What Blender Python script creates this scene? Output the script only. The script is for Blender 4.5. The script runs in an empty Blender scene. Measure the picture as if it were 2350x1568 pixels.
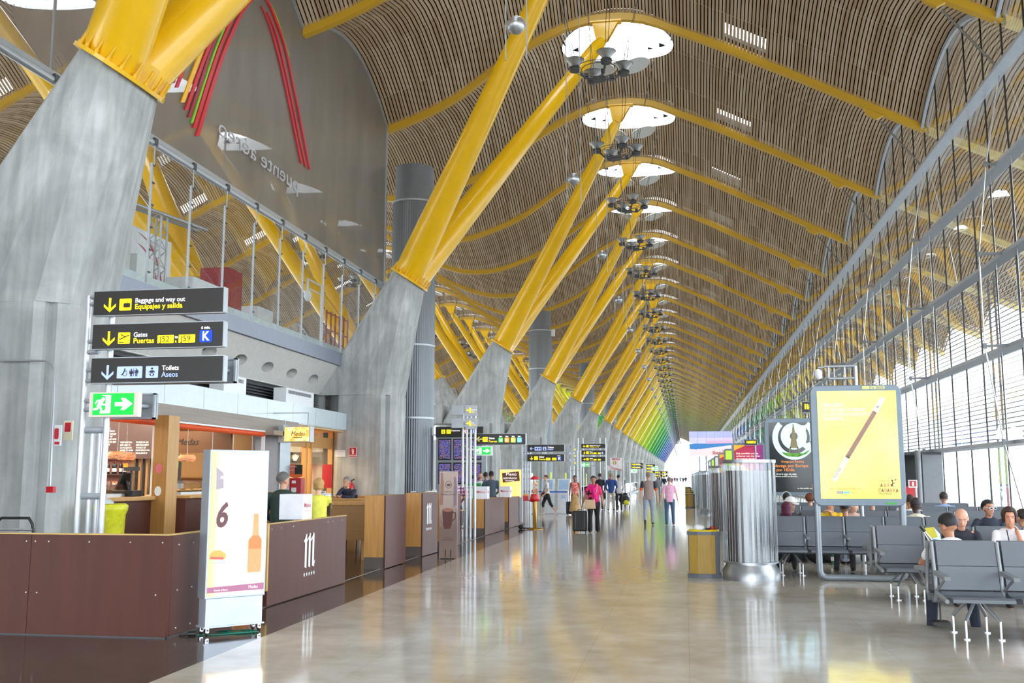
import bpy, math, random
from mathutils import Vector, Matrix
from math import sin, cos, pi, radians, sqrt, atan2, hypot
random.seed(7)
S = bpy.context.scene
# ---------------------------------------------------------------- camera
CF, CYAW, CPIT, CH = 2293.0, radians(9.747), radians(7.726), 1.58
cam = bpy.data.objects.new('camera', bpy.data.cameras.new('camera'))
S.collection.objects.link(cam)
cam.location = (0, 0, CH)
cam.rotation_euler = (pi/2 + CPIT, 0, CYAW)
cam.data.sensor_fit = 'HORIZONTAL'; cam.data.sensor_width = 36.0
cam.data.lens = CF*36.0/2350; cam.data.clip_end = 2500; cam.data.clip_start = 0.05
S.camera = cam
# ---------------------------------------------------------------- world, exposure
w = bpy.data.worlds.new('sky'); S.world = w; w.use_nodes = True
bg = w.node_tree.nodes['Background']
bg.inputs[0].default_value = (0.86, 0.93, 1.0, 1); bg.inputs[1].default_value = 8.0
S.view_settings.view_transform = 'Standard'; S.view_settings.look = 'None'
S.view_settings.gamma = 1; S.view_settings.use_curve_mapping = False
S.view_settings.exposure = 0.08
try:
    S.cycles.max_bounces = 7; S.cycles.diffuse_bounces = 4; S.cycles.glossy_bounces = 3
    S.cycles.transparent_max_bounces = 14; S.cycles.transmission_bounces = 4
    S.cycles.sample_clamp_indirect = 8
except Exception: pass
# ---------------------------------------------------------------- pixel helper (photo pixel + known plane -> place)
_F = Vector((-sin(CYAW)*cos(CPIT), cos(CYAW)*cos(CPIT), sin(CPIT)))
_R = Vector((cos(CYAW), sin(CYAW), 0)); _U = _R.cross(_F)
def at(x, y, ax, v):
    d = _F*CF + _R*(x-1175) - _U*(y-784); o = Vector((0, 0, CH))
    return o + d*((v-o[ax])/d[ax])
# ---------------------------------------------------------------- materials
_M = {}
def lin(c):
    r = []
    for v in c[:3]:
        v = v/255.0
        r.append(v/12.92 if v <= 0.04045 else ((v+0.055)/1.055)**2.4)
    return (r[0], r[1], r[2], 1)
def nodes(name):
    m = bpy.data.materials.new(name); m.use_nodes = True
    nt = m.node_tree; return m, nt, nt.nodes['Principled BSDF']
def mat(name, c, rough=0.5, metal=0.0, emit=0.0, var=0.06, scale=6.0, bump=0.0, coat=0.0, stretch=None, spec=0.5, alpha=1.0):
    """plain colour with a little procedural wear"""
    if name in _M: return _M[name]
    m, nt, b = nodes(name); L = nt.links
    tc = nt.nodes.new('ShaderNodeTexCoord'); mp = nt.nodes.new('ShaderNodeMapping')
    L.new(tc.outputs['Object'], mp.inputs[0])
    if stretch: mp.inputs['Scale'].default_value = stretch
    nz = nt.nodes.new('ShaderNodeTexNoise'); nz.inputs['Scale'].default_value = scale; nz.inputs['Detail'].default_value = 4
    L.new(mp.outputs[0], nz.inputs['Vector'])
    rp = nt.nodes.new('ShaderNodeValToRGB'); cc = lin(c)
    rp.color_ramp.elements[0].position = 0.3; rp.color_ramp.elements[1].position = 0.7
    rp.color_ramp.elements[0].color = tuple(max(0, v*(1-var)) for v in cc[:3]) + (1,)
    rp.color_ramp.elements[1].color = tuple(min(1, v*(1+var)) for v in cc[:3]) + (1,)
    L.new(nz.outputs[0], rp.inputs[0]); L.new(rp.outputs[0], b.inputs['Base Color'])
    b.inputs['Roughness'].default_value = rough; b.inputs['Metallic'].default_value = metal
    b.inputs['Specular IOR Level'].default_value = spec; b.inputs['Coat Weight'].default_value = coat
    if alpha < 1: b.inputs['Alpha'].default_value = alpha
    if emit > 0:
        L.new(rp.outputs[0], b.inputs['Emission Color']); b.inputs['Emission Strength'].default_value = emit
    if bump > 0:
        bp = nt.nodes.new('ShaderNodeBump'); bp.inputs['Strength'].default_value = bump; bp.inputs['Distance'].default_value = 0.02
        L.new(nz.outputs[0], bp.inputs['Height']); L.new(bp.outputs[0], b.inputs['Normal'])
    _M[name] = m; return m
def N(nt, t, **kw):
    n = nt.nodes.new('ShaderNode'+t)
    for k, v in kw.items(): n.inputs[k].default_value = v
    return n
def ramp(nt, els, interp='LINEAR'):
    r = nt.nodes.new('ShaderNodeValToRGB'); r.color_ramp.interpolation = interp
    e = r.color_ramp.elements
    e[0].position, e[0].color = els[0][0], lin(els[0][1]); e[1].position, e[1].color = els[-1][0], lin(els[-1][1])
    for p, c in els[1:-1]:
        q = e.new(p); q.color = lin(c)
    return r
# ---------------------------------------------------------------- mesh builder (world coordinates)
class MB:
    def __init__(s): s.v = []; s.f = []; s.m = []; s.sm = []
    def add(s, vs, fs, mi=0, smooth=False, M=None):
        o = len(s.v)
        for p in vs:
            p = Vector(p)
            if M is not None: p = M @ p
            s.v.append(p)
        for f in fs: s.f.append([i+o for i in f]); s.m.append(mi); s.sm.append(smooth)
        return s
    def box(s, a, b, mi=0, M=None):
        x0, y0, z0 = a; x1, y1, z1 = b
        if x0 > x1: x0, x1 = x1, x0
        if y0 > y1: y0, y1 = y1, y0
        if z0 > z1: z0, z1 = z1, z0
        vs = [(x0,y0,z0),(x1,y0,z0),(x1,y1,z0),(x0,y1,z0),(x0,y0,z1),(x1,y0,z1),(x1,y1,z1),(x0,y1,z1)]
        return s.add(vs, [(0,3,2,1),(4,5,6,7),(0,1,5,4),(1,2,6,5),(2,3,7,6),(3,0,4,7)], mi, False, M)
    def cbox(s, c, d, mi=0, M=None):
        return s.box((c[0]-d[0]/2, c[1]-d[1]/2, c[2]-d[2]/2), (c[0]+d[0]/2, c[1]+d[1]/2, c[2]+d[2]/2), mi, M)
    def loft(s, rings, mi=0, smooth=True, cap=True, M=None):
        n = len(rings[0]); vs = [p for r in rings for p in r]; fs = []
        for k in range(len(rings)-1):
            for i in range(n):
                j = (i+1) % n; fs.append((k*n+i, k*n+j, (k+1)*n+j, (k+1)*n+i))
        s.add(vs, fs, mi, smooth, M)
        if cap:
            s.add(rings[0], [tuple(range(n))[::-1]], mi, False, M); s.add(rings[-1], [tuple(range(n))], mi, False, M)
        return s
    def tube(s, pts, r, n=10, mi=0, cap=True, M=None, smooth=True, ry=None):
        pts = [Vector(p) for p in pts]; rs = r if isinstance(r, (list, tuple)) else [r]*len(pts)
        rings = []; up = None
        for i, p in enumerate(pts):
            if i == 0: d = pts[1]-p
            elif i == len(pts)-1: d = p-pts[i-1]
            else: d = (pts[i+1]-p).normalized() + (p-pts[i-1]).normalized()
            d.normalize()
            if up is None:
                up = Vector((0,0,1)) if abs(d.z) < 0.9 else Vector((1,0,0))
            a = d.cross(up)
            if a.length < 1e-4: a = d.orthogonal()
            a.normalize(); b = a.cross(d).normalized()
            up = b
            q = ry if ry else 1.0
            rings.append([p + a*(cos(2*pi*k/n)*rs[i]) + b*(sin(2*pi*k/n)*rs[i]*q) for k in range(n)])
        # orientation so that normals face out
        rings = [list(reversed(R)) for R in rings]
        return s.loft(rings, mi, smooth, cap, M)
    def cyl(s, c, r, z0, z1, n=24, mi=0, r1=None, M=None, smooth=True, cap=True):
        r1 = r if r1 is None else r1
        return s.loft([[(c[0]+cos(2*pi*k/n)*q, c[1]+sin(2*pi*k/n)*q, z) for k in range(n)] for q, z in ((r, z0), (r1, z1))], mi, smooth, cap, M)
    def lathe(s, c, prof, n=24, mi=0, M=None, smooth=True):
        return s.loft([[(c[0]+cos(2*pi*k/n)*q, c[1]+sin(2*pi*k/n)*q, c[2]+z) for k in range(n)] for q, z in prof], mi, smooth, True, M)
    def ell(s, c, r, nu=14, nv=9, mi=0, M=None):
        rings = []
        for j in range(nv+1):
            t = -pi/2 + pi*j/nv; t = max(min(t, pi/2-0.02), -pi/2+0.02)
            rings.append([(c[0]+r[0]*cos(t)*cos(2*pi*k/nu), c[1]+r[1]*cos(t)*sin(2*pi*k/nu), c[2]+r[2]*sin(t)) for k in range(nu)])
        return s.loft(rings, mi, True, True, M)
    def prism(s, poly, o, ux, uy, t, mi=0):
        """2-D outline (ccw) at o with axes ux, uy, extruded by vector t"""
        o, ux, uy, t = Vector(o), Vector(ux), Vector(uy), Vector(t)
        a = [o+ux*p[0]+uy*p[1] for p in poly]; b = [p+t for p in a]; n = len(a)
        s.add(a+b, [tuple(range(n))[::-1], tuple(range(n, 2*n))] + [(i, (i+1) % n, n+(i+1) % n, n+i) for i in range(n)], mi)
        return s
    def quad(s, a, b, c, d, mi=0): return s.add([a, b, c, d], [(0,1,2,3)], mi)
def link(o, parent=None):
    S.collection.objects.link(o)
    if parent is not None: o.parent = parent
    return o
def wloc(p):
    v = Vector((0,0,0))
    while p is not None: v = v + p.location; p = p.parent
    return v
def tag(o, label=None, cat=None, group=None, kind=None):
    if label: o['label'] = label
    if cat: o['category'] = cat
    if group: o['group'] = group
    if kind: o['kind'] = kind
    return o
def obj(name, mb, mats, parent=None, label=None, cat=None, group=None, kind=None, bevel=0, local=False, seg=2):
    me = bpy.data.meshes.new(name)
    if not isinstance(mats, (list, tuple)): mats = [mats]
    if parent is not None: o0 = Vector((0,0,0)) if local else wloc(parent)
    elif local: o0 = Vector((0,0,0))
    else:
        xs = [p.x for p in mb.v]; ys = [p.y for p in mb.v]; zs = [p.z for p in mb.v]
        o0 = Vector(((min(xs)+max(xs))/2, (min(ys)+max(ys))/2, min(zs)))
    me.from_pydata([tuple(p-o0) for p in mb.v], [], mb.f)
    for m in mats: me.materials.append(m)
    for i, p in enumerate(me.polygons): p.material_index = mb.m[i]; p.use_smooth = mb.sm[i]
    me.update()
    o = bpy.data.objects.new(name, me); link(o, parent)
    if parent is None: o.location = o0
    if bevel:
        b = o.modifiers.new('bevel', 'BEVEL'); b.width = bevel; b.segments = seg; b.limit_method = 'ANGLE'; b.angle_limit = 0.6
        b.harden_normals = False
    return tag(o, label, cat, group, kind)
def empty(name, loc, label=None, cat=None, group=None, rz=0, kind=None, parent=None):
    o = bpy.data.objects.new(name, None); o.empty_display_size = 0.2; link(o, parent)
    o.location = loc; o.rotation_euler = (0, 0, rz)
    return tag(o, label, cat, group, kind)
def dup(o, loc=None, parent=None, label=None, group=None):
    """a copy of a thing with copies of its parts and sub-parts"""
    c = o.copy(); S.collection.objects.link(c)
    if parent is not None: c.parent = parent
    if loc is not None: c.location = loc
    if label: c['label'] = label
    if group: c['group'] = group
    for ch in list(o.children): dup(ch, None, c)
    return c
_TX = {}
def text_mesh(body, size, bold=0.0, sx=1.0, shear=0.0, align='LEFT', depth=0.0):
    key = (body, size, bold, sx, shear, align)
    if key in _TX: return _TX[key]
    cu = bpy.data.curves.new('t', 'FONT'); cu.body = body; cu.size = size; cu.offset = bold*size; cu.shear = shear
    cu.align_x = align; cu.resolution_u = 3; cu.extrude = depth
    o = bpy.data.objects.new('t', cu); S.collection.objects.link(o)
    dg = bpy.context.evaluated_depsgraph_get()
    me = bpy.data.meshes.new_from_object(o.evaluated_get(dg))
    vs = [(v.co.x*sx, v.co.y, v.co.z) for v in me.vertices]; fs = [tuple(p.vertices) for p in me.polygons]
    bpy.data.objects.remove(o); bpy.data.curves.remove(cu); bpy.data.meshes.remove(me)
    _TX[key] = (vs, fs); return vs, fs
def txt(mb, body, o, ux, uy, size, mi=0, bold=0.0, sx=1.0, shear=0.0, align='LEFT'):
    """lettering at o; ux = reading direction, uy = up; the letters face ux x uy"""
    vs, fs = text_mesh(body, size, bold, sx, shear, align)
    ux, uy, o = Vector(ux).normalized(), Vector(uy).normalized(), Vector(o)
    mb.add([o+ux*v[0]+uy*v[1] for v in vs], fs, mi)
    return mb
def plate(mb, o, ux, uy, x0, y0, x1, y1, mi=0, d=0.0, r=0.0):
    """flat rectangle (rounded by r) in the plane o, ux, uy, lifted by d along ux x uy"""
    ux, uy = Vector(ux).normalized(), Vector(uy).normalized(); n = ux.cross(uy); o = Vector(o)+n*d
    if r <= 0: pts = [(x0,y0),(x1,y0),(x1,y1),(x0,y1)]
    else:
        pts = []
        for cx, cy, a in ((x1-r, y0+r, -90), (x1-r, y1-r, 0), (x0+r, y1-r, 90), (x0+r, y0+r, 180)):
            for k in range(5):
                t = radians(a+90*k/4); pts.append((cx+r*cos(t), cy+r*sin(t)))
    mb.add([o+ux*p[0]+uy*p[1] for p in pts], [tuple(range(len(pts)))], mi); return mb
def poly(mb, o, ux, uy, pts, mi=0, d=0.0):
    ux, uy = Vector(ux).normalized(), Vector(uy).normalized(); o = Vector(o)+ux.cross(uy)*d
    mb.add([o+ux*p[0]+uy*p[1] for p in pts], [tuple(range(len(pts)))], mi); return mb
def circ(cx, cy, r, n=20, ry=None): return [(cx+r*cos(2*pi*k/n), cy+(ry or r)*sin(2*pi*k/n)) for k in range(n)]
XU, YU, ZU = (1,0,0), (0,1,0), (0,0,1)
# ================================================================ MATERIALS OF THE HALL
def m_floor():
    m, nt, b = nodes('polished_stone'); L = nt.links
    tc = N(nt, 'TexCoord'); mp = N(nt, 'Mapping'); L.new(tc.outputs['Object'], mp.inputs[0])
    n1 = N(nt, 'TexNoise', Scale=0.9, Detail=8.0, Roughness=0.65); L.new(mp.outputs[0], n1.inputs['Vector'])
    n2 = N(nt, 'TexNoise', Scale=3.0, Detail=5.0, Roughness=0.6); L.new(mp.outputs[0], n2.inputs['Vector'])
    r1 = ramp(nt, [(0.32, (188,180,168)), (0.5, (203,196,186)), (0.7, (214,209,200))]); L.new(n1.outputs[0], r1.inputs[0])
    r2 = ramp(nt, [(0.30, (228,222,214)), (0.7, (255,255,255))]); L.new(n2.outputs[0], r2.inputs[0])
    mx = nt.nodes.new('ShaderNodeMixRGB'); mx.blend_type = 'MULTIPLY'; mx.inputs[0].default_value = 0.8
    L.new(r1.outputs[0], mx.inputs[1]); L.new(r2.outputs[0], mx.inputs[2])
    br = nt.nodes.new('ShaderNodeTexBrick'); br.offset = 0.0
    for k, v in (('Scale', 1.0), ('Mortar Size', 0.0035), ('Brick Width', 0.9), ('Row Height', 0.9), ('Mortar Smooth', 0.3)): br.inputs[k].default_value = v
    br.inputs['Color1'].default_value = (1,1,1,1); br.inputs['Color2'].default_value = (.95,.95,.94,1); br.inputs['Mortar'].default_value = (.80,.78,.76,1)
    L.new(mp.outputs[0], br.inputs['Vector'])
    m2 = nt.nodes.new('ShaderNodeMixRGB'); m2.blend_type = 'MULTIPLY'; m2.inputs[0].default_value = 1
    L.new(mx.outputs[0], m2.inputs[1]); L.new(br.outputs[0], m2.inputs[2]); L.new(m2.outputs[0], b.inputs['Base Color'])
    b.inputs['Roughness'].default_value = 0.09; b.inputs['Specular IOR Level'].default_value = 0.6
    nb = N(nt, 'TexNoise', Scale=2.2, Detail=2.0); L.new(mp.outputs[0], nb.inputs['Vector'])
    bp = N(nt, 'Bump', Strength=0.12, Distance=0.01); L.new(nb.outputs[0], bp.inputs['Height']); L.new(bp.outputs[0], b.inputs['Normal'])
    return m
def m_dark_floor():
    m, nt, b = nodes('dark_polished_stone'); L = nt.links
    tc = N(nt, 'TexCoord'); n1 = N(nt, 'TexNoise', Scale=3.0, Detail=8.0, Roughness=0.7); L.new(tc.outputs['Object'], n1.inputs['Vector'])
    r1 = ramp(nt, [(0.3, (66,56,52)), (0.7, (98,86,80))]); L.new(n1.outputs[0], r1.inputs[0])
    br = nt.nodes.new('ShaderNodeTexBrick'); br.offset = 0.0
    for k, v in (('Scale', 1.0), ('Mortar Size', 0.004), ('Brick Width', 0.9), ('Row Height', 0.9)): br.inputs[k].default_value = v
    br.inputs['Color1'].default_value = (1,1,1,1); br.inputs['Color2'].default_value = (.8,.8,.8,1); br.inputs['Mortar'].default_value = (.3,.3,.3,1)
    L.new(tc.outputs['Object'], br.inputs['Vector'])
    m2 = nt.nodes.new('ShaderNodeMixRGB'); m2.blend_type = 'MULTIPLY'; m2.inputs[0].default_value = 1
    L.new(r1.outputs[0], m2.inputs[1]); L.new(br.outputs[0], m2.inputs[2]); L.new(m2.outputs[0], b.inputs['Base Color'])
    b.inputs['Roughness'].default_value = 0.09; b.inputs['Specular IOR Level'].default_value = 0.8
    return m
def m_slat():
    m, nt, b = nodes('bamboo_slat'); L = nt.links
    tc = N(nt, 'TexCoord'); mp = N(nt, 'Mapping'); mp.inputs['Scale'].default_value = (7.7, 0.4, 0.02); L.new(tc.outputs['Object'], mp.inputs[0])
    oi = nt.nodes.new('ShaderNodeObjectInfo'); ad = N(nt, 'VectorMath'); ad.operation = 'ADD'
    L.new(mp.outputs[0], ad.inputs[0]); L.new(oi.outputs['Location'], ad.inputs[1])
    wn = nt.nodes.new('ShaderNodeTexWhiteNoise'); wn.noise_dimensions = '3D'
    sn = N(nt, 'VectorMath'); sn.operation = 'FLOOR'; L.new(ad.outputs[0], sn.inputs[0]); L.new(sn.outputs[0], wn.inputs['Vector'])
    r = ramp(nt, [(0.0, (158,133,104)), (0.5, (174,151,123)), (1.0, (190,170,146))]); L.new(wn.outputs[0], r.inputs[0])
    L.new(r.outputs[0], b.inputs['Base Color']); b.inputs['Roughness'].default_value = 0.45
    return m
def m_concrete():
    m, nt, b = nodes('board_marked_concrete'); L = nt.links
    tc = N(nt, 'TexCoord'); n1 = N(nt, 'TexNoise', Scale=0.8, Detail=9.0, Roughness=0.62); L.new(tc.outputs['Object'], n1.inputs['Vector'])
    n1.inputs['Distortion'].default_value = 0.6
    r1 = ramp(nt, [(0.3, (156,160,160)), (0.5, (178,182,182)), (0.68, (199,202,202))]); L.new(n1.outputs[0], r1.inputs[0])
    mp = N(nt, 'Mapping'); mp.inputs['Scale'].default_value = (3.0, 3.0, 0.25); L.new(tc.outputs['Object'], mp.inputs[0])
    n2 = N(nt, 'TexNoise', Scale=2.0, Detail=5.0); L.new(mp.outputs[0], n2.inputs['Vector'])
    r2 = ramp(nt, [(0.35, (218,218,218)), (0.65, (255,255,255))]); L.new(n2.outputs[0], r2.inputs[0])
    mx = nt.nodes.new('ShaderNodeMixRGB'); mx.blend_type = 'MULTIPLY'; mx.inputs[0].default_value = 1
    L.new(r1.outputs[0], mx.inputs[1]); L.new(r2.outputs[0], mx.inputs[2]); L.new(mx.outputs[0], b.inputs['Base Color'])
    b.inputs['Roughness'].default_value = 0.6
    n3 = N(nt, 'TexNoise', Scale=18.0, Detail=6.0); L.new(tc.outputs['Object'], n3.inputs['Vector'])
    bp = N(nt, 'Bump', Strength=0.25, Distance=0.01); L.new(n3.outputs[0], bp.inputs['Height']); L.new(bp.outputs[0], b.inputs['Normal'])
    return m
def m_glass(name, tint=(0.86,0.93,0.91), boost=1.7, base=0.0, rough=0.0):
    m = bpy.data.materials.new(name); m.use_nodes = True; nt = m.node_tree; nt.nodes.clear(); L = nt.links
    out = nt.nodes.new('ShaderNodeOutputMaterial'); tr = nt.nodes.new('ShaderNodeBsdfTransparent'); tr.inputs[0].default_value = tint+(1,)
    gl = nt.nodes.new('ShaderNodeBsdfGlossy'); gl.inputs['Roughness'].default_value = rough; gl.inputs[0].default_value = (1,1,1,1)
    lw = nt.nodes.new('ShaderNodeLayerWeight'); lw.inputs[0].default_value = 0.5
    pw = nt.nodes.new('ShaderNodeMath'); pw.operation = 'POWER'; pw.inputs[1].default_value = 5.0; L.new(lw.outputs['Facing'], pw.inputs[0])
    fr = nt.nodes.new('ShaderNodeMath'); fr.operation = 'MULTIPLY_ADD'; fr.inputs[1].default_value = 0.96; fr.inputs[2].default_value = 0.04; L.new(pw.outputs[0], fr.inputs[0])
    mu = nt.nodes.new('ShaderNodeMath'); mu.operation = 'MULTIPLY_ADD'; mu.use_clamp = True; mu.inputs[1].default_value = boost; mu.inputs[2].default_value = base
    L.new(fr.outputs[0], mu.inputs[0]); mx = nt.nodes.new('ShaderNodeMixShader')
    L.new(mu.outputs[0], mx.inputs[0]); L.new(tr.outputs[0], mx.inputs[1]); L.new(gl.outputs[0], mx.inputs[2]); L.new(mx.outputs[0], out.inputs[0])
    return m
def m_mesh():
    """perforated grey metal mesh: pin holes let some light through, fewer when seen at a slant"""
    m, nt, b = nodes('perforated_metal_mesh'); L = nt.links
    tc = N(nt, 'TexCoord'); mp = N(nt, 'Mapping'); mp.inputs['Scale'].default_value = (1, 1, 0.25); L.new(tc.outputs['Object'], mp.inputs[0])
    n1 = N(nt, 'TexNoise', Scale=0.9, Detail=5.0); L.new(mp.outputs[0], n1.inputs['Vector'])
    r1 = ramp(nt, [(0.3, (116,110,104)), (0.7, (134,128,121))]); L.new(n1.outputs[0], r1.inputs[0]); L.new(r1.outputs[0], b.inputs['Base Color'])
    b.inputs['Roughness'].default_value = 0.42; b.inputs['Metallic'].default_value = 0.3
    lw = N(nt, 'LayerWeight', Blend=0.5); rr = nt.nodes.new('ShaderNodeValToRGB')
    e = rr.color_ramp.elements; e[0].position = 0.25; e[0].color = (.25,.25,.25,1); e[1].position = 0.62; e[1].color = (.93,.93,.93,1)
    L.new(lw.outputs['Facing'], rr.inputs[0]); L.new(rr.outputs[0], b.inputs['Alpha'])
    return m
FLOOR, DFLOOR, SLAT, CONC = m_floor(), m_dark_floor(), m_slat(), m_concrete()
GLASS = m_glass('facade_glass', (0.92,0.95,0.95), 1.5, 0.02)
GLASS2 = m_glass('screen_glass', (0.97,0.98,0.98), 1.0, 0.0)
MESH = m_mesh()
DECK = mat('roof_deck', (14,14,14), 0.95, spec=0.1)
STEEL = mat('brushed_steel', (196,198,200), 0.32, 0.9, var=0.04, stretch=(1,1,0.05), scale=40)
GALV = mat('satin_aluminium', (176,182,188), 0.4, 0.6, var=0.03)
GREYP = mat('grey_paint', (128,132,136), 0.45, 0.2)
DGREY = mat('dark_grey_metal', (78,80,84), 0.5, 0.3)
BLACK = mat('black', (22,21,20), 0.45)
WHITE = mat('white_paint', (232,235,238), 0.4, var=0.02)
def hallcolour(Y):
    st = [(-40,(238,186,4)),(150,(240,190,8)),(176,(236,208,60)),(200,(214,214,40)),(235,(160,206,40)),(270,(70,176,60)),(305,(20,150,90)),(335,(20,130,140)),(370,(40,110,190)),(410,(40,70,160)),(520,(40,50,130))]
    for (a, ca), (b, cb) in zip(st, st[1:]):
        if Y <= b:
            t = (Y-a)/(b-a); return tuple(ca[i]+(cb[i]-ca[i])*t for i in range(3))
    return st[-1][1]
def colourname(Y):
    for a, n in ((165,'yellow'),(205,'lemon yellow'),(250,'lime green'),(290,'green'),(330,'emerald green'),(360,'teal'),(395,'blue')):
        if Y < a: return n
    return 'deep blue'
def paint(Y, kind='tube'):
    q = 0 if Y < 150 else int((Y-150)//18)+1
    key = 'steel_paint_%s_%d' % (kind, q)
    if key in _M: return _M[key]
    c = hallcolour(Y)
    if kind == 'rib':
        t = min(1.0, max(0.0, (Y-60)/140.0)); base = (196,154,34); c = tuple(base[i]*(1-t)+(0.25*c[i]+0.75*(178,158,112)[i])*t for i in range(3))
    return mat(key, c, 0.28 if kind == 'tube' else 0.42, var=0.03, scale=1.5, coat=0.3 if kind == 'tube' else 0.0)
# ================================================================ ROOF SHAPE
XM = -13.2                                        # valley line between the two halves
_pr = [(-1.7,15.22),(0,15.0),(1.7,15.22),(4.4,16.3),(6.3,17.6),(7.7,18.45),(9.2,19.08),(10.67,19.28),(12,19.1),(13.13,18.6),(14.85,17.8),(16.4,17.0),(17.4,16.5),(19.8,15.24),(22.1,14.05),(24.5,12.9),(28,11.4)]
def zrib(x):
    u = abs(x-XM)
    for i in range(1, len(_pr)-2):
        if _pr[i][0] <= u <= _pr[i+1][0]:
            x0,y0=_pr[i-1]; x1,y1=_pr[i]; x2,y2=_pr[i+1]; x3,y3=_pr[i+2]
            t=(u-x1)/(x2-x1); m1=(y2-y0)/(x2-x0)*(x2-x1); m2=(y3-y1)/(x3-x1)*(x2-x1)
            return (2*t**3-3*t*t+1)*y1+(t**3-2*t*t+t)*m1+(-2*t**3+3*t*t)*y2+(t**3-t*t)*m2
    return 12.9-(u-24.5)*0.45
def zceil(x, dy):                                   # dy = distance from the middle of the bay
    return zrib(x)+0.19+1.58*max(0.0, 1-(dy/4.5)**2)
XR, XL = 18.0, 2*XM-18.0                          # roof edges; the right eave runs out past the glass
FX, FL = 8.9, XM-22.1                               # facade planes
Y0 = 1.2; NB = 52
PIT, SW = 0.13, 0.092
HX, HR, HY, HRY = -2.53, 2.45, 0.5, 1.95
def build_slats():
    """one 9 m bay of ceiling slats running along the hall, arched between two ribs"""
    mb = MB(); n = int((XR-XL)/PIT); segs = 8
    rng = random.Random(3)
    for i in range(n):
        x = XL+(i+0.5)*PIT; dz = rng.uniform(-0.006, 0.006); sw = SW
        cuts = [(-4.42, 4.42)]
        for hx in (HX, 2*XM-HX):
            if abs(x-hx) < HR:
                h = HRY*sqrt(1-((x-hx)/HR)**2); cuts = [(-4.42, HY-h), (HY+h, 4.42)]
        for a, b in cuts:
            k = max(2, int(round(segs*(b-a)/8.84)))
            vs = []; 
            for j in range(k+1):
                y = a+(b-a)*j/k; z = zceil(x, y)+dz
                vs += [(x-sw/2, y, zceil(x-sw/2, y)+dz), (x+sw/2, y, zceil(x+sw/2, y)+dz), (x+sw/2, y, zceil(x+sw/2, y)+dz+0.02), (x-sw/2, y, zceil(x-sw/2, y)+dz+0.02)]
            fs = []
            for j in range(k):
                o = 4*j; fs += [(o, o+4, o+5, o+1), (o+1, o+5, o+6, o+2), (o, o+3, o+7, o+4)]
            mb.add(vs, fs, 0)
    # hanger rails showing in the gaps
    for y in (-3.3, -1.1, 1.1, 3.3):
        for hx0, hx1 in ((XL, 2*XM-HX-HR), (2*XM-HX+HR, HX-HR), (HX+HR, XR)):
            m = int((hx1-hx0)/0.8)
            for j in range(m):
                xa, xb = hx0+(hx1-hx0)*j/m, hx0+(hx1-hx0)*(j+1)/m
                za, zb = zceil(xa, y)+0.05, zceil(xb, y)+0.05
                mb.add([(xa,y-.025,za),(xb,y-.025,zb),(xb,y+.025,zb),(xa,y+.025,za)], [(0,3,2,1)], 1)
    return mb
def build_deck():
    mb = MB(); holes = [HX, 2*XM-HX]
    nx, ny = 120, 18; g = {}
    xs = [XL+(XR-XL)*i/nx for i in range(nx+1)]; ys = [-4.5+9.0*j/ny for j in range(ny+1)]
    vs = []; fs = []
    for x in xs:
        for y in ys: vs.append((x, y, zceil(x, y)+0.42))
    for i in range(nx):
        for j in range(ny):
            xc, yc = (xs[i]+xs[i+1])/2, (ys[j]+ys[j+1])/2
            if any(hypot((xc-h)/HR, (yc-HY)/HRY) < 1.04 for h in holes): continue
            if 1.9 < xc < 3.5 and yc > 4.1: continue          # clear strips beside each rib
            if -29.9 < xc < -28.3 and yc > 4.1: continue
            a = i*(ny+1)+j; fs.append((a, a+1, a+ny+2, a+ny+1))
    mb.add(vs, fs, 0)
    for h in holes:                                            # drum of each roof light
        n = 40; ra = []; rb = []
        for k in range(n):
            t = 2*pi*k/n; x = h+HR*cos(t); y = HY+HRY*sin(t); z = zceil(x, y)
            ra.append((x, y, z-0.02)); rb.append((x, y, z+0.75))
        mb.loft([ra, rb], 1, True, False)
        rc = []; rd = []
        for k in range(n):
            t = 2*pi*k/n; x = h+(HR+.01)*cos(t); y = HY+(HRY+.01)*sin(t); rc.append((x, y, zceil(x, y)+0.40)); x = h+(HR+.75)*cos(t); y = HY+(HRY+.75)*sin(t); rd.append((x, y, zceil(x, y)+0.43))
        mb.loft([rc, rd], 0, True, False)
    return mb
DRUM = mat('white_drum', (225,228,228), 0.5)
RAIL = mat('hanger_rail', (120,122,122), 0.5, 0.5)
slb = obj('ceiling', build_slats(), [SLAT, RAIL], local=True, kind='structure'); slb.location = (0, Y0+4.5, 0)
dkb = obj('ceiling', build_deck(), [DECK, DRUM], local=True, kind='structure'); dkb.location = (0, Y0+4.5, 0)
for k in range(-4, NB):
    if k == 0: continue
    for b in (slb, dkb):
        c = b.copy(); link(c); c.location = (0, Y0+4.5+9*k, 0)
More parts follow.
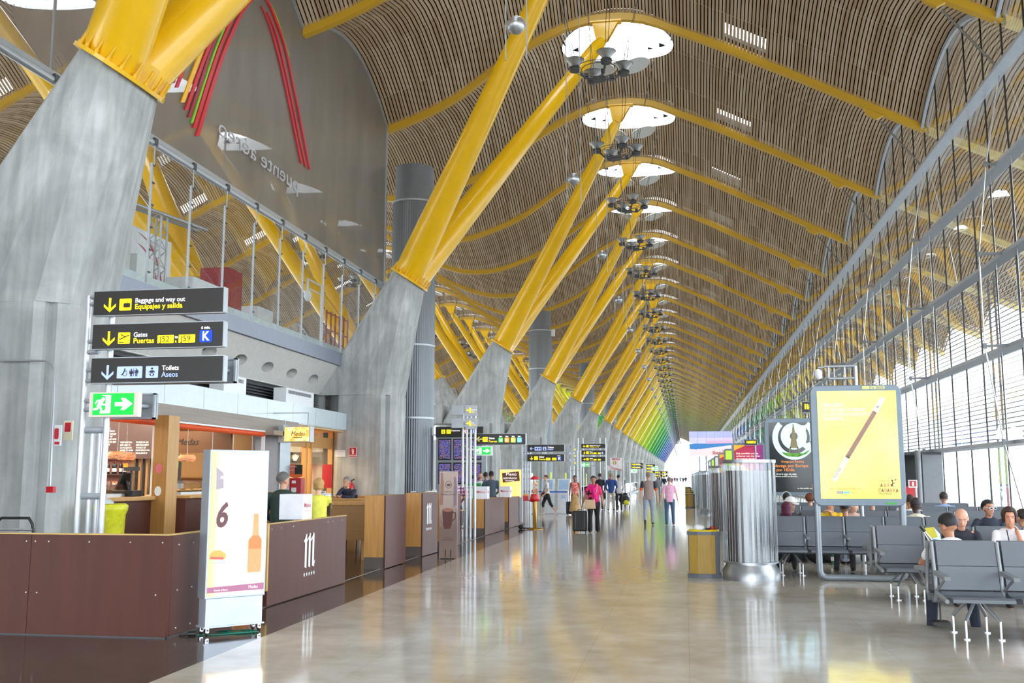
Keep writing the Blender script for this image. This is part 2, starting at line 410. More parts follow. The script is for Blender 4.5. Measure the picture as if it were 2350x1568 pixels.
# ribs
def build_rib(x0, x1):
    mb = MB(); n = 74; bot = []; 
    rings = []
    for i in range(n+1):
        x = x0+(x1-x0)*i/n; z = zrib(x); t = min(1.0, min(x-x0, x1-x)/1.2+0.55)
        dz = 0.38*t; rings.append([(x, -0.125, z), (x, 0.125, z), (x, 0.125, z+dz), (x, -0.125, z+dz)])
    mb.loft([list(reversed(r)) for r in rings], 0, False, True)
    return mb
ribm = {}
ORD = ['first','second','third','fourth','fifth','sixth','seventh','eighth','ninth','tenth','eleventh','twelfth','thirteenth','fourteenth']
BRK = mat('bracket_steel', (120,118,112), 0.5, 0.5)
for k in range(-3, NB+1):
    Y = Y0+9*k; nm = colourname(Y)
    pm = paint(Y, 'rib')
    e = empty('roof_rib', (0, Y, 0))
    if k < 2: lab = 'yellow curved roof rib passing above the camera position'
    elif k <= 12: lab = 'yellow wave-shaped roof rib with slatted ceiling on both sides, %s rib counted from the camera' % ORD[k-2]
    else: lab = '%s painted far roof rib among the distant rows of ribs' % nm
    tag(e, lab, 'roof rib', 'roof ribs')
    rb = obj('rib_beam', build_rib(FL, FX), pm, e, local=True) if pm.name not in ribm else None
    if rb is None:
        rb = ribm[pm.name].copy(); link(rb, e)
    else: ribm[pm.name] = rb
    if 2 <= k <= 30:
        g = MB()                                                # tip bracket near the glass
        g.prism([(0,0),(0.75,-0.37),(0.45,-0.50),(0.12,-0.30)], (FX-2.1, -0.08, zrib(FX-2.1)+0.02), (1,0,0), (0,0,1), (0,0.16,0))
        obj('tip_bracket', g, pm, e, local=True)
        g = MB(); g.tube([(FX-1.5, 0, zrib(FX-1.5)-0.25), (FX-0.12, 0, 12.75)], 0.035, 6)
        obj('tie_rod', g, BRK, e, local=True)
# outer eave beams beyond the glass carry on in paler paint
PALE = mat('outer_rib_paint', (214,196,140), 0.5)
for k in range(-2, 40):
    mb = MB(); rings = []
    for i in range(9):
        x = FX+0.12+(XR-FX-0.12)*i/8; z = zrib(x); rings.append([(x,-.12,z),(x,-.12,z+.4),(x,.12,z+.4),(x,.12,z)])
    mb.loft(rings, 0, False, True); o = obj('trim_%d' % (k+3), mb, PALE, local=True, kind='structure'); o.location = (0, Y0+9*k, 0)
# ================================================================ FLOOR
YE = Y0+9*NB
mb = MB(); mb.quad((-4.25,-30,0),(60,-30,0),(60,YE,0),(-6.0,YE,0)); mb.f[0] = [0,1,2,3]
def lx(y): return -3.95-0.0245*y if y < 20 else -4.44-0.008*(y-20)
ys = [-30, 0, 20, 60, 120, YE]
mb = MB(); 
for a, b in zip(ys, ys[1:]): mb.quad((lx(a),a,0),(FX+0.2,a,0),(FX+0.2,b,0),(lx(b),b,0))
obj('floor', mb, FLOOR, local=True, kind='structure')
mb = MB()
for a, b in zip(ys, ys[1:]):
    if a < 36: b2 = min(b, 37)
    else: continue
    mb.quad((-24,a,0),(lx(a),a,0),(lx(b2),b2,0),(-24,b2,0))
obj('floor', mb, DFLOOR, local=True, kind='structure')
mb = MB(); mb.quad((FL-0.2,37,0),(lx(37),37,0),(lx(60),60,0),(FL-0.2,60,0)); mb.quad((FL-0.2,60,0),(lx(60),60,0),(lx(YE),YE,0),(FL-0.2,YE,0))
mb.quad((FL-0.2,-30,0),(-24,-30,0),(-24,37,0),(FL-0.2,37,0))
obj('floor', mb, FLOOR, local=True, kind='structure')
mb = MB()
mb.box((-5.24,2,-0.01),(-5.21,20,0.004)); mb.box((-5.4,20,-0.01),(-5.37,37,0.004))
def strip(pts, w):
    g = MB()
    for a, b in zip(pts, pts[1:]): g.quad((a[0]-w,a[1],0.004),(a[0]+w,a[1],0.004),(b[0]+w,b[1],0.004),(b[0]-w,b[1],0.004))
    return g
obj('trim_60', strip([(-5.07,10.9),(-5.09,11.8),(-5.31,20.4),(-5.47,35)], 0.02), mat('strip_metal', (215,215,215), 0.3, 0.6), local=True, kind='structure')
mb = MB(); mb.quad((-400,-200,-0.3),(400,-200,-0.3),(400,1500,-0.3),(-400,1500,-0.3))
APR = mat('apron_concrete', (186,186,184), 0.8); obj('ground', mb, APR, local=True, kind='structure')
# ================================================================ GLASS FACADES
MULL = mat('black_joint', (26,26,28), 0.4); BEAM = mat('grey_beam', (168,176,186), 0.4, 0.35)
BZ = [2.5, 5.05, 7.55, 10.05, 12.62]
def facade(X, sgn, n):
    YA, YB = Y0-27, YE
    e = empty('window_%d' % n, (X, 0, 0), kind='structure')
    mb = MB()
    zs = 12
    # one sheet following the wavy roof edge
    vs = []; fs = []; st = 0.75; m = int((YB-YA)/st)
    for i in range(m+1):
        y = YA+st*i; dy = ((y-Y0) % 9)-4.5; vs += [(X, y, 0.0), (X, y, zceil(X, dy)+0.05)]
    for i in range(m): fs.append((2*i, 2*i+2, 2*i+3, 2*i+1))
    mb.add(vs, fs); obj('window_glass', mb, GLASS, e)
    mb = MB(); y = YA; g = 0
    k = 0
    while y < YB:
        dy = ((y-Y0) % 9)-4.5; far = y > 150
        if not (far and k % 3): mb.box((X-0.02, y-0.02, 0), (X+0.02, y+0.02, zceil(X, dy)))
        y += 1.8; k += 1
    obj('mullion', mb, MULL, e)
    for z in BZ:
        mb = MB(); d = -sgn
        mb.prism([(0,0.09),(0.34,0.05),(0.34,-0.05),(0,-0.09)] if d > 0 else [(0,0.09),(-0.34,0.05),(-0.34,-0.05),(0,-0.09)], (X+0.02*d, YA, z), (1,0,0), (0,0,1), (0,YB-YA,0))
        obj('horizontal_beam', mb, BEAM, e)
    mb = MB(); mb.box((X-0.06, YA, 0), (X+0.06, YB, 0.12)); obj('sill', mb, GREYP, e)
    mb = MB(); rings = []
    for i in range(m+1):
        y = YA+st*i; dy = ((y-Y0) % 9)-4.5; z = zceil(X, dy); x = X-0.1*sgn; rings.append([(x-.05,y,z-.16),(x+.05,y,z-.16),(x+.05,y,z),(x-.05,y,z)])
    mb.loft(rings, 0, False, True); obj('head_frame', mb, BEAM, e)
    return e
facade(FX, 1, 1); facade(FL, -1, 2)
# cable trusses inside the right facade
ARM = [(BZ[3], 0.62), (BZ[2], 0.94), (BZ[1], 0.94), (BZ[0], 0.62)]
def build_truss():
    t = empty('cable_truss', (0,0,0))
    def rods(x):
        g = MB(); pts = [(x-0.1,0,BZ[4])]+[(x-a,0,z) for z, a in ARM]+[(x-0.1,0,0.05)]
        for a, b in zip(pts, pts[1:]): g.tube([a, b], 0.022, 6)
        return g
    obj('tension_rods', rods(0), STEEL, t, local=True)
    for z, a in ARM:
        g = MB(); g.prism([(0,-0.06),(0,0.06),(-a,0.025),(-a,-0.025)], (0,-0.02,z), (1,0,0), (0,0,1), (0,0.04,0))
        g.cbox((-a,0,z), (0.09,0.07,0.14)); g.prism([(0,-0.16),(0,0.16),(-0.3,0.03),(-0.3,-0.03)], (0,0,z-0.015), (1,0,0), (0,1,0), (0,0,0.03))
        obj('spreader_arm', g, GREYP, t, local=True)
    g = MB()
    g.tube([(-0.25,0.9,BZ[3]),(-0.25,0.9,0.2)], 0.008, 5); g.tube([(-0.25,-0.9,BZ[3]),(-0.25,-0.9,0.2)], 0.008, 5)
    obj('hanger_wires', g, STEEL, t, local=True)
    return t
tr0 = build_truss(); tr0.location = (FX, Y0+27, 0)
tag(tr0, 'cable truss with steel rods and spreader arms on the glass facade, nearest to the camera', 'cable truss', 'facade cable trusses')
for k in range(4, 34):
    dup(tr0, (FX, Y0+9*k, 0), label=('cable truss with steel rods and spreader arms on the glass facade, %s from the camera' % ORD[k-3]) if k < 11 else 'far cable truss on the glass facade behind the standing advertising boards')
# sun louvres outside the right facade
LOUV = mat('grey_louvre', (112,118,124), 0.6)
for b in range(2, 16):
    mb = MB()
    for i in range(36):
        z = 2.7+0.165*i; y0 = Y0+9*b+0.1
        mb.add([(10.8,y0,z),(10.98,y0,z+0.06),(10.98,y0+8.8,z+0.06),(10.8,y0+8.8,z),(10.8,y0,z+.02),(10.98,y0,z+.08),(10.98,y0+8.8,z+.08),(10.8,y0+8.8,z+.02)],[(0,1,2,3),(4,7,6,5),(0,3,7,4),(1,5,6,2)])
    for yy in (Y0+9*b+0.3, Y0+9*b+8.6): mb.box((10.8,yy,-0.3),(10.86,yy+0.06,8.6))
    tag(obj('louvre_panel', mb, LOUV), 'white slatted sun louvre panel outside the glass facade', 'louvre', 'outside sun louvres')
# ================================================================ PYLONS WITH PAIRED TUBES
BOLT = mat('yellow_bolt', (232,180,10), 0.4)
_ax = Vector((HX-(-9.2), 0, 18.7-8.3)).normalized()          # mean axis of a tube pair
def pylon(row, k, Yc, detail):
    """row: +1 the near row (leans right), -1 its mirror row; local origin at the foot"""
    s = 1 if row > 0 else -1
    def X(x): return x if s > 0 else 2*XM-x
    fx = -10.55
    e = empty('roof_pylon', (X(fx), Yc, 0))
    ox = X(fx)
    def V(x, y, z): return (X(x), Yc+y, z)
    def fix(r): return r if s > 0 else list(reversed(r))
    # vertical pier, chamfered with a groove
    c = 0.42; xa, xb, hy = -11.72, -9.42, 0.98
    g = [( xb-c, -hy), (xb-c*0.72, -hy+c*0.28), (xb-c*0.78, -hy+c*0.62), (xb-c*0.42,-hy+c*0.30+0.12), (xb-0.02, -hy+c), (xb, hy-c), (xb-c, hy), (xa+c, hy), (xa, hy-c), (xa, -hy+c), (xa+c, -hy)]
    mb = MB(); mb.loft([fix([V(x, y, z) for x, y in g]) for z in (0, 4.28)], 0, False, True)
    # inclined block up to the collar
    ax = Vector((_ax.x, 0, _ax.z)); side = Vector((_ax.z, 0, -_ax.x)); C = Vector((-9.22, 0, 8.28))
    top = []; bot = []
    n = 16
    bx = [(-9.46,-0.4),(-9.46,0.4),(-9.85,0.98),(-10.5,1.0),(-11.3,1.0),(-12.0,0.98),(-12.3,0.5),(-12.3,0.0)]
    B = [(-9.44,0.0),(-9.44,0.32),(-9.46,0.62),(-9.82,0.98),(-10.6,1.0),(-11.4,1.0),(-12.1,0.98),(-12.35,0.5)]
    B = B+[(-12.35,0.0)]+[(x,-y) for x, y in reversed(B[1:])]
    n = len(B)
    for i, (x, y) in enumerate(B):
        a = 2*pi*i/n; p = C+side*(0.60*cos(a))+Vector((0,1,0))*(0.86*sin(a))
        top.append(V(p.x, p.y, p.z)); bot.append(V(x, y, 4.28))
    mid = [tuple(Vector(b).lerp(Vector(t), 0.5)) for b, t in zip(bot, top)]
    mb.loft([fix(bot), fix(top)], 0, False, True)
    obj('concrete_pier', mb, CONC, e)
    if (row > 0 and k >= 2):
        mb = MB(); mb.box((-12.2, Yc-0.8, 4.3), (2*XM+12.2, Yc+0.8, 5.25)); obj('tie_beam', mb, CONC, e)
    pm = paint(Yc)
    # collar
    mb = MB(); P = []
    for h, q in ((0.0, 1.16), (0.07, 1.16)):
        P.append([V(*(C+ax*h+side*(0.60*q*cos(2*pi*i/28))+Vector((0,1,0))*(0.86*q*sin(2*pi*i/28)))) for i in range(28)])
    mb.loft([fix(r) for r in P], 0, False, True)
    P = []
    for h, q in ((0.07, 0.86), (0.42, 0.82)):
        P.append([V(*(C+ax*h+side*(0.60*q*cos(2*pi*i/28))+Vector((0,1,0))*(0.86*q*sin(2*pi*i/28)))) for i in range(28)])
    mb.loft([fix(r) for r in P], 0, True, True)
    col = obj('collar', mb, pm, e)
    if detail:
        nb = 20
        for i in range(nb):
            a = 2*pi*(i+0.5)/nb; p = C+side*(0.635*cos(a))+Vector((0,1,0))*(0.91*sin(a))
            b = MB(); b.tube([V(*(p+ax*0.06)), V(*(p+ax*0.34))], 0.026, 6); b.tube([V(*(p+ax*0.07)), V(*(p+ax*0.13))], 0.042, 6)
            obj('anchor_bolt', b, BOLT, col)
    for q in (-1, 1):
        a = C+Vector((0, 0.30*q, 0))+ax*0.05; b = Vector((HX-0.25, 4.5*q, 18.55))
        mb = MB(); ts = [0, .1, .25, .45, .65, .85, .97, 1.0]; rs = [.52, .50, .46, .40, .345, .295, .26, .16]
        pts = [V(*a.lerp(b, t)) for t in ts]
        mb.tube(pts, rs, 20 if detail or k < 6 else 12)
        for t in (.22, .5, .75):
            p = a.lerp(b, t); p2 = a.lerp(b, t+0.003); rr = [r for r in rs]
            r = .52-.27*t+0.006
            mb.tube([V(*p), V(*p2)], r, 20, cap=False)
        tb = obj('tube_strut', mb, pm, e)
        # head fitting pinned to the rib
        mb = MB(); h0 = a.lerp(b, 0.985)
        for yy in (-0.13, 0.13):
            poly2 = [(-0.22,-0.3),(0.20,-0.05),(0.62,0.68),(-0.42,0.68)]
            Q = [Vector((b.x+px, b.y+yy*0.6, b.z+pz)) for px, pz in poly2]
            o0 = V(*(b+Vector((0, yy*0.8-0.03, 0))))
            pp = [(px*s, pz) for px, pz in poly2]
            if s < 0: pp = pp[::-1]
            mb.prism(pp, o0, (1,0,0), (0,0,1), (0,0.06,0))
        o0 = V(b.x+0.1, b.y, b.z+0.68); mb.cbox(o0, (1.25, 0.4, 0.06))
        ce = V(b.x, b.y, b.z); mb.tube([(ce[0],ce[1]-0.2,ce[2]),(ce[0],ce[1]+0.2,ce[2])], 0.15, 12)
        obj('head_fitting', mb, pm, e)
    return e
for k in range(-1, 26):
    Yc = 14.7+18*k; nm = colourname(Yc)
    for row in (1, -1):
        det = row > 0 and k in (0, 1)
        if row < 0 and k in (-1,): continue
        e = pylon(row, k, Yc, det)
        if row > 0:
            if k == -1: lab = 'concrete pylon with paired yellow struts standing behind the camera position'
            elif k == 0: lab = 'huge grey concrete pylon with thick yellow struts at the left edge, nearest of all'
            elif k == 1: lab = 'grey concrete pylon with paired yellow struts at the far end of the cafe front'
            elif k < 8: lab = 'concrete pylon with paired %s struts in the long row, %s from the camera' % (nm, ORD[k])
            else: lab = 'distant concrete pylon with %s slanting struts near the end of the hall' % nm
        else:
            if k < 8: lab = 'concrete pylon with %s struts leaning left in the row beyond, %s of that row' % (nm, ORD[k])
            else: lab = 'distant left-leaning pylon with %s struts beyond the main row' % nm
        tag(e, lab, 'pylon', 'concrete pylons leaning right' if row > 0 else 'concrete pylons leaning left')
# ================================================================ CHIMNEY DUCTS BESIDE EVERY SECOND PYLON
DX = -10.55
def duct(Y, label):
    e = empty('air_duct_tower', (DX, Y, 0), label, 'duct tower', 'steel duct towers')
    mb = MB(); mb.cyl((DX, Y), 0.78, 12.0, 14.0, 40); obj('duct_cap', mb, mat('duct_grey', (112,116,120), 0.5, 0.3), e)
    mb = MB(); n = 120; rings = []
    for z in (0.05, 12.55):
        rings.append([(DX+cos(2*pi*i/n)*(0.88 if i % 2 else 0.865), Y+sin(2*pi*i/n)*(0.88 if i % 2 else 0.865), z) for i in range(n)])
    mb.loft(rings, 0, False, True); obj('ribbed_casing', mb, STEELR, e)
    for z in (12.5, 9.6, 6.7, 3.85, 0.4):
        mb = MB(); mb.cyl((DX, Y), 0.91, z-0.035, z+0.035, 48); obj('band', mb, GALV, e)
    mb = MB(); mb.box((-9.75, Y-0.2, 12.1), (-9.45, Y+0.1, 12.6)); obj('junction_box', mb, WHITE, e)
STEELR = mat('ribbed_steel', (122,126,131), 0.42, 0.7, var=0.03, stretch=(1,1,0.02), scale=30)
duct(38.1, 'tall grey ribbed steel duct tower right behind the nearer cafe pylon')
duct(74.1, 'tall ribbed steel duct tower standing behind the third pylon')
for i in range(2, 6): duct(38.1+36*i, 'ribbed steel duct tower deep in the row, %s from the camera' % ORD[i])
# ================================================================ HANGING LAMPS, REFLECTORS, SPHERES
WIRE = mat('dark_wire', (60,60,60), 0.5, 0.6); BOWL = mat('bowl_aluminium', (175,178,180), 0.35, 0.8); LAMP = mat('lamp_glow', (255,246,225), emit=6.0)
MIRR = mat('reflector_disc', (215,222,226), 0.2, 0.5)
def build_lamp():
    t = empty('hanging_luminaire', (0,0,0)); n = 4
    g = MB()
    for i in range(n):
        a = pi/2*i+0.35; c, s_ = cos(a), sin(a)
        pts = [(0.18*c,0.18*s_,-0.30),(0.6*c,0.6*s_,-0.30),(0.98*c,0.98*s_,0.05)]
        g.tube(pts, 0.05, 6); g.cbox((0.55*c,0.55*s_,-0.18), (0.16,0.16,0.14))
    g.cyl((0,0), 0.28, -0.36, -0.26, 12)
    for r, z in ((1.0, 0.12), (0.75, 0.1)):
        pts = [(r*cos(2*pi*k/16), r*sin(2*pi*k/16), z) for k in range(17)]; g.tube(pts, 0.018, 5, cap=False)
    obj('frame', g, DGREY, t, local=True)
    for i in range(n):
        a = pi/2*i+0.35; c = (1.05*cos(a), 1.05*sin(a), 0.1)
        g = MB(); g.lathe(c, [(0.12,-0.16),(0.22,-0.16),(0.24,0.0),(0.12,0.02)], 16); h = obj('ballast_housing', g, DGREY, t, local=True)
        g = MB(); prof = [(0.12,0.02),(0.2,0.12),(0.36,0.32),(0.40,0.34),(0.34,0.31),(0.16,0.12),(0.05,0.08)]
        g.lathe(c, prof, 20); obj('lamp_bowl', g, BOWL, t, local=True)
    g = MB()
    for i in range(n):
        a = pi/2*i+0.35
        for d in (-0.1, 0.1): g.tube([(1.05*cos(a)+d*0.6, 1.05*sin(a), 0.3), (2.1*cos(a+d*.4), 2.1*sin(a+d*.4), 5.2)], 0.012, 5)
   
    obj('suspension_wires', g, WIRE, t, local=True)
    for x in (-0.82, 1.0):
        g = MB(); M = Matrix.Translation((x, 1.0, 5.1)) @ Matrix.Rotation(radians(14 if x < 0 else -14), 4, 'Y') @ Matrix.Rotation(radians(-6), 4, 'X')
        g.cyl((0,0), 0.76, -0.012, 0.012, 32, M=M)
        g.tube([tuple(M @ Vector((0.76*cos(2*pi*k/24), 0.76*sin(2*pi*k/24), 0))) for k in range(25)], 0.02, 5, cap=False)
        obj('reflector_disc', g, MIRR, t, local=True)
    return t
lp = build_lamp()
lp.scale = (0.85,0.85,0.85); lp.location = (-2.6, 14.9, 15.75)
tag(lp, 'hanging luminaire above the camera, out of the picture', 'luminaire', 'hanging luminaires')
for k in range(1, 48):
    Y = 14.9+9*k+(0 if k < 3 else 0)
    lab = ('hanging luminaire with four grey uplight bowls under the roof lights, %s from the camera' % ORD[k-1]) if k <= 9 else 'small far hanging luminaire in the long line under the ridge'
    dup(lp, (-2.66, Y+0.8, 15.75), label=lab)
lp.location = (-2.66, 15.7, 15.75)
for k in range(5, 20):
    dup(lp, (2*XM+2.6, 15.5+9*k, 15.75), label='hanging luminaire in the hall half beyond the pylons, seen between their struts')
def build_ball(top=9.6):
    t = empty('hanging_sphere', (0,0,0)); g = MB(); g.ell((0,0,0), (0.158,0.158,0.158), 24, 14); obj('sphere', g, BOWL, t, local=True)
    g = MB(); g.tube([(-0.18,0,-0.62),(-0.18,0,top)], 0.012, 6); g.tube([(0.18,0,-0.62),(0.18,0,top)], 0.012, 6)
    g.tube([(-0.18,0,0),(0.18,0,0)], 0.012, 6); obj('support_rods', g, GALV, t, local=True)
    return t
bl = build_ball(6.25); bl.location = (-2.66, 15.9, 9.2)
tag(bl, 'silver sphere held between two vertical rods, largest and nearest, at the top of the picture', 'sphere', 'silver hanging spheres')
for k in range(1, 40):
    lab = ('silver sphere held between two vertical rods, %s along the line from the nearest' % ORD[k]) if k < 10 else 'tiny far silver sphere on rods in the long line of spheres'
    dup(bl, (-2.66, 15.9+9*k, 9.2), label=lab)
# ================================================================ LEFT: MEZZANINE, MESH WALL
WX = -11.45
FASC = mat('steel_fascia', (150,157,172), 0.42, 0.45, var=0.03); LCONC = mat('light_concrete', (206,204,200), 0.6, bump=0.05, var=0.05)
LOUV2 = mat('vent_louvre', (120,124,128), 0.5, 0.4); PANEL = mat('white_glass_panel', (200,213,219), 0.18, var=0.02)
GREYW = mat('weathered_wood_panel', (150,140,132), 0.5, var=0.12, scale=3, stretch=(1,0.15,6))
WOOD = mat('oiled_oak', (182,132,70), 0.4, var=0.14, scale=5, stretch=(6,6,0.4)); WOODD = mat('oak_side', (196,150,90), 0.4, var=0.1, scale=5, stretch=(6,6,0.4))
LAM = mat('brown_laminate', (82,44,35), 0.45, var=0.12, scale=1.6, stretch=(4,4,0.5), spec=0.3)
ORNG = mat('orange_blind', (226,84,30), 0.5)
YB = 37.05
mb = MB(); mb.prism([(0,0),(0,-0.35),(-14,-0.35),(-14,0)], (-11.3,-20,5.65), (1,0,0),(0,0,1),(0,YB+20,0))
mz = obj('floor', mb, LCONC, kind='structure')
mb = MB(); mb.box((-11.3,-20,5.27),(-11.24,YB,5.68)); mb.box((-11.3,YB,5.27),(-25.3,YB+0.06,5.68)); obj('trim_70', mb, FASC, kind='structure')
# sloping concrete edge with oval openings
mb = MB(); A = Vector((-11.36,0,5.27)); B = Vector((-11.98,0,4.33)); D = (B-A); Dl = D.length; Dn = D.normalized(); nrm = Vector((Dn.z,0,-Dn.x)) 
if nrm.x < 0: nrm = -nrm
y = -2.6
def cell(mb, y0, y1, hole):
    if not hole: mb.quad(A+Vector((0,y0,0)), B+Vector((0,y0,0)), B+Vector((0,y1,0)), A+Vector((0,y1,0))); return
    cy = (y0+y1)/2; hw = (y1-y0)/2; hh = Dl/2; cc = Dl*0.60
    o = []; i_ = []; d_ = []
    angs = sorted([2*pi*k/28 for k in range(28)]+[a % (2*pi) for a in (atan2(-cc, hw), atan2(-cc, -hw), atan2(Dl-cc, hw), atan2(Dl-cc, -hw))]); n = len(angs)
    for t in angs:
        pass; cx, sx = cos(t), sin(t)
        sc = min(hw/abs(cx) if abs(cx) > 1e-6 else 1e9, ((cc if sx < 0 else Dl-cc)/abs(sx)) if abs(sx) > 1e-6 else 1e9)
        o.append(A+Dn*(cc+sx*sc)+Vector((0,cy+cx*sc,0))); p = A+Dn*(cc+0.17*sx)+Vector((0,cy+0.36*cx,0)); i_.append(p); d_.append(p-nrm*0.3)
    vs = o+i_+d_; fs = []
    for k in range(n):
        j = (k+1) % n; fs += [(k, n+k, n+j, j), (n+k, 2*n+k, 2*n+j, n+j)]
    mb.add(vs, fs); mb.add(d_, [tuple(range(n))], 1)
y = 9.8
mb.quad(A+Vector((0,-20,0)), B+Vector((0,-20,0)), B+Vector((0,y,0)), A+Vector((0,y,0)))
while y+1.8 <= YB-3.6:
    cell(mb, y, y+1.8, True); y += 1.8
mb.quad(A+Vector((0,y,0)), B+Vector((0,y,0)), B+Vector((0,YB,0)), A+Vector((0,YB,0)))
mb.box((-11.98,-20,4.30),(-25.3,YB,4.34))
obj('trim_71', mb, [LCONC, DGREY], kind='structure')
# vent louvre band, white panels
mb = MB(); mb.box((-12.2,-20,3.66),(-12.15,31.7,4.32), 1)
for i in range(7):
    z = 3.72+0.085*i; mb.prism([(0,0),(0.10,-0.05),(0.11,-0.04),(0.01,0.015)], (-12.1,12,z), (1,0,0),(0,0,1),(0,19.7,0))
obj('wall_louvres', mb, [LOUV2, DGREY], kind='structure')
mb = MB(); y = 9.05
while y < 31.7:
    mb.box((-11.05,y,3.13),(-11.0,min(y+1.79,31.7),3.64)); y += 1.805
mb.box((-13.6,9,3.10),(-11.02,31.7,3.13)); mb.box((-12.2,9,3.62),(-11.02,31.7,3.66))
obj('wall_white_panels', mb, PANEL, kind='structure')
for i, y in enumerate((23.4, 27.4)):
    mb = MB(); mb.box((-11.75,y,3.665),(-11.35,y+2.2 if i else y+1.3,4.16)); e = empty('ventilation_unit', (-11.55,y,3.78), 'white boxy ventilation unit under the slab, %s' % ('beside the toilet sign' if i == 0 else 'farther one towards the cafe pylon'), 'ventilation unit', 'ventilation units')
    obj('casing', mb, WHITE, e, bevel=0.01); mb = MB()
    for q in range(26 if i else 14): mb.box((-11.345,y+0.15+q*0.07,4.0),(-11.34,y+0.19+q*0.07,4.1))
    obj('grille', mb, GREYP, e)
# mezzanine glass screen
e = empty('window_3', (WX,0,5.68), kind='structure')
mb = MB(); mb.box((WX-0.012,-20,5.72),(WX+0.012,YB,8.86)); obj('window_glass', mb, GLASS2, e)
mb = MB(); mb.tube([(WX+0.02,-20,8.9),(WX+0.02,YB,8.9)], 0.075, 12); mb.box((WX-0.06,-20,8.92),(WX+0.04,YB,9.08)); obj('top_rail', mb, GALV, e)
mb = MB(); mb.box((WX-0.03,-20,5.68),(WX+0.03,YB,5.76)); obj('bottom_rail', mb, GALV, e)
ms = [19.67+1.79*i for i in range(-8, 10)]
for y in ms:
    mb = MB(); mb.box((WX,y-0.04,5.66),(WX+0.05,y-0.01,8.45)); mb.box((WX+0.0,y+0.01,5.66),(WX+0.03,y+0.03,8.45)); mb.tube([(WX+0.06,y,8.4),(WX+0.06,y,8.9)], 0.015, 6)
    for z in (6.0,6.5,7.0,7.5,8.0,8.4): mb.cbox((WX+0.03,y+0.02,z), (0.07,0.09,0.03), 1)
    mb.cbox((WX+0.05,y,8.93), (0.1,0.14,0.16), 1)
    obj('mullion', mb, [GALV, DGREY], e)
# balustrade of glass behind the screen with a white foot strip
mb = MB(); mb.box((WX-0.5,-20,5.66),(WX-0.48,YB,6.1)); e2 = obj('window_4', mb, mat('milky_glass', (206,220,222), 0.25, alpha=0.75), kind='structure')
# mesh wall with a scalloped head following the ceiling
mb = MB(); m = int((YB+0.0+20)/0.45); vs = []
for i in range(m+1):
    y = -20+(YB+20)*i/m; dy = ((y-Y0) % 9)-4.5; vs += [(WX, y, 9.05), (WX, y, zceil(WX, dy)-0.04)]
mb.add(vs, [(2*i, 2*i+2, 2*i+3, 2*i+1) for i in range(m)])
mw = obj('wall_mesh', mb, MESH, kind='structure')
mb = MB(); vs = []
for i in range(m+1):
    y = -20+(YB+20)*i/m; dy = ((y-Y0) % 9)-4.5; z = zceil(WX, dy); vs.append([(WX-.04,y,z-.12),(WX+.04,y,z-.12),(WX+.04,y,z-.02),(WX-.04,y,z-.02)])
mb.loft(vs, 0, False, True)
for y in ms[::2]: mb.box((WX-0.07,y-0.02,9.0),(WX-0.03,y+0.02,15.2))
obj('trim_72', mb, GALV, kind='structure')
mb = MB(); mb.box((WX-0.05,YB-0.05,5.6),(WX+0.05,YB+0.05,zrib(WX)+0.2)); obj('trim_73', mb, GALV, kind='structure')
# end wall of the mezzanine
mb = MB(); x = WX; vs = []
for i in range(41):
    x = WX-13.8*i/40; dy = ((YB-Y0) % 9)-4.5; vs += [(x, YB, 5.6), (x, YB, zceil(x, dy))]
# coloured bow-shaped emblem on the mesh
cR, cDR, cY, cG, cP = [mat('emblem_'+n, c, 0.35) for n, c in (('red',(206,30,52)),('dark_red',(150,28,54)),('yellow',(250,190,40)),('green',(120,206,40)),('purple',(150,40,110)))]
e = empty('wall_emblem', (WX, 24, 9.4), 'large emblem of red, yellow and green curved stripes on the grey mesh wall', 'emblem')
def stripe(pts, wd, m, name='stripe', px=True):
    P = [at(x, y, 0, WX+0.06) for x, y in pts]; W0 = [at(x+w_, y, 0, WX+0.06) for (x, y), w_ in zip(pts, wd)]
    # smooth resampling
    def cr(a, b, c, d, t): return 0.5*((2*b)+(c-a)*t+(2*a-5*b+4*c-d)*t*t+(3*b-a-3*c+d)*t**3)
    def res(Q):
        o = []
        for i in range(len(Q)-1):
            a, b, c, d = Q[max(i-1,0)], Q[i], Q[i+1], Q[min(i+2,len(Q)-1)]
            for k in range(6): o.append(cr(a, b, c, d, k/6))
        return o+[Q[-1]]
    A_, B_ = res(P), res(W0); rings = []
    for a, b in zip(A_, B_): rings.append([a, b, b-Vector((0.03,0,0)), a-Vector((0.03,0,0))])
    g = MB(); g.loft(rings, 0, False, True); obj(name, g, m, e)
def Zp(l): return [(x/2.936, y/2.936) for x, y in l]
stripe(Zp([(1322,915),(1420,590),(1510,330),(1620,90),(1690,5),(1760,-20)]), [8,8,8,7,6,4], cR)
stripe(Zp([(1302,862),(1400,540),(1490,280),(1600,50),(1680,-25),(1760,-40)]), [8,8,7,6,5,4], cR)
stripe(Zp([(1290,830),(1380,540),(1470,280),(1590,20),(1670,-50)]), [4,4,4,4,3], cG)
stripe(Zp([(1268,792),(1350,540),(1430,300),(1560,20),(1640,-70)]), [7,8,7,6,5], cDR)
stripe(Zp([(1248,740),(1330,500),(1420,270),(1530,30),(1600,-80)]), [7,7,7,6,5], cR)
stripe(Zp([(1222,690),(1290,500),(1370,300),(1480,60),(1560,-80)]), [8,9,8,6,5], cY)
stripe(Zp([(1182,590),(1240,440),(1330,240),(1440,20)]), [7,8,8,6], cR)
stripe(Zp([(1170,560),(1230,400),(1310,200),(1400,10)]), [3,4,4,4], cP)
stripe(Zp([(1760,-20),(1800,10),(1850,120),(1920,320),(1985,620),(2040,900),(2086,1143)]), [5,5,5,4,3,3,2.5], cR)
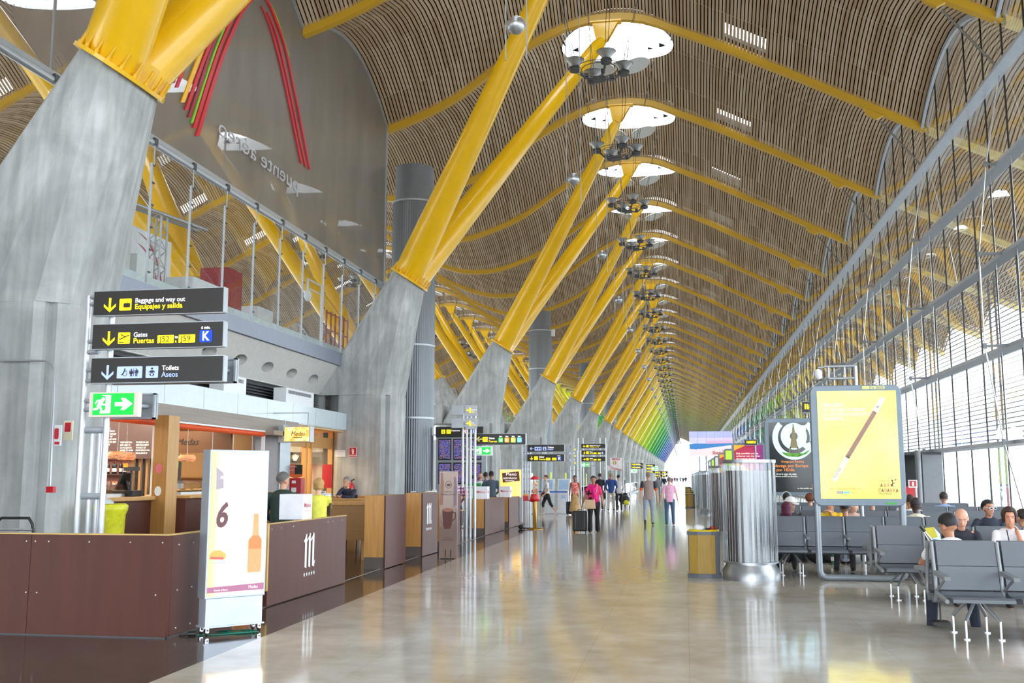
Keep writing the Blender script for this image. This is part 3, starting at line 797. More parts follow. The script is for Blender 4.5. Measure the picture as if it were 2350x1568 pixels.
stripe(Zp([(1800,80),(1855,210),(1905,400),(1960,650),(2015,920),(2060,1125)]), [2,3,3,3,3,3], cR)
stripe(Zp([(1762,40),(1820,180),(1875,370),(1930,610),(1985,880),(2032,1103)]), [1.5,2.5,3,3,3,3], cR)
stripe(Zp([(1780,-20),(1830,40),(1880,160),(1950,380)]), [1.5,1.5,1.5,1], cG)
g = MB(); vs, fs = text_mesh('puente aéreo', 0.5, -0.004, 1.42)
wtx = max(v[0] for v in vs)
vs2 = [Vector((WX+0.05, 27.95-v[0]*5.33/wtx, 10.14+v[1]*1.32)) for v in vs]
n0 = len(vs2); g.add(vs2+[p+Vector((0.02,0,0)) for p in vs2], fs+[tuple(i+n0 for i in f) for f in fs])
LET = mat('letter_steel', (196,198,206), 0.4, 0.3)
tag(obj('wall_lettering', g, LET), 'silver wall lettering seen from behind below the striped emblem', 'lettering')
# things on the mezzanine behind the glass
g = MB()
for dx, dy in ((0,0),(0.32,0),(0,0.32),(0.32,0.32)): g.tube([(-13.7+dx,23.6+dy,5.68),(-13.7+dx,23.6+dy,8.4)], 0.03, 8)
for i in range(11):
    z = 5.75+i*0.25; a = (i % 2)*0.32; b = 0.32-a
    for (p, q) in (((a,0),(b,0)),((0,a),(0,b)),((a,.32),(b,.32)),((.32,a),(.32,b))): g.tube([(-13.7+p[0],23.6+p[1],z),(-13.7+q[0],23.6+q[1],z+0.25)], 0.012, 5)
g.tube([(-13.9,22.3,8.42),(-13.3,25.4,8.42)], 0.05, 8); g.tube([(-13.6,22.3,8.42),(-13.0,25.4,8.42)], 0.05, 8)
tag(obj('lattice_tower', g, GALV), 'silver lattice truss tower behind the mezzanine glass', 'truss tower')
g = MB(); g.box((-14.6,23.3,5.66),(-14.5,26.2,8.3))
e = obj('exhibit_panel', g, WHITE); tag(e, 'white exhibition panel with red arc stripes behind the mezzanine glass', 'panel')
g = MB()
for r in (0.5,0.68,0.86,1.04):
    pts = [(24.3+r*cos(t/12*pi/2)*1.4, 6.4+r*sin(t/12*pi/2)*1.7) for t in range(13)]
    for (a, b), (c, d) in zip(pts, pts[1:]): g.quad((-14.48,a,b),(-14.48,a+0.08,b),(-14.48,c+0.08,d),(-14.48,c,d))
obj('arc_stripes', g, cR, e)
for i, (y0, y1, z1, c, n, lab) in enumerate([(21.2,22.1,7.7,(196,198,198),'kiosk_box','grey kiosk box on the mezzanine next to the near pylon'),(22.4,23.2,7.1,(216,220,222),'kiosk_box','low white box on the mezzanine beside the lattice tower'),(25.3,26.9,7.1,(220,226,230),'kiosk_box','long white counter box on the mezzanine behind the glass'),(27.4,28.4,7.8,(146,20,40),'red_booth','dark red booth standing on the mezzanine behind the glass'),(29.6,30.8,7.0,(214,218,222),'kiosk_box','white box on the mezzanine right of the red booth')]):
    g = MB(); g.box((-14.2,y0,5.655),(-13.3,y1,z1)); tag(obj(n, g, mat('booth_%d' % i, c, 0.5), bevel=0.02), lab, 'booth')
e = empty('dome_camera', (-12.2,31.6,5.66), 'dome camera on a white hooped pole behind the mezzanine glass', 'camera')
g = MB(); g.tube([(-12.2,32.3,5.66),(-12.2,32.3,8.1),(-12.2,31.0,8.1),(-12.2,31.0,7.75)], 0.04, 8); g.tube([(-12.2,32.3,7.8),(-12.2,31.0,7.8)], 0.025, 8); obj('pole', g, WHITE, e)
g = MB(); g.ell((-12.2,31.0,7.55), (0.13,0.13,0.2)); obj('dome', g, WHITE, e)
g = MB()
for i in range(6): g.box((-12.3,33.0+i*0.45,5.66),(-12.25,33.05+i*0.45,7.4))
for z in (6.1,6.7,7.3): g.box((-12.3,33.0,z),(-12.25,35.3,z+0.04))
tag(obj('red_fence', g, mat('scaffold_red', (160,40,50), 0.5)), 'thin red metal scaffold at the far end of the mezzanine', 'scaffold')
# ================================================================ CAFE FRONT UNDER THE MEZZANINE
g = MB(); g.box((-17.0,8,0),(-16.9,37,4.3)); obj('wall_closing', g, mat('closing_wall_brown', (120,104,92), 0.7), kind='structure')  # closing wall behind the shops, added to block light from beyond
g = MB(); g.box((-17,8,0),(-11.9,8.1,4.3)); obj('wall_near', g, CONC, kind='structure')
g = MB(); g.box((-17,36.9,0),(-11.9,37,4.3)); g.box((-17,32.0,0),(-11.9,32.1,4.3)); obj('wall_far', g, CONC, kind='structure')
g = MB(); g.box((-16.9,9,3.0),(-11.1,27,3.05)); obj('ceiling', g, mat('shop_ceiling', (96,74,62), 0.7), kind='structure')
g = MB(); g.box((-10.98,12,2.80),(-10.9,27.3,3.13)); g.box((-10.98,24.9,2.68),(-10.62,27.3,2.80)); obj('trim_74', g, GREYW, kind='structure', bevel=0.005)
for i, (a, b, z, lab) in enumerate([(12.6,19.45,2.72,'orange rolled blind over the nearer cafe window'),(20.1,25.0,2.70,'orange rolled blind over the farther cafe window')]):
    e = empty('window_blind', (-10.9,(a+b)/2,z), lab, 'blind', 'rolled orange blinds')
    g = MB(); g.tube([(-10.95,a,z),(-10.95,b,z)], 0.07, 12); obj('roll', g, ORNG, e)
    g = MB(); g.box((-10.93,a,z+0.05),(-10.86,b,z+0.09)); obj('cover_strip', g, WHITE, e)
g = MB(); g.box((-10.56,18.75,0),(-10.26,19.2,2.82), 0); g.box((-10.26,18.75,0),(-10.25,19.2,2.82), 1)
g.box((-10.9,19.9,0),(-10.85,20.05,2.8), 2)
p = obj('wooden_post', g, [WOOD, WOODD, GALV], bevel=0.005); tag(p, 'square oak post at the cafe front between the two windows', 'post')
for z, c in ((1.75,(226,120,130)),(1.3,(236,240,240))):
    g = MB(); g.add([(-10.42+0.075*cos(t*pi/8), 18.745, z+0.10*sin(t*pi/8)) for t in range(16)], [tuple(range(16))]); obj('round_sticker', g, mat('sticker_%d' % c[1], c, 0.5), p)
# counters
def counter(y0, y1, lab):
    e = empty('cafe_counter', (-10.8,(y0+y1)/2,0), lab, 'counter', 'cafe counters')
    g = MB(); g.box((-11.25,y0,0),(-10.55,y1,1.12)); obj('counter_body', g, LAM, e)
    g = MB(); g.box((-11.5,y0,1.12),(-10.45,y1,1.2)); obj('worktop', g, WOODD, e, bevel=0.02)
    return e
counter(12.2, 18.74, 'nearer cafe counter with brown front and oak top beside the yellow bin bag')
counter(20.15, 25.0, 'farther cafe counter with brown front and oak top beyond the oak post')
g = MB(); g.box((-11.3,25.05,0),(-11.2,26.6,3.0), 0); g.box((-11.3,26.6,0),(-11.15,27.35,3.0), 1); obj('wall_partition', g, [mat('partition_greybrown', (150,142,142), 0.5), mat('partition_steel', (176,186,192), 0.35, 0.5)], kind='structure')
# frames of the windows
for y in (19.45, 20.12, 24.95):
    g = MB(); g.box((-10.98,y-0.03,1.2),(-10.9,y+0.03,2.8)); obj('window_%d' % int(y), g, WHITE, kind='structure')
# glass display cases
CASE = m_glass('case_glass', (0.92,0.96,0.96), 1.0, 0.02)
def showcase(y0, y1, lab):
    e = empty('display_case', (-11.1,(y0+y1)/2,1.2), lab, 'display case', 'glass display cases')
    g = MB(); g.box((-11.35,y0,1.2),(-10.75,y1,1.26)); obj('tray', g, STEEL, e)
    g = MB(); g.prism([(-0.3,0.06),(0.3,0.06),(0.24,0.24),(0.1,0.30),(-0.3,0.30)], (-11.05,y0,1.2), (1,0,0),(0,0,1),(0,y1-y0,0)); obj('glass_hood', g, CASE, e)
    rng = random.Random(int(y0*10)); g = MB()
    n = int((y1-y0)/0.16)
    for i in range(n): g.ell((-11.05+rng.uniform(-.15,.15), y0+0.1+i*0.16, 1.29), (0.07,0.07,0.03), 8, 5)
    tag(obj('pastries', g, mat('pastry', (206,150,84), 0.6, var=0.3, scale=30), e), kind='stuff')
showcase(16.3, 18.1, 'glass pastry display case on the nearer counter')
showcase(20.3, 23.8, 'glass pastry display case on the farther counter')
# till
e = empty('cash_register', (-10.85,18.35,1.2), 'black till with angled screen on the nearer counter', 'cash register')
g = MB(); g.box((-11.05,18.15,1.2),(-10.62,18.5,1.32)); obj('drawer', g, BLACK, e, bevel=0.01)
g = MB(); M = Matrix.Translation((-10.9,18.3,1.5)) @ Matrix.Rotation(radians(25), 4, 'Y'); g.cbox((0,0,0), (0.05,0.34,0.36), 0, M); g.tube([(-10.8,18.3,1.32),(-10.85,18.3,1.5)], 0.04, 8); obj('screen', g, BLACK, e, bevel=0.01)
g = MB(); g.cbox((-10.75,18.3,1.74), (0.32,0.06,0.08)); g.tube([(-10.78,18.35,1.32),(-10.78,18.35,1.72)], 0.025, 8); obj('customer_display', g, DGREY, e)
g = MB(); g.cbox((-10.86,18.26,1.81), (0.09,0.02,0.08)); obj('note', g, mat('sticky_note', (240,200,60), 0.6), e)
# brown menu wall facing the hall, shelves with bottles and glasses
TXT = mat('white_lettering', (240,236,230), 0.5, emit=0.25)
g = MB(); g.box((-15.8,21.5,2.0),(-12.1,21.6,3.02)); mw_ = obj('menu_board', g, mat('menu_board_brown', (84,60,54), 0.6)); tag(mw_, 'large brown menu board with rows of white lettering inside the cafe', 'menu board')
g = MB(); rng = random.Random(4)
W_ = 'SUPPED UP YET ICE SALIDA ABRE UN DIA PICARSE MIENTRAS BREAD RICE SALAD GRANDES PASTRIES CHILLED JUICE WINE SEMILLAS FROM MADRID CAN BE THE BEST CAFE TU'.split()
for col, (x0, z0, n) in enumerate([(-13.45,2.62,6),(-12.95,2.36,5),(-12.55,2.36,5)]):
    for i in range(n):
        s_ = ' '.join(rng.choice(W_) for _ in range(3 if col else 3))
        txt(g, s_[:22 if col == 0 else 14], (x0, 21.495, z0-0.062*i), XU, ZU, 0.055, 0, 0.01, 0.75)
obj('lettering', g, TXT, mw_)
g = MB(); g.box((-15.8,21.7,0),(-12.75,21.75,3.0)); 
obj('wall_brick', g, mat('brick_red', (178,120,104), 0.7, var=0.3, scale=20, stretch=(1,1,6)), kind='structure')
g = MB()
for i in range(14): g.box((-12.75+i*0.09,21.7,0),(-12.70+i*0.09,21.76,2.1), i % 2)
obj('trim_75', g, [WOOD, mat('dark_stripe', (40,30,28), 0.5)], kind='structure')
SHELF = mat('dark_shelf', (70,50,40), 0.5)
for i, (z, lab) in enumerate([(1.62,'dark wall shelf holding wine bottles behind the bar'),(1.26,'dark wall shelf holding drinking glasses behind the bar')]):
    g = MB(); g.box((-14.6,21.42,z),(-12.75,21.7,z+0.03)); tag(obj('wall_shelf', g, SHELF), lab, 'shelf')
WINE = mat('dark_bottle', (24,26,28), 0.12); LBL = mat('bottle_label', (214,210,204), 0.6)
b0 = empty('wine_bottle', (0,0,0)); g = MB(); g.lathe((0,0,0), [(0.033,0),(0.037,0.01),(0.037,0.18),(0.03,0.215),(0.014,0.24),(0.014,0.29),(0.016,0.30)], 14); obj('bottle_glass', g, WINE, b0, local=True)
g = MB(); g.lathe((0,0,0), [(0.0375,0.05),(0.0375,0.13)], 14); obj('bottle_label', g, LBL, b0, local=True)
g = MB(); g.lathe((0,0,0), [(0.0165,0.26),(0.0165,0.302)], 10); obj('capsule', g, mat('capsule_red', (120,30,34), 0.4), b0, local=True)
for i in range(14):
    o = b0 if i == 0 else dup(b0); o.location = (-12.82-0.10*i-0.02*(i % 3), 21.52+0.04*(i % 2), 1.65)
    tag(o, 'dark wine bottle with pale label in the row on the upper bar shelf', 'bottle', 'wine bottles on the bar shelf')
GLS = m_glass('drinking_glass', (0.85,0.88,0.9), 1.2, 0.12)
for i in range(16):
    if i == 0:
        g = MB(); g.lathe((0,0,0), [(0.03,0),(0.03,0.005),(0.006,0.01),(0.006,0.08),(0.03,0.10),(0.038,0.14),(0.032,0.18)], 12); gl0 = obj('wine_glass', g, GLS, local=True); o = gl0
    else: o = dup(gl0)
    o.location = (-12.84-0.095*i, 21.55, 1.29); tag(o, 'clear stemmed glass in the row on the lower bar shelf', 'glass', 'stemmed glasses on the bar shelf')
# lamps of the cafe
SH1 = mat('veneer_shade', (236,150,96), 0.5, emit=0.5); SH2 = mat('veneer_strip', (196,160,140), 0.5)
def pendant():
    t = empty('pendant_lamp', (0,0,0)); g = MB(); g.tube([(0,0,0.1),(0,0,1.2)], 0.006, 5); obj('cord', g, WHITE, t, local=True)
    for j, (ry, rz_, c) in enumerate(((25,10,SH1),(-25,70,SH2),(20,130,SH1),(-20,20,SH1))):
        g = MB(); M = Matrix.Rotation(radians(rz_), 4, 'Z') @ Matrix.Rotation(radians(ry), 4, 'Y'); n = 28; R_ = 0.235
        a = [M @ Vector((R_*cos(2*pi*k/n), R_*sin(2*pi*k/n), -0.075)) for k in range(n)]; b = [M @ Vector((R_*cos(2*pi*k/n), R_*sin(2*pi*k/n), 0.075)) for k in range(n)]
        c2 = [M @ Vector((R_*1.03*cos(2*pi*k/n), R_*1.03*sin(2*pi*k/n), 0.0)) for k in range(n)]
        vs = [Vector((p.x, p.y, p.z*0.62)) for p in a+c2+b]
        g.add(vs, [(k, (k+1) % n, n+(k+1) % n, n+k) for k in range(n)]+[(n+k, n+(k+1) % n, 2*n+(k+1) % n, 2*n+k) for k in range(n)], 0, True)
        obj('veneer_band', g, c, t, local=True)
    g = MB(); g.ell((0,0,0), (0.06,0.06,0.06), 10, 6); obj('bulb', g, mat('warm_bulb', (255,200,130), emit=14), t, local=True)
    return t
pd = pendant(); pd.scale = (.78,.78,.78)
for i, (y, lab) in enumerate([(17.15,'woven orange pendant lamp above the counter, partly hidden by the sign poles'),(18.1,'woven orange pendant lamp above the nearer counter, middle of its three'),(19.0,'woven orange pendant lamp next to the oak post on its near side'),(20.9,'woven orange pendant lamp just beyond the oak post'),(22.1,'woven orange pendant lamp above the farther counter, second beyond the post'),(23.2,'woven orange pendant lamp above the farther counter, third beyond the post'),(24.3,'woven orange pendant lamp farthest along the cafe counter')]):
    o = pd if i == 0 else dup(pd); x = -11.3 if 18.5 < y < 19.3 else -10.95; o.location = (x, y, 2.0); tag(o, lab, 'pendant lamp', 'pendant lamps over the cafe counter')
DL = mat('downlight_glow', (236,255,236), emit=9)
for i, (x, y) in enumerate([(-12.6,16.5),(-12.6,17.8),(-12.5,19.1),(-12.4,20.4),(-12.2,21.2),(-12.6,23.2),(-12.6,25.0)]):
    g = MB(); g.cyl((x,y), 0.22, 2.95, 3.0, 20); tag(obj('ceiling_light', g, DL), 'round recessed light in the dark cafe ceiling', 'ceiling light', 'round cafe ceiling lights')
def area(name, loc, sx, sy, power, col, rot=(0,0,0)):
    l = bpy.data.lights.new(name, 'AREA'); l.shape = 'RECTANGLE'; l.size = sx; l.size_y = sy; l.energy = power; l.color = col
    o = bpy.data.objects.new(name, l); link(o); o.location = loc; o.rotation_euler = rot; return o
area('cafe_light', (-13.4,19,2.93), 3.0, 10, 650, (1.0,0.88,0.74))
area('jewellers_light', (-13.4,29.4,2.9), 2.4, 3.6, 420, (1.0,0.74,0.44))
# farther part of the cafe interior
g = MB(); g.box((-15.5,25.6,0),(-11.5,25.7,3.0)); obj('wall_cafe_end', g, mat('warm_oak_wall', (214,160,104), 0.5, stretch=(8,1,0.3), scale=6), kind='structure')
g = MB(); g.box((-13.4,24.0,2.2),(-11.4,24.1,2.75)); o = obj('cafe_sign', g, mat('sign_brown', (96,60,24), 0.5)); tag(o, 'brown cafe name sign with black script inside the farther window', 'sign')
g = MB(); g.tube([(-13.2,24.05,2.7),(-13.2,24.05,3.02)], .012, 6); g.tube([(-11.6,24.05,2.7),(-11.6,24.05,3.02)], .012, 6); obj('hanger_rods', g, GALV, o)
g = MB(); txt(g, 'Medas', (-12.9,23.99,2.4), XU, ZU, 0.24, 0, 0.0, 1.0, 0.3); obj('lettering', g, BLACK, o)
g = MB(); g.box((-13.7,24.3,1.8),(-12.9,24.35,2.12)); o = obj('green_sign', g, mat('green_sign', (150,210,30), 0.5, emit=0.8)); tag(o, 'small bright green sign inside the cafe window', 'sign')
g = MB(); g.tube([(-13.6,24.33,2.1),(-13.6,24.33,3.02)], .01, 6); g.tube([(-13.0,24.33,2.1),(-13.0,24.33,3.02)], .01, 6); obj('hanger_rods', g, GALV, o)
g = MB(); txt(g, 'TOUS', (-13.5,24.29,1.9), XU, ZU, 0.16, 0, 0.02); obj('lettering', g, WHITE, o)
for z, lab in ((1.55,'upper oak shelf at the back of the farther cafe window'),(1.2,'lower oak shelf at the back of the farther cafe window')):
    g = MB(); g.box((-13.8,25.2,z),(-11.6,25.6,z+0.04)); tag(obj('oak_shelf', g, WOODD), lab, 'shelf')
# jewellers next door
WARM = mat('warm_panel', (226,190,140), 0.6); 
g = MB(); g.box((-15.2,27.4,0),(-15.1,32,3.1)); g.box((-15.2,27.35,0),(-11.3,27.42,3.1)); obj('wall_jewellers', g, WARM, kind='structure')
g = MB(); g.box((-15.1,27.4,3.05),(-11.1,32,3.1)); obj('ceiling', g, WARM, kind='structure')
e = empty('window_5', (-11.6,29.6,0), kind='structure')
g = MB(); g.box((-11.62,27.5,0.1),(-11.60,32,2.5)); obj('window_glass', g, CASE, e)
g = MB()
for y in (27.5,29.6,30.0,31.9): g.box((-11.68,y-0.05,0),(-11.52,y+0.05,3.05))
g.box((-11.66,27.5,2.5),(-11.56,32,2.85)); obj('window_frame', g, WOODD, e)
g = MB(); g.box((-12.5,27.7,0),(-11.9,31.8,0.85)); o = obj('display_plinth', g, WOODD); tag(o, 'oak display plinth in the jewellers window', 'plinth')
for i, y in enumerate((28.0,28.6,30.3,30.8,31.3)):
    g = MB(); g.lathe((-12.2,y,0.85), [(0.05,0),(0.07,0.02),(0.03,0.1),(0.06,0.2),(0.09,0.26),(0.02,0.3)], 12); tag(obj('jewellery_stand', g, mat('pale_velvet', (232,222,206), 0.6)), 'small pale jewellery stand in the jewellers window', 'stand', 'jewellery stands')
e = empty('crown_sign', (-12.8,29.6,2.2), 'dark band with pale crown mark and letters inside the jewellers shop', 'sign')
g = MB(); g.box((-12.9,27.5,2.05),(-12.85,31.8,2.4)); g.box((-13.9,31.7,2.05),(-11.8,31.75,2.4)); obj('band', g, mat('sign_black_brown', (46,38,30), 0.5), e)
CRN = mat('crown_cream', (250,226,180), 0.5, emit=1.2)
g = MB()
for x in (-13.55,-12.75):
    for a in (-2,-1,0,1,2):
        g.add([(x-0.05,31.69,2.12),(x+0.05,31.69,2.12),(x+a*0.055+0.015,31.69,2.30-abs(a)*0.02),(x+a*0.055-0.015,31.69,2.30-abs(a)*0.02)], [(0,1,2,3)])
        g.add([(x+a*0.055+0.022*cos(t), 31.688, 2.31-abs(a)*0.02+0.022*sin(t)) for t in [2*pi*k/8 for k in range(8)]], [tuple(range(8))])
txt(g, 'X', (-13.05,31.69,2.13), XU, ZU, 0.24, 0, 0.01); obj('crown_mark', g, CRN, e)
g = MB(); g.box((-11.52,30.95,1.23),(-11.2,31.0,1.98)); tag(obj('red_poster_board', g, mat('red_board', (176,24,44), 0.5)), 'plain dark red board fixed in front of the jewellers beside the pylon', 'board')
e = empty('donation_machine', (-11.05,27.6,0), 'red coin machine on a stand with an orange header in front of the jewellers', 'machine')
g = MB(); g.box((-11.25,27.5,0.9),(-10.86,27.8,1.55)); g.tube([(-11.05,27.65,0),(-11.05,27.65,0.92)], 0.05, 8); g.cyl((-11.05,27.65),0.2,0,0.03); obj('body', g, mat('machine_red', (178,22,34), 0.35), e, bevel=0.02)
g = MB(); g.box((-11.14,27.49,1.40),(-11.02,27.495,1.48)); g.box((-11.15,27.49,1.12),(-11.0,27.495,1.28)); obj('label_plate', g, WHITE, e)
g = MB(); g.box((-11.35,27.6,1.66),(-11.1,27.63,1.95), 1); g.box((-11.1,27.6,1.66),(-10.88,27.63,1.93), 2); g.add([(-11.07+0.2*cos(k*pi/12), 27.62, 1.63+0.08*sin(k*pi/12)) for k in range(24)], [tuple(range(24))], 0); obj('header', g, [mat('header_orange', (222,108,50), 0.5), mat('header_salmon', (190,100,80), 0.5), BLACK], e)
g = MB(); txt(g, 'DONATIVOS', (-11.34,27.595,1.86), XU, ZU, 0.05); txt(g, 'GRACIAS', (-11.34,27.595,1.76), XU, ZU, 0.05); obj('lettering', g, WHITE, e)
# hanging cafe light box
e = empty('hanging_light_box', (-10.25,25.6,2.55), 'glowing amber light box with black script hanging at the cafe end', 'light box')
g = MB(); g.box((-10.75,25.5,2.50),(-10.62,25.9,2.96), 1); g.box((-10.62,25.55,2.51),(-9.88,25.85,2.93), 1); obj('housing', g, [GALV, GALV], e)
def m_amber():
    m, nt, b = nodes('amber_print'); L = nt.links; tc = N(nt,'TexCoord'); n1 = N(nt,'TexNoise',Scale=9.0,Detail=6.0); L.new(tc.outputs['Object'], n1.inputs['Vector'])
    r = ramp(nt, [(0.3,(226,150,40)),(0.5,(250,206,110)),(0.7,(255,236,190))]); L.new(n1.outputs[0], r.inputs[0]); L.new(r.outputs[0], b.inputs['Base Color']); L.new(r.outputs[0], b.inputs['Emission Color']); b.inputs['Emission Strength'].default_value = 0.8; return m
g = MB(); plate(g, (-10.6,25.545,2.53), XU, ZU, 0, 0, 0.70, 0.38); obj('print', g, m_amber(), e)
g = MB(); txt(g, 'Medas', (-10.42,25.54,2.68), XU, ZU, 0.17, 0, 0.0, 0.9, 0.3); g.box((-10.36,25.54,2.62),(-10.1,25.541,2.64)); obj('lettering', g, BLACK, e)
g = MB(); g.tube([(-10.66,25.7,2.94),(-10.66,25.7,3.12)], 0.015, 6); g.tube([(-10.0,25.7,2.92),(-10.0,25.7,3.3),(-11.0,25.7,3.3)], 0.015, 6); obj('hanger', g, GALV, e)
# on the cafe pylon
e = empty('fire_extinguisher', (-10.75,31.62,0.95), 'red fire extinguisher hanging on the concrete cafe pylon', 'fire extinguisher')
RED = mat('signal_red', (196,20,36), 0.3)
g = MB(); g.lathe((-10.75,31.62,0.92), [(0.075,0),(0.085,0.03),(0.085,0.36),(0.07,0.42),(0.03,0.45),(0.025,0.5)], 18); obj('cylinder', g, RED, e)
g = MB(); g.lathe((-10.75,31.62,0.92), [(0.0865,0.12),(0.0865,0.28)], 18); obj('label', g, WHITE, e)
g = MB(); g.tube([(-10.75,31.62,1.43),(-10.85,31.6,1.46),(-10.93,31.6,1.35),(-10.95,31.6,1.1),(-10.88,31.6,0.92)], 0.014, 6); g.tube([(-10.8,31.62,1.44),(-10.65,31.6,1.5)], 0.014, 6); g.tube([(-10.78,31.62,1.46),(-10.66,31.6,1.52)], 0.01, 6); obj('hose_and_lever', g, BLACK, e)
g = MB(); g.box((-10.88,31.69,2.22),(-10.63,31.715,2.55)); o = obj('extinguisher_sign', g, WHITE); tag(o, 'red fire extinguisher symbol sign on the concrete cafe pylon', 'sign')
g = MB(); plate(g, (-10.87,31.688,2.23), XU, ZU, 0, 0.07, 0.23, 0.31); plate(g, (-10.87,31.688,2.23), XU, ZU, 0, 0, 0.23, 0.05); obj('red_field', g, RED, o)
g = MB(); plate(g, (-10.87,31.687,2.23), XU, ZU, 0.09, 0.10, 0.15, 0.26, 0, 0, 0.02); g.tube([(-10.76,31.686,2.5),(-10.80,31.686,2.5),(-10.82,31.686,2.4)], 0.006, 5); txt(g, 'EXTINTOR', (-10.86,31.686,2.24), XU, ZU, 0.04); obj('symbol', g, WHITE, o)
g = MB(); g.box((-11.36,31.69,2.24),(-11.02,31.715,2.46)); o = obj('paper_notice', g, mat('notice_paper', (226,230,236), 0.7)); tag(o, 'white paper notice taped on the concrete cafe pylon', 'notice')
g = MB()
for i in range(5): g.box((-11.33,31.688,2.42-0.03*i),(-11.05-0.05*(i % 3),31.689,2.425-0.03*i))
obj('print_lines', g, GREYP, o)
# on the near pylon
o = at(128,1000,1,13.6); g = MB(); g.box((o.x-0.08,13.64,o.z-0.15),(o.x+0.06,13.66,o.z+0.16)); oo = obj('pylon_notice', g, WHITE); tag(oo, 'white sign with red print on the near pylon beside the conduit', 'sign')
g = MB(); plate(g, (o.x-0.06,13.635,o.z-0.13), XU, ZU, 0.02, 0, 0.1, 0.04); plate(g, (o.x-0.06,13.635,o.z-0.05), XU, ZU, 0.01, 0, 0.08, 0.16, 0, 0, 0.02); obj('red_print', g, cR, oo)
o = at(175,990,1,14.2); g = MB(); g.box((o.x-0.05,13.95,o.z-0.15),(o.x+0.10,13.97,o.z+0.15)); oo = obj('hose_sign', g, mat('cream_sign', (240,232,200), 0.5)); tag(oo, 'cream sign with red hose symbol between near pylon and cafe', 'sign')
g = MB(); plate(g, (o.x-0.03,13.945,o.z-0.02), XU, ZU, 0, 0, 0.10, 0.14); obj('red_print', g, cR, oo)
g = MB(); q = [at(0,828,1,13.62), at(105,828,1,13.62), at(122,838,1,13.62), at(127,850,1,13.62), at(115,1115,1,13.62)]; g.tube(q, 0.016, 8); o = obj('conduit_pipe', g, GALV); tag(o, 'thin grey conduit pipe bending down the near pylon', 'conduit')
c = at(115,1124,1,13.6); g = MB(); g.cbox((c.x,13.62,c.z), (0.12,0.07,0.09)); o = obj('call_point', g, RED, bevel=0.005); tag(o, 'small red fire alarm call point on the near pylon', 'call point')
e = empty('hose_reel', (-9.75,14.6,0.5), 'dark red hose reel with black hose beside the near pylon', 'hose reel')
c = at(165,1185,1,15.0)
g = MB(); M = Matrix.Translation((c.x,15.0,c.z)) @ Matrix.Rotation(pi/2, 4, 'Y'); g.cyl((0,0), 0.30, -0.06, 0.06, 28, M=M); obj('reel', g, mat('reel_red', (140,20,40), 0.4), e)
g = MB(); g.tube([(c.x+0.02,14.7,c.z+0.32),(c.x-0.1,14.65,c.z+0.2),(c.x-0.14,14.65,c.z-0.15),(c.x-0.05,14.7,c.z-0.4)], 0.025, 8); obj('hose', g, BLACK, e)
# low louvred wall behind chimney, departures area
g = MB(); g.box((-12.2,40,0),(-12.1,52,3.4)); g.box((-12.2,52.5,0),(-12.1,66,3.4)); obj('wall_service', g, mat('service_wall', (210,216,214), 0.5), kind='structure')
for i in range(2, 20):
    y = 51.5+18*(i-1)-17; g = MB(); g.box((-12.25,y+18,0),(-12.15,y+33,3.3)); 
    if i > 2: obj('wall_service', g, mat('service_wall', (210,216,214)), kind='structure')
# ================================================================ SIGNS
SBLK = mat('sign_black', (44,41,39), 0.45, var=0.02, emit=0.04)
def glow(name, c, e=0.9): return mat('glow_'+name, c, 0.5, emit=e, var=0.01)
GY, GW, GB, GL, GBK = glow('yellow',(255,226,10)), glow('white',(250,248,250)), glow('blue',(0,60,214)), glow('lilac',(158,176,240)), mat('sign_ink', (52,46,30), 0.5)
GGR, GRD, GOR, GLB, GLIME = glow('green',(0,186,60)), glow('red',(226,20,44)), glow('orange',(250,150,20)), glow('light_blue',(80,180,240)), glow('lime',(190,220,60))
MS = [SBLK, GALV, GY, GW, GB, GL, GBK, GGR, GRD, GOR, GLB, GLIME]
class Face:
    """a flat sign front across the hall at depth Y; works in photo pixels of that front"""
    def __init__(s, Y, x0, y0, x1, y1):
        a, b, c = at(x0, y0, 1, Y), at(x1, y0, 1, Y), at(x0, y1, 1, Y)
        s.Y = Y; s.o = Vector((a.x, Y, (a.z+b.z)/2)); s.w = b.x-a.x; s.h = s.o.z-c.z; s.x0, s.y0 = x0, y0; s.kx = s.w/(x1-x0); s.ky = s.h/(y1-y0)
    def p(s, x, y): return ((x-s.x0)*s.kx, -(y-s.y0)*s.ky)
    def poly(s, g, pts, mi, d=0.004): return poly(g, s.o-Vector((0,d,0)), XU, ZU, [s.p(*q) for q in pts], mi)
    def rect(s, g, x0, y0, x1, y1, mi, r=0, d=0.003):
        a, b = s.p(x0, y1); c, e = s.p(x1, y0); return plate(g, s.o-Vector((0,d,0)), XU, ZU, a, b, c, e, mi, 0, r*s.kx)
    def text(s, g, t, x, y, size, mi, bold=0.012, sx=0.88, align='LEFT', d=0.006):
        a, b = s.p(x, y); return txt(g, t, s.o+Vector((a,-d,b)), XU, ZU, size*s.ky*1.55, mi, bold, sx*1.1, 0, align)
    def line(s, g, pts, w, mi, d=0.006):
        for (x0, y0), (x1, y1) in zip(pts, pts[1:]):
            L_ = hypot(x1-x0, y1-y0) or 1; nx, ny = -(y1-y0)/L_*w/2, (x1-x0)/L_*w/2; ex, ey = (x1-x0)/L_*w*0.2, (y1-y0)/L_*w*0.2
            s.poly(g, [(x0+nx-ex,y0+ny-ey),(x0-nx-ex,y0-ny-ey),(x1-nx+ex,y1-ny+ey),(x1+nx+ex,y1+ny+ey)], mi, d)
    def disc(s, g, x, y, r, mi, d=0.006): s.poly(g, circ(x, y, r, 14), mi, d)
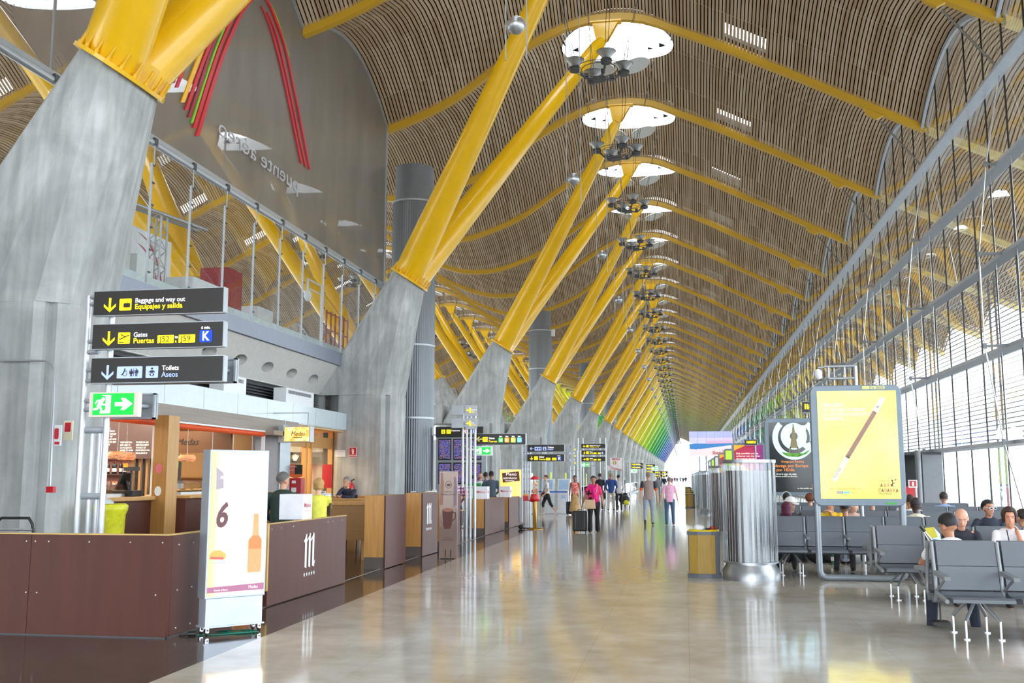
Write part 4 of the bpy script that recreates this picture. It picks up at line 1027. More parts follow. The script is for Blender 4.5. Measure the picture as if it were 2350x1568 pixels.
def sign_case(f, name, parent, depth=0.10, frame=True):
    g = MB(); g.box((f.o.x, f.Y, f.o.z-f.h), (f.o.x+f.w, f.Y+depth, f.o.z), 0)
    g.box((f.o.x+f.w-0.002, f.Y-0.004, f.o.z-f.h-0.005), (f.o.x+f.w+0.015, f.Y+depth, f.o.z+0.005), 1); g.box((f.o.x-0.01, f.Y+0.01, f.o.z), (f.o.x+f.w, f.Y+depth, f.o.z+0.012), 1); g.box((f.o.x-0.01, f.Y+0.01, f.o.z-f.h-0.012), (f.o.x+f.w, f.Y+depth, f.o.z-f.h), 1)
    return obj(name, g, [SBLK, GALV], parent)
def arrow(f, g, x, y, s, mi, d='down'):
    P = {'down': lambda u, v: (x+u, y+v), 'left': lambda u, v: (x-v, y+u), 'right': lambda u, v: (x+v, y+u)}[d]; w = s*0.15
    f.line(g, [P(0,-s*0.62), P(0,s*0.45)], s*0.19, mi)
    f.poly(g, [P(0,s*0.62), P(-s*0.5,s*0.12), P(-s*0.5,-s*0.14), P(0,s*0.36), P(s*0.5,-s*0.14), P(s*0.5,s*0.12)][::1], mi, 0.0065)
def arrow_poly(f, g, pts, mi):
    f.poly(g, pts, mi, 0.0065)
def plane_icon(f, g, x, y, s, box, ink):
    f.rect(g, x, y, x+s, y+s, box, s*0.08, 0.006)
    f.line(g, [(x+.16*s,y+.6*s),(x+.92*s,y+.24*s)], s*0.085, ink, 0.009); f.line(g, [(x+.24*s,y+.18*s),(x+.56*s,y+.38*s)], s*0.08, ink, 0.010); f.line(g, [(x+.12*s,y+.5*s),(x+.22*s,y+.6*s)], s*0.06, ink, 0.011); f.line(g, [(x+.1*s,y+.89*s),(x+.5*s,y+.89*s)], s*0.06, ink, 0.009)
def man(f, g, x, y, s, mi, skirt=False, d=0.01):
    f.disc(g, x, y+.1*s, .09*s, mi, d)
    if skirt: f.poly(g, [(x-.1*s,y+.22*s),(x+.1*s,y+.22*s),(x+.22*s,y+.68*s),(x-.22*s,y+.68*s)], mi, d)
    else: f.rect(g, x-.15*s, y+.22*s, x+.15*s, y+.6*s, mi, 0, d)
    f.rect(g, x-.12*s, y+.6*s, x-.02*s, y+s, mi, 0, d); f.rect(g, x+.02*s, y+.6*s, x+.12*s, y+s, mi, 0, d)
    f.line(g, [(x-.19*s,y+.26*s),(x-.22*s,y+.6*s)], .07*s, mi, d+.001); f.line(g, [(x+.19*s,y+.26*s),(x+.22*s,y+.6*s)], .07*s, mi, d+.001)
def exit_face(f, g, x0, y0, x1, y1):
    """green running-man field with arrow"""
    f.rect(g, x0, y0, x1, y1, 7, 0, 0.004); W_, H_ = x1-x0, y1-y0
    P = lambda u, v: (x0+u*W_, y0+v*H_)
    f.poly(g, [P(.18,.9),P(.18,.86),P(.31,.76),P(.31,.14),P(.2,.08),P(.44,.08),P(.44,.93),P(.18,.93)], 3, 0.006)
    f.disc(g, *P(.25,.27), H_*.085, 3, 0.008)
    L_ = lambda pts, w: f.line(g, [P(*q) for q in pts], H_*w, 3, 0.009)
    L_([(.21,.36),(.15,.62)], .2); L_([(.19,.32),(.11,.34),(.07,.47)], .07); L_([(.2,.4),(.25,.52),(.31,.52)], .07); L_([(.15,.6),(.12,.72),(.03,.73)], .09); L_([(.16,.6),(.22,.72),(.21,.88)], .09)
    f.poly(g, [P(.54,.42),P(.54,.6),P(.74,.6),P(.68,.78),P(.78,.78),P(.97,.5),P(.78,.22),P(.68,.22),P(.74,.42)], 3, 0.006)
def poles(name, pts, z0, z1, Y, r, parent, mat_=None):
    for x in pts:
        g = MB(); g.tube([(x, Y, z0), (x, Y, z1)], r, 12); obj(name, g, mat_ or GALV, parent)
# ---- near sign tower
Yn = 12.45; TP = mat('tower_white', (214,218,224), 0.35, 0.3); TG = mat('tower_grey', (172,178,186), 0.4, 0.2)
tw = empty('sign_tower', (-7.95, 12.6, 0), 'tall white-poled sign tower with three dark direction boards next to the near pylon', 'sign tower')
xa, xb = at(197,800,1,12.6).x, at(252,800,1,12.6).x
poles('pole', (xa, xb), 0, 4.1, 12.62, 0.042, tw, TP); poles('pole', (xa+0.13, xb-0.12), 0, 2.22, 12.68, 0.036, tw, TP)
g = MB()
for z in (4.08, 3.98, 3.45, 3.3, 3.05, 2.9, 2.62, 2.5): g.tube([(xa, 12.62, z), (xa+0.22, 12.58, z)], 0.032, 8)
for z in (2.22, 1.32, 0.5): g.tube([(xa-0.02, 12.65, z), (xb+0.02, 12.65, z)], 0.045, 10)
obj('cross_bars', g, TG, tw)
f = Face(Yn, 217, 665, 514, 724); sign_case(f, 'direction_board', tw)
g = MB(); X_ = lambda x: 200+x/4.9; Y_ = lambda y: 650+y/4.9
arrow(f, g, X_(272), Y_(246), 28, 2); f.rect(g, X_(380), Y_(172), X_(518), Y_(314), 2, 2.2, .006)
f.rect(g, X_(428), Y_(226), X_(504), Y_(278), 0, 2, .009); f.line(g, [(X_(452),Y_(224)),(X_(456),Y_(213)),(X_(476),Y_(213)),(X_(480),Y_(224))], 1.1, 0, .01)
for i in range(12): f.rect(g, X_(390+i*9), Y_(284), X_(394+i*9), Y_(290), 0, 0, .009)
f.text(g, 'Baggage and way out', X_(556), Y_(222), 10.4, 3); f.text(g, 'Equipajes y salida', X_(554), Y_(300), 11.6, 2, .022, .92); obj('lettering', g, MS, tw)
f = Face(Yn, 214, 742, 513, 801); sign_case(f, 'direction_board', tw)
g = MB(); arrow(f, g, X_(259), Y_(624), 28, 2); plane_icon(f, g, X_(364), Y_(552), 28, 2, 0)
f.text(g, 'Gates', X_(538), Y_(608), 10.4, 3); f.text(g, 'Puertas', X_(538), Y_(684), 11.6, 2, .02, .92)
f.rect(g, X_(810), Y_(596), X_(994), Y_(692), 2, 1.5, .006); f.rect(g, X_(1046), Y_(596), X_(1230), Y_(692), 2, 1.5, .006)
f.text(g, 'J52', X_(838), Y_(674), 12.4, 6, 0, .95, d=.009); f.text(g, 'J59', X_(1074), Y_(674), 12.4, 6, 0, .95, d=.009)
f.text(g, 'to', X_(1004), Y_(637), 6.2, 3, .03); f.text(g, 'a', X_(1008), Y_(686), 6.4, 2, .03)
f.rect(g, X_(1278), Y_(548), X_(1416), Y_(692), 4, 2.2, .006); f.text(g, 'K', X_(1306), Y_(668), 19.5, 3, .03, .8, d=.009); f.text(g, '6 min.', X_(1292), Y_(534), 6.2, 3, .03, .9); obj('lettering', g, MS, tw)
f = Face(Yn, 211, 820, 513, 879); sign_case(f, 'direction_board', tw)
g = MB(); arrow(f, g, X_(245), Y_(1006), 28, 5); f.rect(g, X_(352), Y_(936), X_(640), Y_(1076), 5, 2, .006); f.rect(g, X_(678), Y_(936), X_(818), Y_(1076), 5, 2, .006)
man(f, g, X_(516), Y_(962), 19, 0, True); f.rect(g, X_(540), Y_(960), X_(546), Y_(1054), 0, 0, .009); man(f, g, X_(576), Y_(962), 19, 0)
f.disc(g, X_(442), Y_(968), 1.8, 0, .01); f.line(g, [(X_(440),Y_(980)),(X_(430),Y_(1012)),(X_(410),Y_(1036))], 2.6, 0, .01); f.line(g, [(X_(438),Y_(992)),(X_(468),Y_(990))], 1.6, 0, .011)
for k in range(12):
    a0, a1 = -0.9+k*0.4, -0.9+(k+1)*0.4
    f.line(g, [(X_(446)+4.6*cos(a0), Y_(1026)+4.6*sin(a0)), (X_(446)+4.6*cos(a1), Y_(1026)+4.6*sin(a1))], 1.2, 0, .01)
f.disc(g, X_(750), Y_(966), 2.6, 0, .01); f.line(g, [(X_(716),Y_(1010)),(X_(735),Y_(993)),(X_(765),Y_(993)),(X_(782),Y_(1010))], 2.0, 0, .01); f.rect(g, X_(732), Y_(990), X_(768), Y_(1016), 0, 0, .011)
f.line(g, [(X_(740),Y_(1024)),(X_(728),Y_(1036)),(X_(742),Y_(1052))], 2.2, 0, .01); f.line(g, [(X_(760),Y_(1024)),(X_(772),Y_(1036)),(X_(758),Y_(1052))], 2.2, 0, .01)
f.text(g, 'Toilets', X_(858), Y_(988), 10.4, 3, .018); f.text(g, 'Aseos', X_(856), Y_(1066), 11.4, 5, .012); obj('lettering', g, MS, tw)
f = Face(Yn, 206, 900, 318, 958); g = MB(); g.box((f.o.x, Yn, f.o.z-f.h), (f.o.x+f.w, Yn+0.1, f.o.z)); obj('exit_case', g, glow('case_white',(216,206,196),0.25), tw, bevel=0.004)
g = MB(); exit_face(f, g, 215, 903, 309, 953); obj('exit_sign_face', g, MS, tw)
# boards fixed to the far side of the tower, seen from behind
for (x0, y0, x1, y1) in ((262,826,545,884), (262,904,360,963)):
    f = Face(12.95, x0, y0, x1, y1); g = MB(); g.box((f.o.x, 12.95, f.o.z-f.h), (f.o.x+f.w, 13.0, f.o.z)); g.box((f.o.x, 12.90, f.o.z-0.02), (f.o.x+f.w, 12.96, f.o.z)); g.box((f.o.x+f.w-0.03, 12.90, f.o.z-f.h), (f.o.x+f.w, 12.96, f.o.z)); g.box((f.o.x, 12.9, f.o.z-f.h), (f.o.x+f.w, 12.96, f.o.z-f.h+0.02))
    g.tube([(f.o.x+f.w-0.12, 12.95, f.o.z-f.h/2), (f.o.x+f.w-0.32, 12.6, f.o.z-f.h/2)], 0.035, 8); obj('back_board', g, TG, tw)
# ================================================================ BARRIERS ALONG THE CAFE
EDGE = mat('plywood_edge', (206,170,100), 0.5)
SCR = mat('screw_head', (216,214,212), 0.4, 0.5)
def screws(pts, parent, n):
    g = MB()
    for p in pts: g.ell(p, (0.009,0.009,0.009), 6, 4)
    obj('screw', g, SCR, parent)
e = empty('cafe_barrier', (-7.5, 9.45, 0), 'long brown laminate barrier in the lower left corner with a short return', 'barrier')
g = MB(); g.box((-12.0,9.41,0.012),(-6.6,9.47,1.0)); g.box((-6.595,9.41,0.012),(-5.1,9.47,1.0)); obj('front_panel', g, LAM, e)
g = MB(); g.box((-5.14,9.475,0.012),(-5.08,10.9,1.0)); g.box((-5.14,9.4,0.012),(-5.08,9.472,1.0)); obj('return_panel', g, LAM, e)
g = MB(); g.box((-12.0,9.405,1.0),(-5.075,9.475,1.012)); g.box((-5.145,9.475,1.0),(-5.075,10.9,1.012)); obj('top_edge', g, EDGE, e)
g = MB(); g.box((-12,9.405,0),(-5.075,9.43,0.012)); g.box((-5.1,9.4,0),(-5.075,10.9,0.012)); obj('foot_strip', g, DGREY, e)
screws([(x, 9.405, z) for z in (0.93,) for x in (-6.4,-5.95,-6.55,-6.65,-7.2,-5.5,-5.15)]+[(x,9.405,0.42) for x in (-6.62,-6.5,-5.2)]+[(-5.075,y,z) for y in (9.6,9.9,10.3) for z in (0.9,0.45,0.08)], e, 0)
def m_logo(g, x, z0, y0, w, h, mi=0):
    """blackletter m in the plane x, reading towards +y"""
    o, ux, uy = (x,0,0), YU, ZU
    cnt = [0]
    def q(pts):
        cnt[0] += 1; poly(g, (x+.0006*cnt[0], y0, z0), (0,1,0), ZU, [(a*w, b*h) for a, b in pts], mi)
    st = 0.17
    for a in (0.12, 0.44, 0.76):
        q([(a,0.04),(a+st,0.0),(a+st,0.9),(a+st*0.55,0.98),(a,0.86)])
    q([(0.0,0.78),(0.12,0.86),(0.29,0.98),(0.29,0.93),(0.1,0.72)]); q([(0.28,0.8),(0.44,0.9),(0.52,1.0),(0.62,0.95),(0.55,0.93),(0.3,0.74)]); q([(0.6,0.8),(0.76,0.9),(0.84,1.0),(0.93,0.93),(0.62,0.74)]); q([(0.78,0.04),(0.93,0.0),(1.0,0.16),(0.98,0.2),(0.88,0.08)])
def stars(g, x, z, y0, n, pitch, r):
    for i in range(n):
        c = y0+i*pitch; P = [(r*(1 if k % 2 == 0 else .42)*cos(pi/2+k*pi/5), r*(1 if k % 2 == 0 else .42)*sin(pi/2+k*pi/5)) for k in range(10)]
        g.add([(x, c+a, z+b) for a, b in P], [tuple(range(10))])
e = empty('cafe_barrier', (-5.1, 13.2, 0), 'brown barrier panel with large white m and five stars right of the glowing menu stand', 'barrier')
g = MB(); g.box((-5.13,11.82,0.012),(-5.07,14.7,1.0)); obj('panel', g, LAM, e); g = MB(); g.box((-5.14,11.78,0.2),(-5.06,11.82,1.0)); g.box((-5.14,11.82,1.0),(-5.06,14.7,1.008)); obj('edge', g, EDGE, e)
g = MB(); m_logo(g, -5.066, 0.36, 12.98, 0.42, 0.47); obj('emblem', g, WHITE, e)
g = MB(); stars(g, -5.066, 0.28, 13.03, 5, 0.09, 0.036); obj('stars', g, WHITE, e)
screws([(-5.066, y, 0.94) for y in (11.9,12.2,12.6,13.9,14.1,14.5)], e, 0)
def box_barrier(x0, x1, y0, y1, h, lab, logo=False, cube=None):
    e = empty('cafe_barrier', (x0/2+x1/2, (y0+y1)/2, 0), lab, 'barrier')
    g = MB(); g.box((x1-0.03,y0,0.012),(x1,y1,h)); g.box((x0,y1-0.03,0.012),(x1-0.03,y1,h)); g.box((x0,y0+0.03,0.012),(x0+0.03,y1-0.03,h)); obj('panel', g, LAM, e)
    g = MB(); g.box((x0,y0,0.2),(x1-0.03,y0+0.03,h)); g.box((x0+0.03,y0+0.03,h-0.02),(x1-0.03,y1-0.03,h-0.002)); obj('oak_end', g, WOOD, e)
    g = MB(); g.box((x0,y0+0.01,0),(x1-0.03,y0+0.03,0.2)); obj('plinth', g, mat('dark_plinth', (88,80,76), 0.4), e)
    if logo:
        g = MB(); m_logo(g, x1+0.004, 0.62, y0+0.28, 0.42, 0.44); obj('emblem', g, WHITE, e); g = MB(); stars(g, x1+0.004, 0.53, y0+0.31, 5, 0.09, 0.04); obj('stars', g, WHITE, e)
    return e
box_barrier(-5.53,-5.15,17.0,18.3,1.26,'tall brown box barrier with oak end right of the long oak table')
box_barrier(-5.56,-5.2,19.7,20.95,1.26,'tall brown box barrier with white m just left of the coffee poster stand', True)
box_barrier(-5.6,-5.22,21.3,23.2,1.20,'brown box barrier partly hidden behind the coffee poster stand')
box_barrier(-5.75,-5.38,27.0,30.0,0.98,'low brown box barrier beyond the coffee poster stand with oak end')
box_barrier(-5.8,-5.42,31.0,34.3,0.95,'farthest low brown box barrier beside the sweets dispenser')
def cube(x, y, z, lab, s=0.34, rz=0):
    e = empty('advertising_cube', (x, y, z), lab, 'cube', 'white advertising cubes on the barriers', rz)
    g = MB(); g.box((-s/2,-s/2,0),(s/2,s/2,s)); obj('body', g, mat('cube_white', (228,230,238), 0.4), e, local=True, bevel=0.004)
    CR = mat('cube_red', (206,24,54), 0.45)
    g = MB(); txt(g, 'Mahou', (s/2+0.002,-s*0.38,s*0.48), YU, ZU, s*0.26, 0, 0.012, 1.0); obj('lettering', g, CR, e, local=True)
    g = MB(); stars(g, s/2+0.002, s*0.34, -s*0.2, 5, s*0.1, s*0.035); obj('stars', g, CR, e, local=True)
    g = MB(); txt(g, 'Mahou', (-s*0.38,-s/2-0.002,s*0.48), XU, ZU, s*0.26, 0, 0.012, 1.0); 
    if 'beyond' in lab or 'farthest' in lab: obj('front_lettering', g, CR, e, local=True)
cube(-5.28, 13.2, 1.008, 'white cube with red script on the barrier with the large m')
cube(-5.56, 27.5, 0.98, 'white cube with red script on the low barrier beyond the coffee stand')
cube(-5.6, 31.4, 0.95, 'farthest white cube with red script beside the small glowing menu stand')
g = MB(); g.box((-6.3,27.2,1.0),(-5.78,27.25,1.34)); o = obj('beer_banner', g, mat('cube_white', (228,230,238))); tag(o, 'flat white banner with red script behind the man in a checked shirt', 'banner')
g = MB(); txt(g, 'Mahou', (-6.26,27.19,1.14), XU, ZU, 0.14, 0, 0.02)
for i in range(4): g.add([(-6.1+i*0.1+.02*cos(k*pi/4), 27.19, 1.07+.02*sin(k*pi/4)) for k in range(8)], [tuple(range(8))])
obj('lettering', g, mat('cube_red', (206,24,54)), o)
g = MB(); g.box((-6.25,27.22,0),(-6.2,27.24,1.0)); g.box((-5.84,27.22,0),(-5.79,27.24,1.0)); obj('leg', g, GALV, o)
# ---- glowing menu stand (turned a little towards the hall)
def m_poster():
    m, nt, b = nodes('backlit_menu_print'); L = nt.links; tc = N(nt,'TexCoord'); sp = N(nt,'SeparateXYZ'); L.new(tc.outputs['Object'], sp.inputs[0])
    r = ramp(nt, [(0.0,(246,196,120)),(0.22,(250,226,180)),(0.5,(252,248,240)),(0.85,(250,246,236)),(1.0,(246,226,190))]); mr = N(nt,'MapRange'); mr.inputs['From Min'].default_value = -0.33; mr.inputs['From Max'].default_value = 0.33  # white middle puts the backlight's blown-out centre into the print colour
    L.new(sp.outputs['X'], mr.inputs['Value']); L.new(mr.outputs[0], r.inputs[0]); L.new(r.outputs[0], b.inputs['Base Color']); L.new(r.outputs[0], b.inputs['Emission Color']); b.inputs['Emission Strength'].default_value = 0.62; return m
e = empty('menu_light_stand', (-4.63, 9.91, 0), 'large glowing menu poster stand on castors in front of the brown barrier', 'light stand', rz=radians(49)); e.scale = (0.9, 0.85, 1)
g = MB(); g.box((-0.36,-0.10,0.36),(0.36,0.13,1.86)); obj('light_case', g, mat('case_silver', (168,174,182), 0.4, 0.4), e, local=True, bevel=0.006)
g = MB(); g.box((-0.34,-0.085,0.085),(0.34,0.115,0.36)); g.box((-0.36,-0.11,0.075),(0.36,0.14,0.09)); obj('foot_case', g, mat('case_pale', (182,190,202), 0.4, 0.3), e, local=True)
g = MB()
plate(g, (0,-0.103,0), XU, ZU, -0.34, 0.385, 0.34, 1.84); obj('poster', g, m_poster(), e, local=True)
pf = lambda nm, c, em=1.0: mat('poster_'+nm, c, 0.5, emit=em*.4, var=0.04)
def pl(pts, m, nm, d=0.1045): g = MB(); poly(g, (0,-d,0), XU, ZU, pts, 0); obj(nm, g, m, e, local=True)
pl([(-0.34,0.42),(0.34,0.42),(0.34,0.49),(-0.34,0.475)], pf('plum',(160,100,130),.5), 'plum_band')
pl([(-0.28,1.45),(-0.285,1.68),(-0.20,1.62),(-0.19,1.47)], pf('slate',(150,140,150),0.7), 'slate_picture')
pl([(0.13,0.60),(0.29,0.60),(0.30,0.66),(0.30,0.93),(0.26,0.98),(0.25,1.2),(0.19,1.2),(0.18,0.98),(0.13,0.93)], pf('amber',(238,150,100),.4), 'bottle_picture')
pl([(0.14,0.84),(0.29,0.84),(0.29,0.93),(0.26,0.975),(0.18,0.975),(0.14,0.93)], pf('deep_amber',(222,120,66),.5), 'beer_picture', 0.1055)
pl([(-0.32,0.76),(-0.14,0.75),(-0.13,0.80),(-0.2,0.84),(-0.28,0.84),(-0.33,0.80)], pf('bun',(236,160,80),.5), 'bun_picture')
pl([(-0.32,0.755),(-0.16,0.745),(-0.16,0.77),(-0.32,0.78)], pf('ham',(190,90,80),0.9), 'ham_picture', 0.106)
g = MB(); txt(g, '6', (-0.28,-0.106,1.08), XU, ZU, 0.34, 0, 0.03, 0.85, 0.2); obj('price_figure', g, pf('brown',(96,56,66),0.2), e, local=True)
g = MB(); txt(g, "'95€", (-0.13,-0.106,1.22), XU, ZU, 0.10, 0, -0.004, 1, 0.2); txt(g, 'Friends of flavor', (-0.26,-0.107,0.435), XU, ZU, 0.025, 1); txt(g, 'Medas', (0.15,-0.107,0.44), XU, ZU, 0.045, 1); txt(g, 'entrehoras', (-0.24,-0.107,1.56), XU, ZU, 0.07, 1, 0.01, 1, .2); obj('lettering', g, [pf('grey_text',(214,204,196),1.0), pf('pale_text',(255,244,236),1.3)], e, local=True)
for x in (-0.31,0.31):
    for y in (-0.07,0.1):
        g = MB(); M = Matrix.Translation((x,y,0.032)) @ Matrix.Rotation(pi/2, 4, 'Y'); g.cyl((0,0), 0.032, -0.012, 0.012, 14, M=M); g.box((x-0.02,y-0.015,0.03),(x+0.02,y+0.03,0.08)); obj('castor', g, mat('chrome', (210,214,218), 0.15, 1.0), e, local=True)
g = MB(); pts = []
for k in range(30): a = k*0.7; pts.append((-4.6+0.18*cos(a)+0.01*k*0.3, 9.86+0.08*sin(a)+0.003*k, 0.008+0.004*(k % 3)))
g.tube([(-4.9,9.62,0.01),(-4.75,9.68,0.008)]+pts, 0.005, 5); tag(obj('green_cable', g, mat('green_cable', (20,110,90), 0.4)), 'coiled green cable on the floor under the glowing menu stand', 'cable')
g = MB(); g.tube([(-5.03,9.6,0.008),(-4.98,9.58,0.008),(-4.92,9.6,0.02)], 0.006, 5); g.tube([(-4.94,9.6,0.025),(-4.86,9.62,0.025)], 0.024, 8); tag(obj('power_plug', g, BLACK), 'black plug and cord on the floor at the foot of the menu stand', 'plug')
area('menu_glow', (-4.52,9.81,1.1), 0.6, 1.4, 6, (1.0,0.95,0.88), (radians(-90),0,radians(49)))
# ---- second menu stand
e = empty('menu_light_stand', (-5.72,33.0,0), 'small glowing yellow menu poster stand behind the farther barriers', 'light stand')
f = Face(33.0, 1147, 1078, 1196, 1141); g = MB(); g.box((f.o.x-.03,33.0,0.1),(f.o.x+f.w+.03,33.15,f.o.z+0.03)); obj('light_case', g, GALV, e)
def m_yposter():
    m, nt, b = nodes('yellow_backlit_print'); L = nt.links; tc = N(nt,'TexCoord'); n1 = N(nt,'TexNoise',Scale=2.0); L.new(tc.outputs['Object'], n1.inputs['Vector']); r = ramp(nt, [(0.3,(244,180,70)),(0.7,(255,220,140))]); L.new(n1.outputs[0], r.inputs[0]); L.new(r.outputs[0], b.inputs['Base Color']); L.new(r.outputs[0], b.inputs['Emission Color']); b.inputs['Emission Strength'].default_value = 1.1; return m
g = MB(); f.rect(g, 1147, 1078, 1196, 1141, 0); obj('poster', g, m_yposter(), e)
g = MB(); f.poly(g, [(1152,1086),(1191,1082),(1193,1104),(1154,1108)], 0, .006); obj('slate_picture', g, mat('slate_brown', (110,66,44), 0.5), e)
g = MB(); f.text(g, 'Menú', 1161, 1092, 6.5, 1, 0, 1.0, d=.012); f.text(g, 'entrehoras', 1155, 1100, 5, 1, 0, .85, d=.012); f.text(g, 'Sandwiches', 1160, 1105, 3, 1, d=.012); f.text(g, '6', 1152, 1131, 12, 0, .02, d=.012); f.text(g, "'95€", 1160, 1125, 6, 2, d=.012); obj('lettering', g, [mat('poster_brown', (96,56,66)), GW, GOR], e)
# ---- coffee poster stand
f = Face(19.4, 1009, 1082, 1050, 1280)
e = empty('coffee_poster_stand', (f.o.x+f.w/2, 19.42, 0), 'tall narrow brown coffee poster stand with a cup picture', 'poster stand')
def m_coffee():
    m, nt, b = nodes('coffee_print'); L = nt.links; tc = N(nt,'TexCoord'); sp = N(nt,'SeparateXYZ'); L.new(tc.outputs['Object'], sp.inputs[0]); mr = N(nt,'MapRange'); mr.inputs['From Max'].default_value = 1.7; L.new(sp.outputs['Z'], mr.inputs['Value'])
    n1 = N(nt,'TexNoise',Scale=5.0); L.new(tc.outputs['Object'], n1.inputs['Vector']); ad = N(nt,'Math'); ad.operation = 'MULTIPLY_ADD'; ad.inputs[1].default_value = 0.3; L.new(n1.outputs[0], ad.inputs[0]); L.new(mr.outputs[0], ad.inputs[2])
    r = ramp(nt, [(0.1,(134,112,100)),(0.5,(120,98,92)),(0.75,(168,148,140)),(1.1,(176,156,146))]); L.new(ad.outputs[0], r.inputs[0]); L.new(r.outputs[0], b.inputs['Base Color']); b.inputs['Roughness'].default_value = 0.4; return m
g = MB(); g.box((f.o.x,19.4,0.0),(f.o.x+f.w,19.43,f.o.z)); obj('board', g, m_coffee(), e)
CUP = mat('cup_brown', (86,42,34), 0.4)
g = MB(); f.poly(g, [(1016,1172),(1041,1170),(1038,1205),(1034,1214),(1022,1215),(1018,1206)], 0, .004); f.poly(g, circ(1028.5,1171,12.5,18,4.5), 1, .006); f.line(g, [(1040,1176),(1046,1178),(1046,1190),(1039,1196)], 2.5, 0, .007); f.poly(g, [(1012,1085),(1016,1085),(1019,1110),(1017,1160),(1010,1160)], 2, .003); f.poly(g, [(1042,1095),(1046,1095),(1049,1120),(1048,1160),(1041,1165)], 3, .003); obj('cup_picture', g, [CUP, mat('coffee_foam', (150,100,80), 0.4), mat('shade_brown', (150,110,96), 0.5), mat('shade_violet', (130,112,124), 0.5)], e)
g = MB(); f.text(g, 'TASTE OF A', 1018, 1131, 2.9, 0, .005, d=.008); f.text(g, 'TRAVEL COFFEE', 1014, 1137, 2.9, 0, .005, d=.008); f.text(g, 'THE REAL', 1021, 1236, 2.6, 0, .005, d=.008); f.text(g, 'ITALIAN ESPRESSO', 1015, 1241, 2.4, 0, .005, d=.008)
for k in range(16):
    a0, a1 = k*pi/8, (k+1)*pi/8; f.line(g, [(1030+7*cos(a0),1113+8*sin(a0)),(1030+7*cos(a1),1113+8*sin(a1))], 0.9, 0, .008)
f.rect(g, 1026, 1111, 1034, 1116, 0, 0, .008); obj('print', g, mat('print_plum', (88,66,70), 0.5), e)
g = MB(); f.rect(g, 1023, 1262, 1025, 1279, 0, 0, .01); f.rect(g, 1035, 1262, 1037, 1279, 0, 0, .01); g.box((f.o.x+0.05,19.3,0),(f.o.x+f.w-0.05,19.55,0.01)); obj('foot_clips', g, BLACK, e)
# ---- oak tables and chairs
def table(y0, y1, x0, x1, lab):
    e = empty('oak_table', ((x0+x1)/2, (y0+y1)/2, 0), lab, 'table', 'long oak tables')
    g = MB(); g.box((x0,y0,1.04),(x1,y1,1.1)); obj('table_top', g, WOOD, e, bevel=0.005)
    g = MB(); g.box((x0+.05,y0+.03,0.38),(x1-.05,y0+.07,1.04)); g.box((x0+.05,y1-.07,0.38),(x1-.05,y1-.03,1.04)); obj('apron', g, mat('oak_shadow', (150,108,58), 0.45, var=0.1, scale=5, stretch=(0.4,6,6)), e)
    for x in (x0+0.4, x1-0.55):
        g = MB(); g.box((x,y0+.1,0),(x+0.28,y1-.1,1.04)); obj('leg', g, WOODD, e)
table(18.7,19.4,-8.9,-5.62,'long high oak table beside the first box barrier')
table(21.3,22.0,-9.0,-5.7,'long high oak table behind the first one, nearer to the pylon')
table(24.4,25.0,-8.9,-5.9,'long high oak table in the third row beside the coffee poster stand')
def chair(x, y, rz, lab):
    e = empty('cafe_chair', (x,y,0), lab, 'chair', 'tall cafe chairs', rz); DK = mat('dark_stained_wood', (74,48,40), 0.4)
    g = MB(); g.box((-0.2,-0.2,0.70),(0.2,0.2,0.735)); obj('seat', g, WOODD, e, local=True, bevel=0.01)
    g = MB(); g.box((-0.2,0.18,0.95),(0.2,0.2,1.15)); obj('backrest', g, DK, e, local=True)
    for a in (-.18,.18):
        for b in (-.18,.18):
            g = MB(); g.tube([(a*1.1,b*1.1,0),(a,b,0.7 if b < 0 else 1.15)], 0.017, 8); obj('leg', g, DK, e, local=True)
    g = MB(); g.tube([(-.19,-.19,.25),(.19,-.19,.25),(.19,.19,.25),(-.19,.19,.25),(-.19,-.19,.25)], 0.012, 6); obj('foot_ring', g, DK, e, local=True)
chair(-5.65,24.0,radians(200),'tall dark cafe chair with oak seat right of the coffee poster stand')
chair(-6.15,24.0,radians(170),'tall dark cafe chair with a coat on it left of the gap in the barriers')
chair(-5.95,25.9,radians(90),'tall dark cafe chair under the seated man in a checked shirt')
chair(-6.02,14.5,radians(0),'tall dark cafe chair under the man in the green jumper')
chair(-6.05,16.0,radians(0),'tall dark cafe chair under the blonde person in yellow')
chair(-8.1,23.9,radians(180),'tall dark cafe chair under the grey-haired man at the pylon')
g = MB(); g.ell((-6.13,23.82,1.05), (0.24,0.08,0.2), 12, 8); g.ell((-6.2,23.76,0.9), (0.10,0.06,0.18), 10, 6); tag(obj('coat', g, mat('cream_cloth', (226,220,208), 0.8, var=0.1)), 'cream coat hung over the back of a tall cafe chair', 'coat')
for i, (x, y, z, lab) in enumerate([(-6.9,18.9,1.1,'chrome napkin holder on the nearest oak table'),(-8.0,21.6,1.1,'chrome napkin holder near the grey-haired man'),(-6.2,24.6,1.1,'chrome napkin holder on the third oak table'),(-5.95,21.7,1.1,'chrome napkin holder at the right end of the second oak table')]):
    g = MB(); g.box((x-.06,y-.05,z),(x+.06,y+.05,z+.15)); o = obj('napkin_holder', g, mat('chrome_brushed', (190,192,194), 0.25, 0.9), bevel=0.01); tag(o, lab, 'napkin holder')
    g = MB(); g.box((x-.05,y-.03,z+.15),(x+.05,y+.03,z+.165)); g.box((x-.045,y-.052,z+.03),(x+.045,y-.051,z+.12)); obj('napkins', g, WHITE, o)
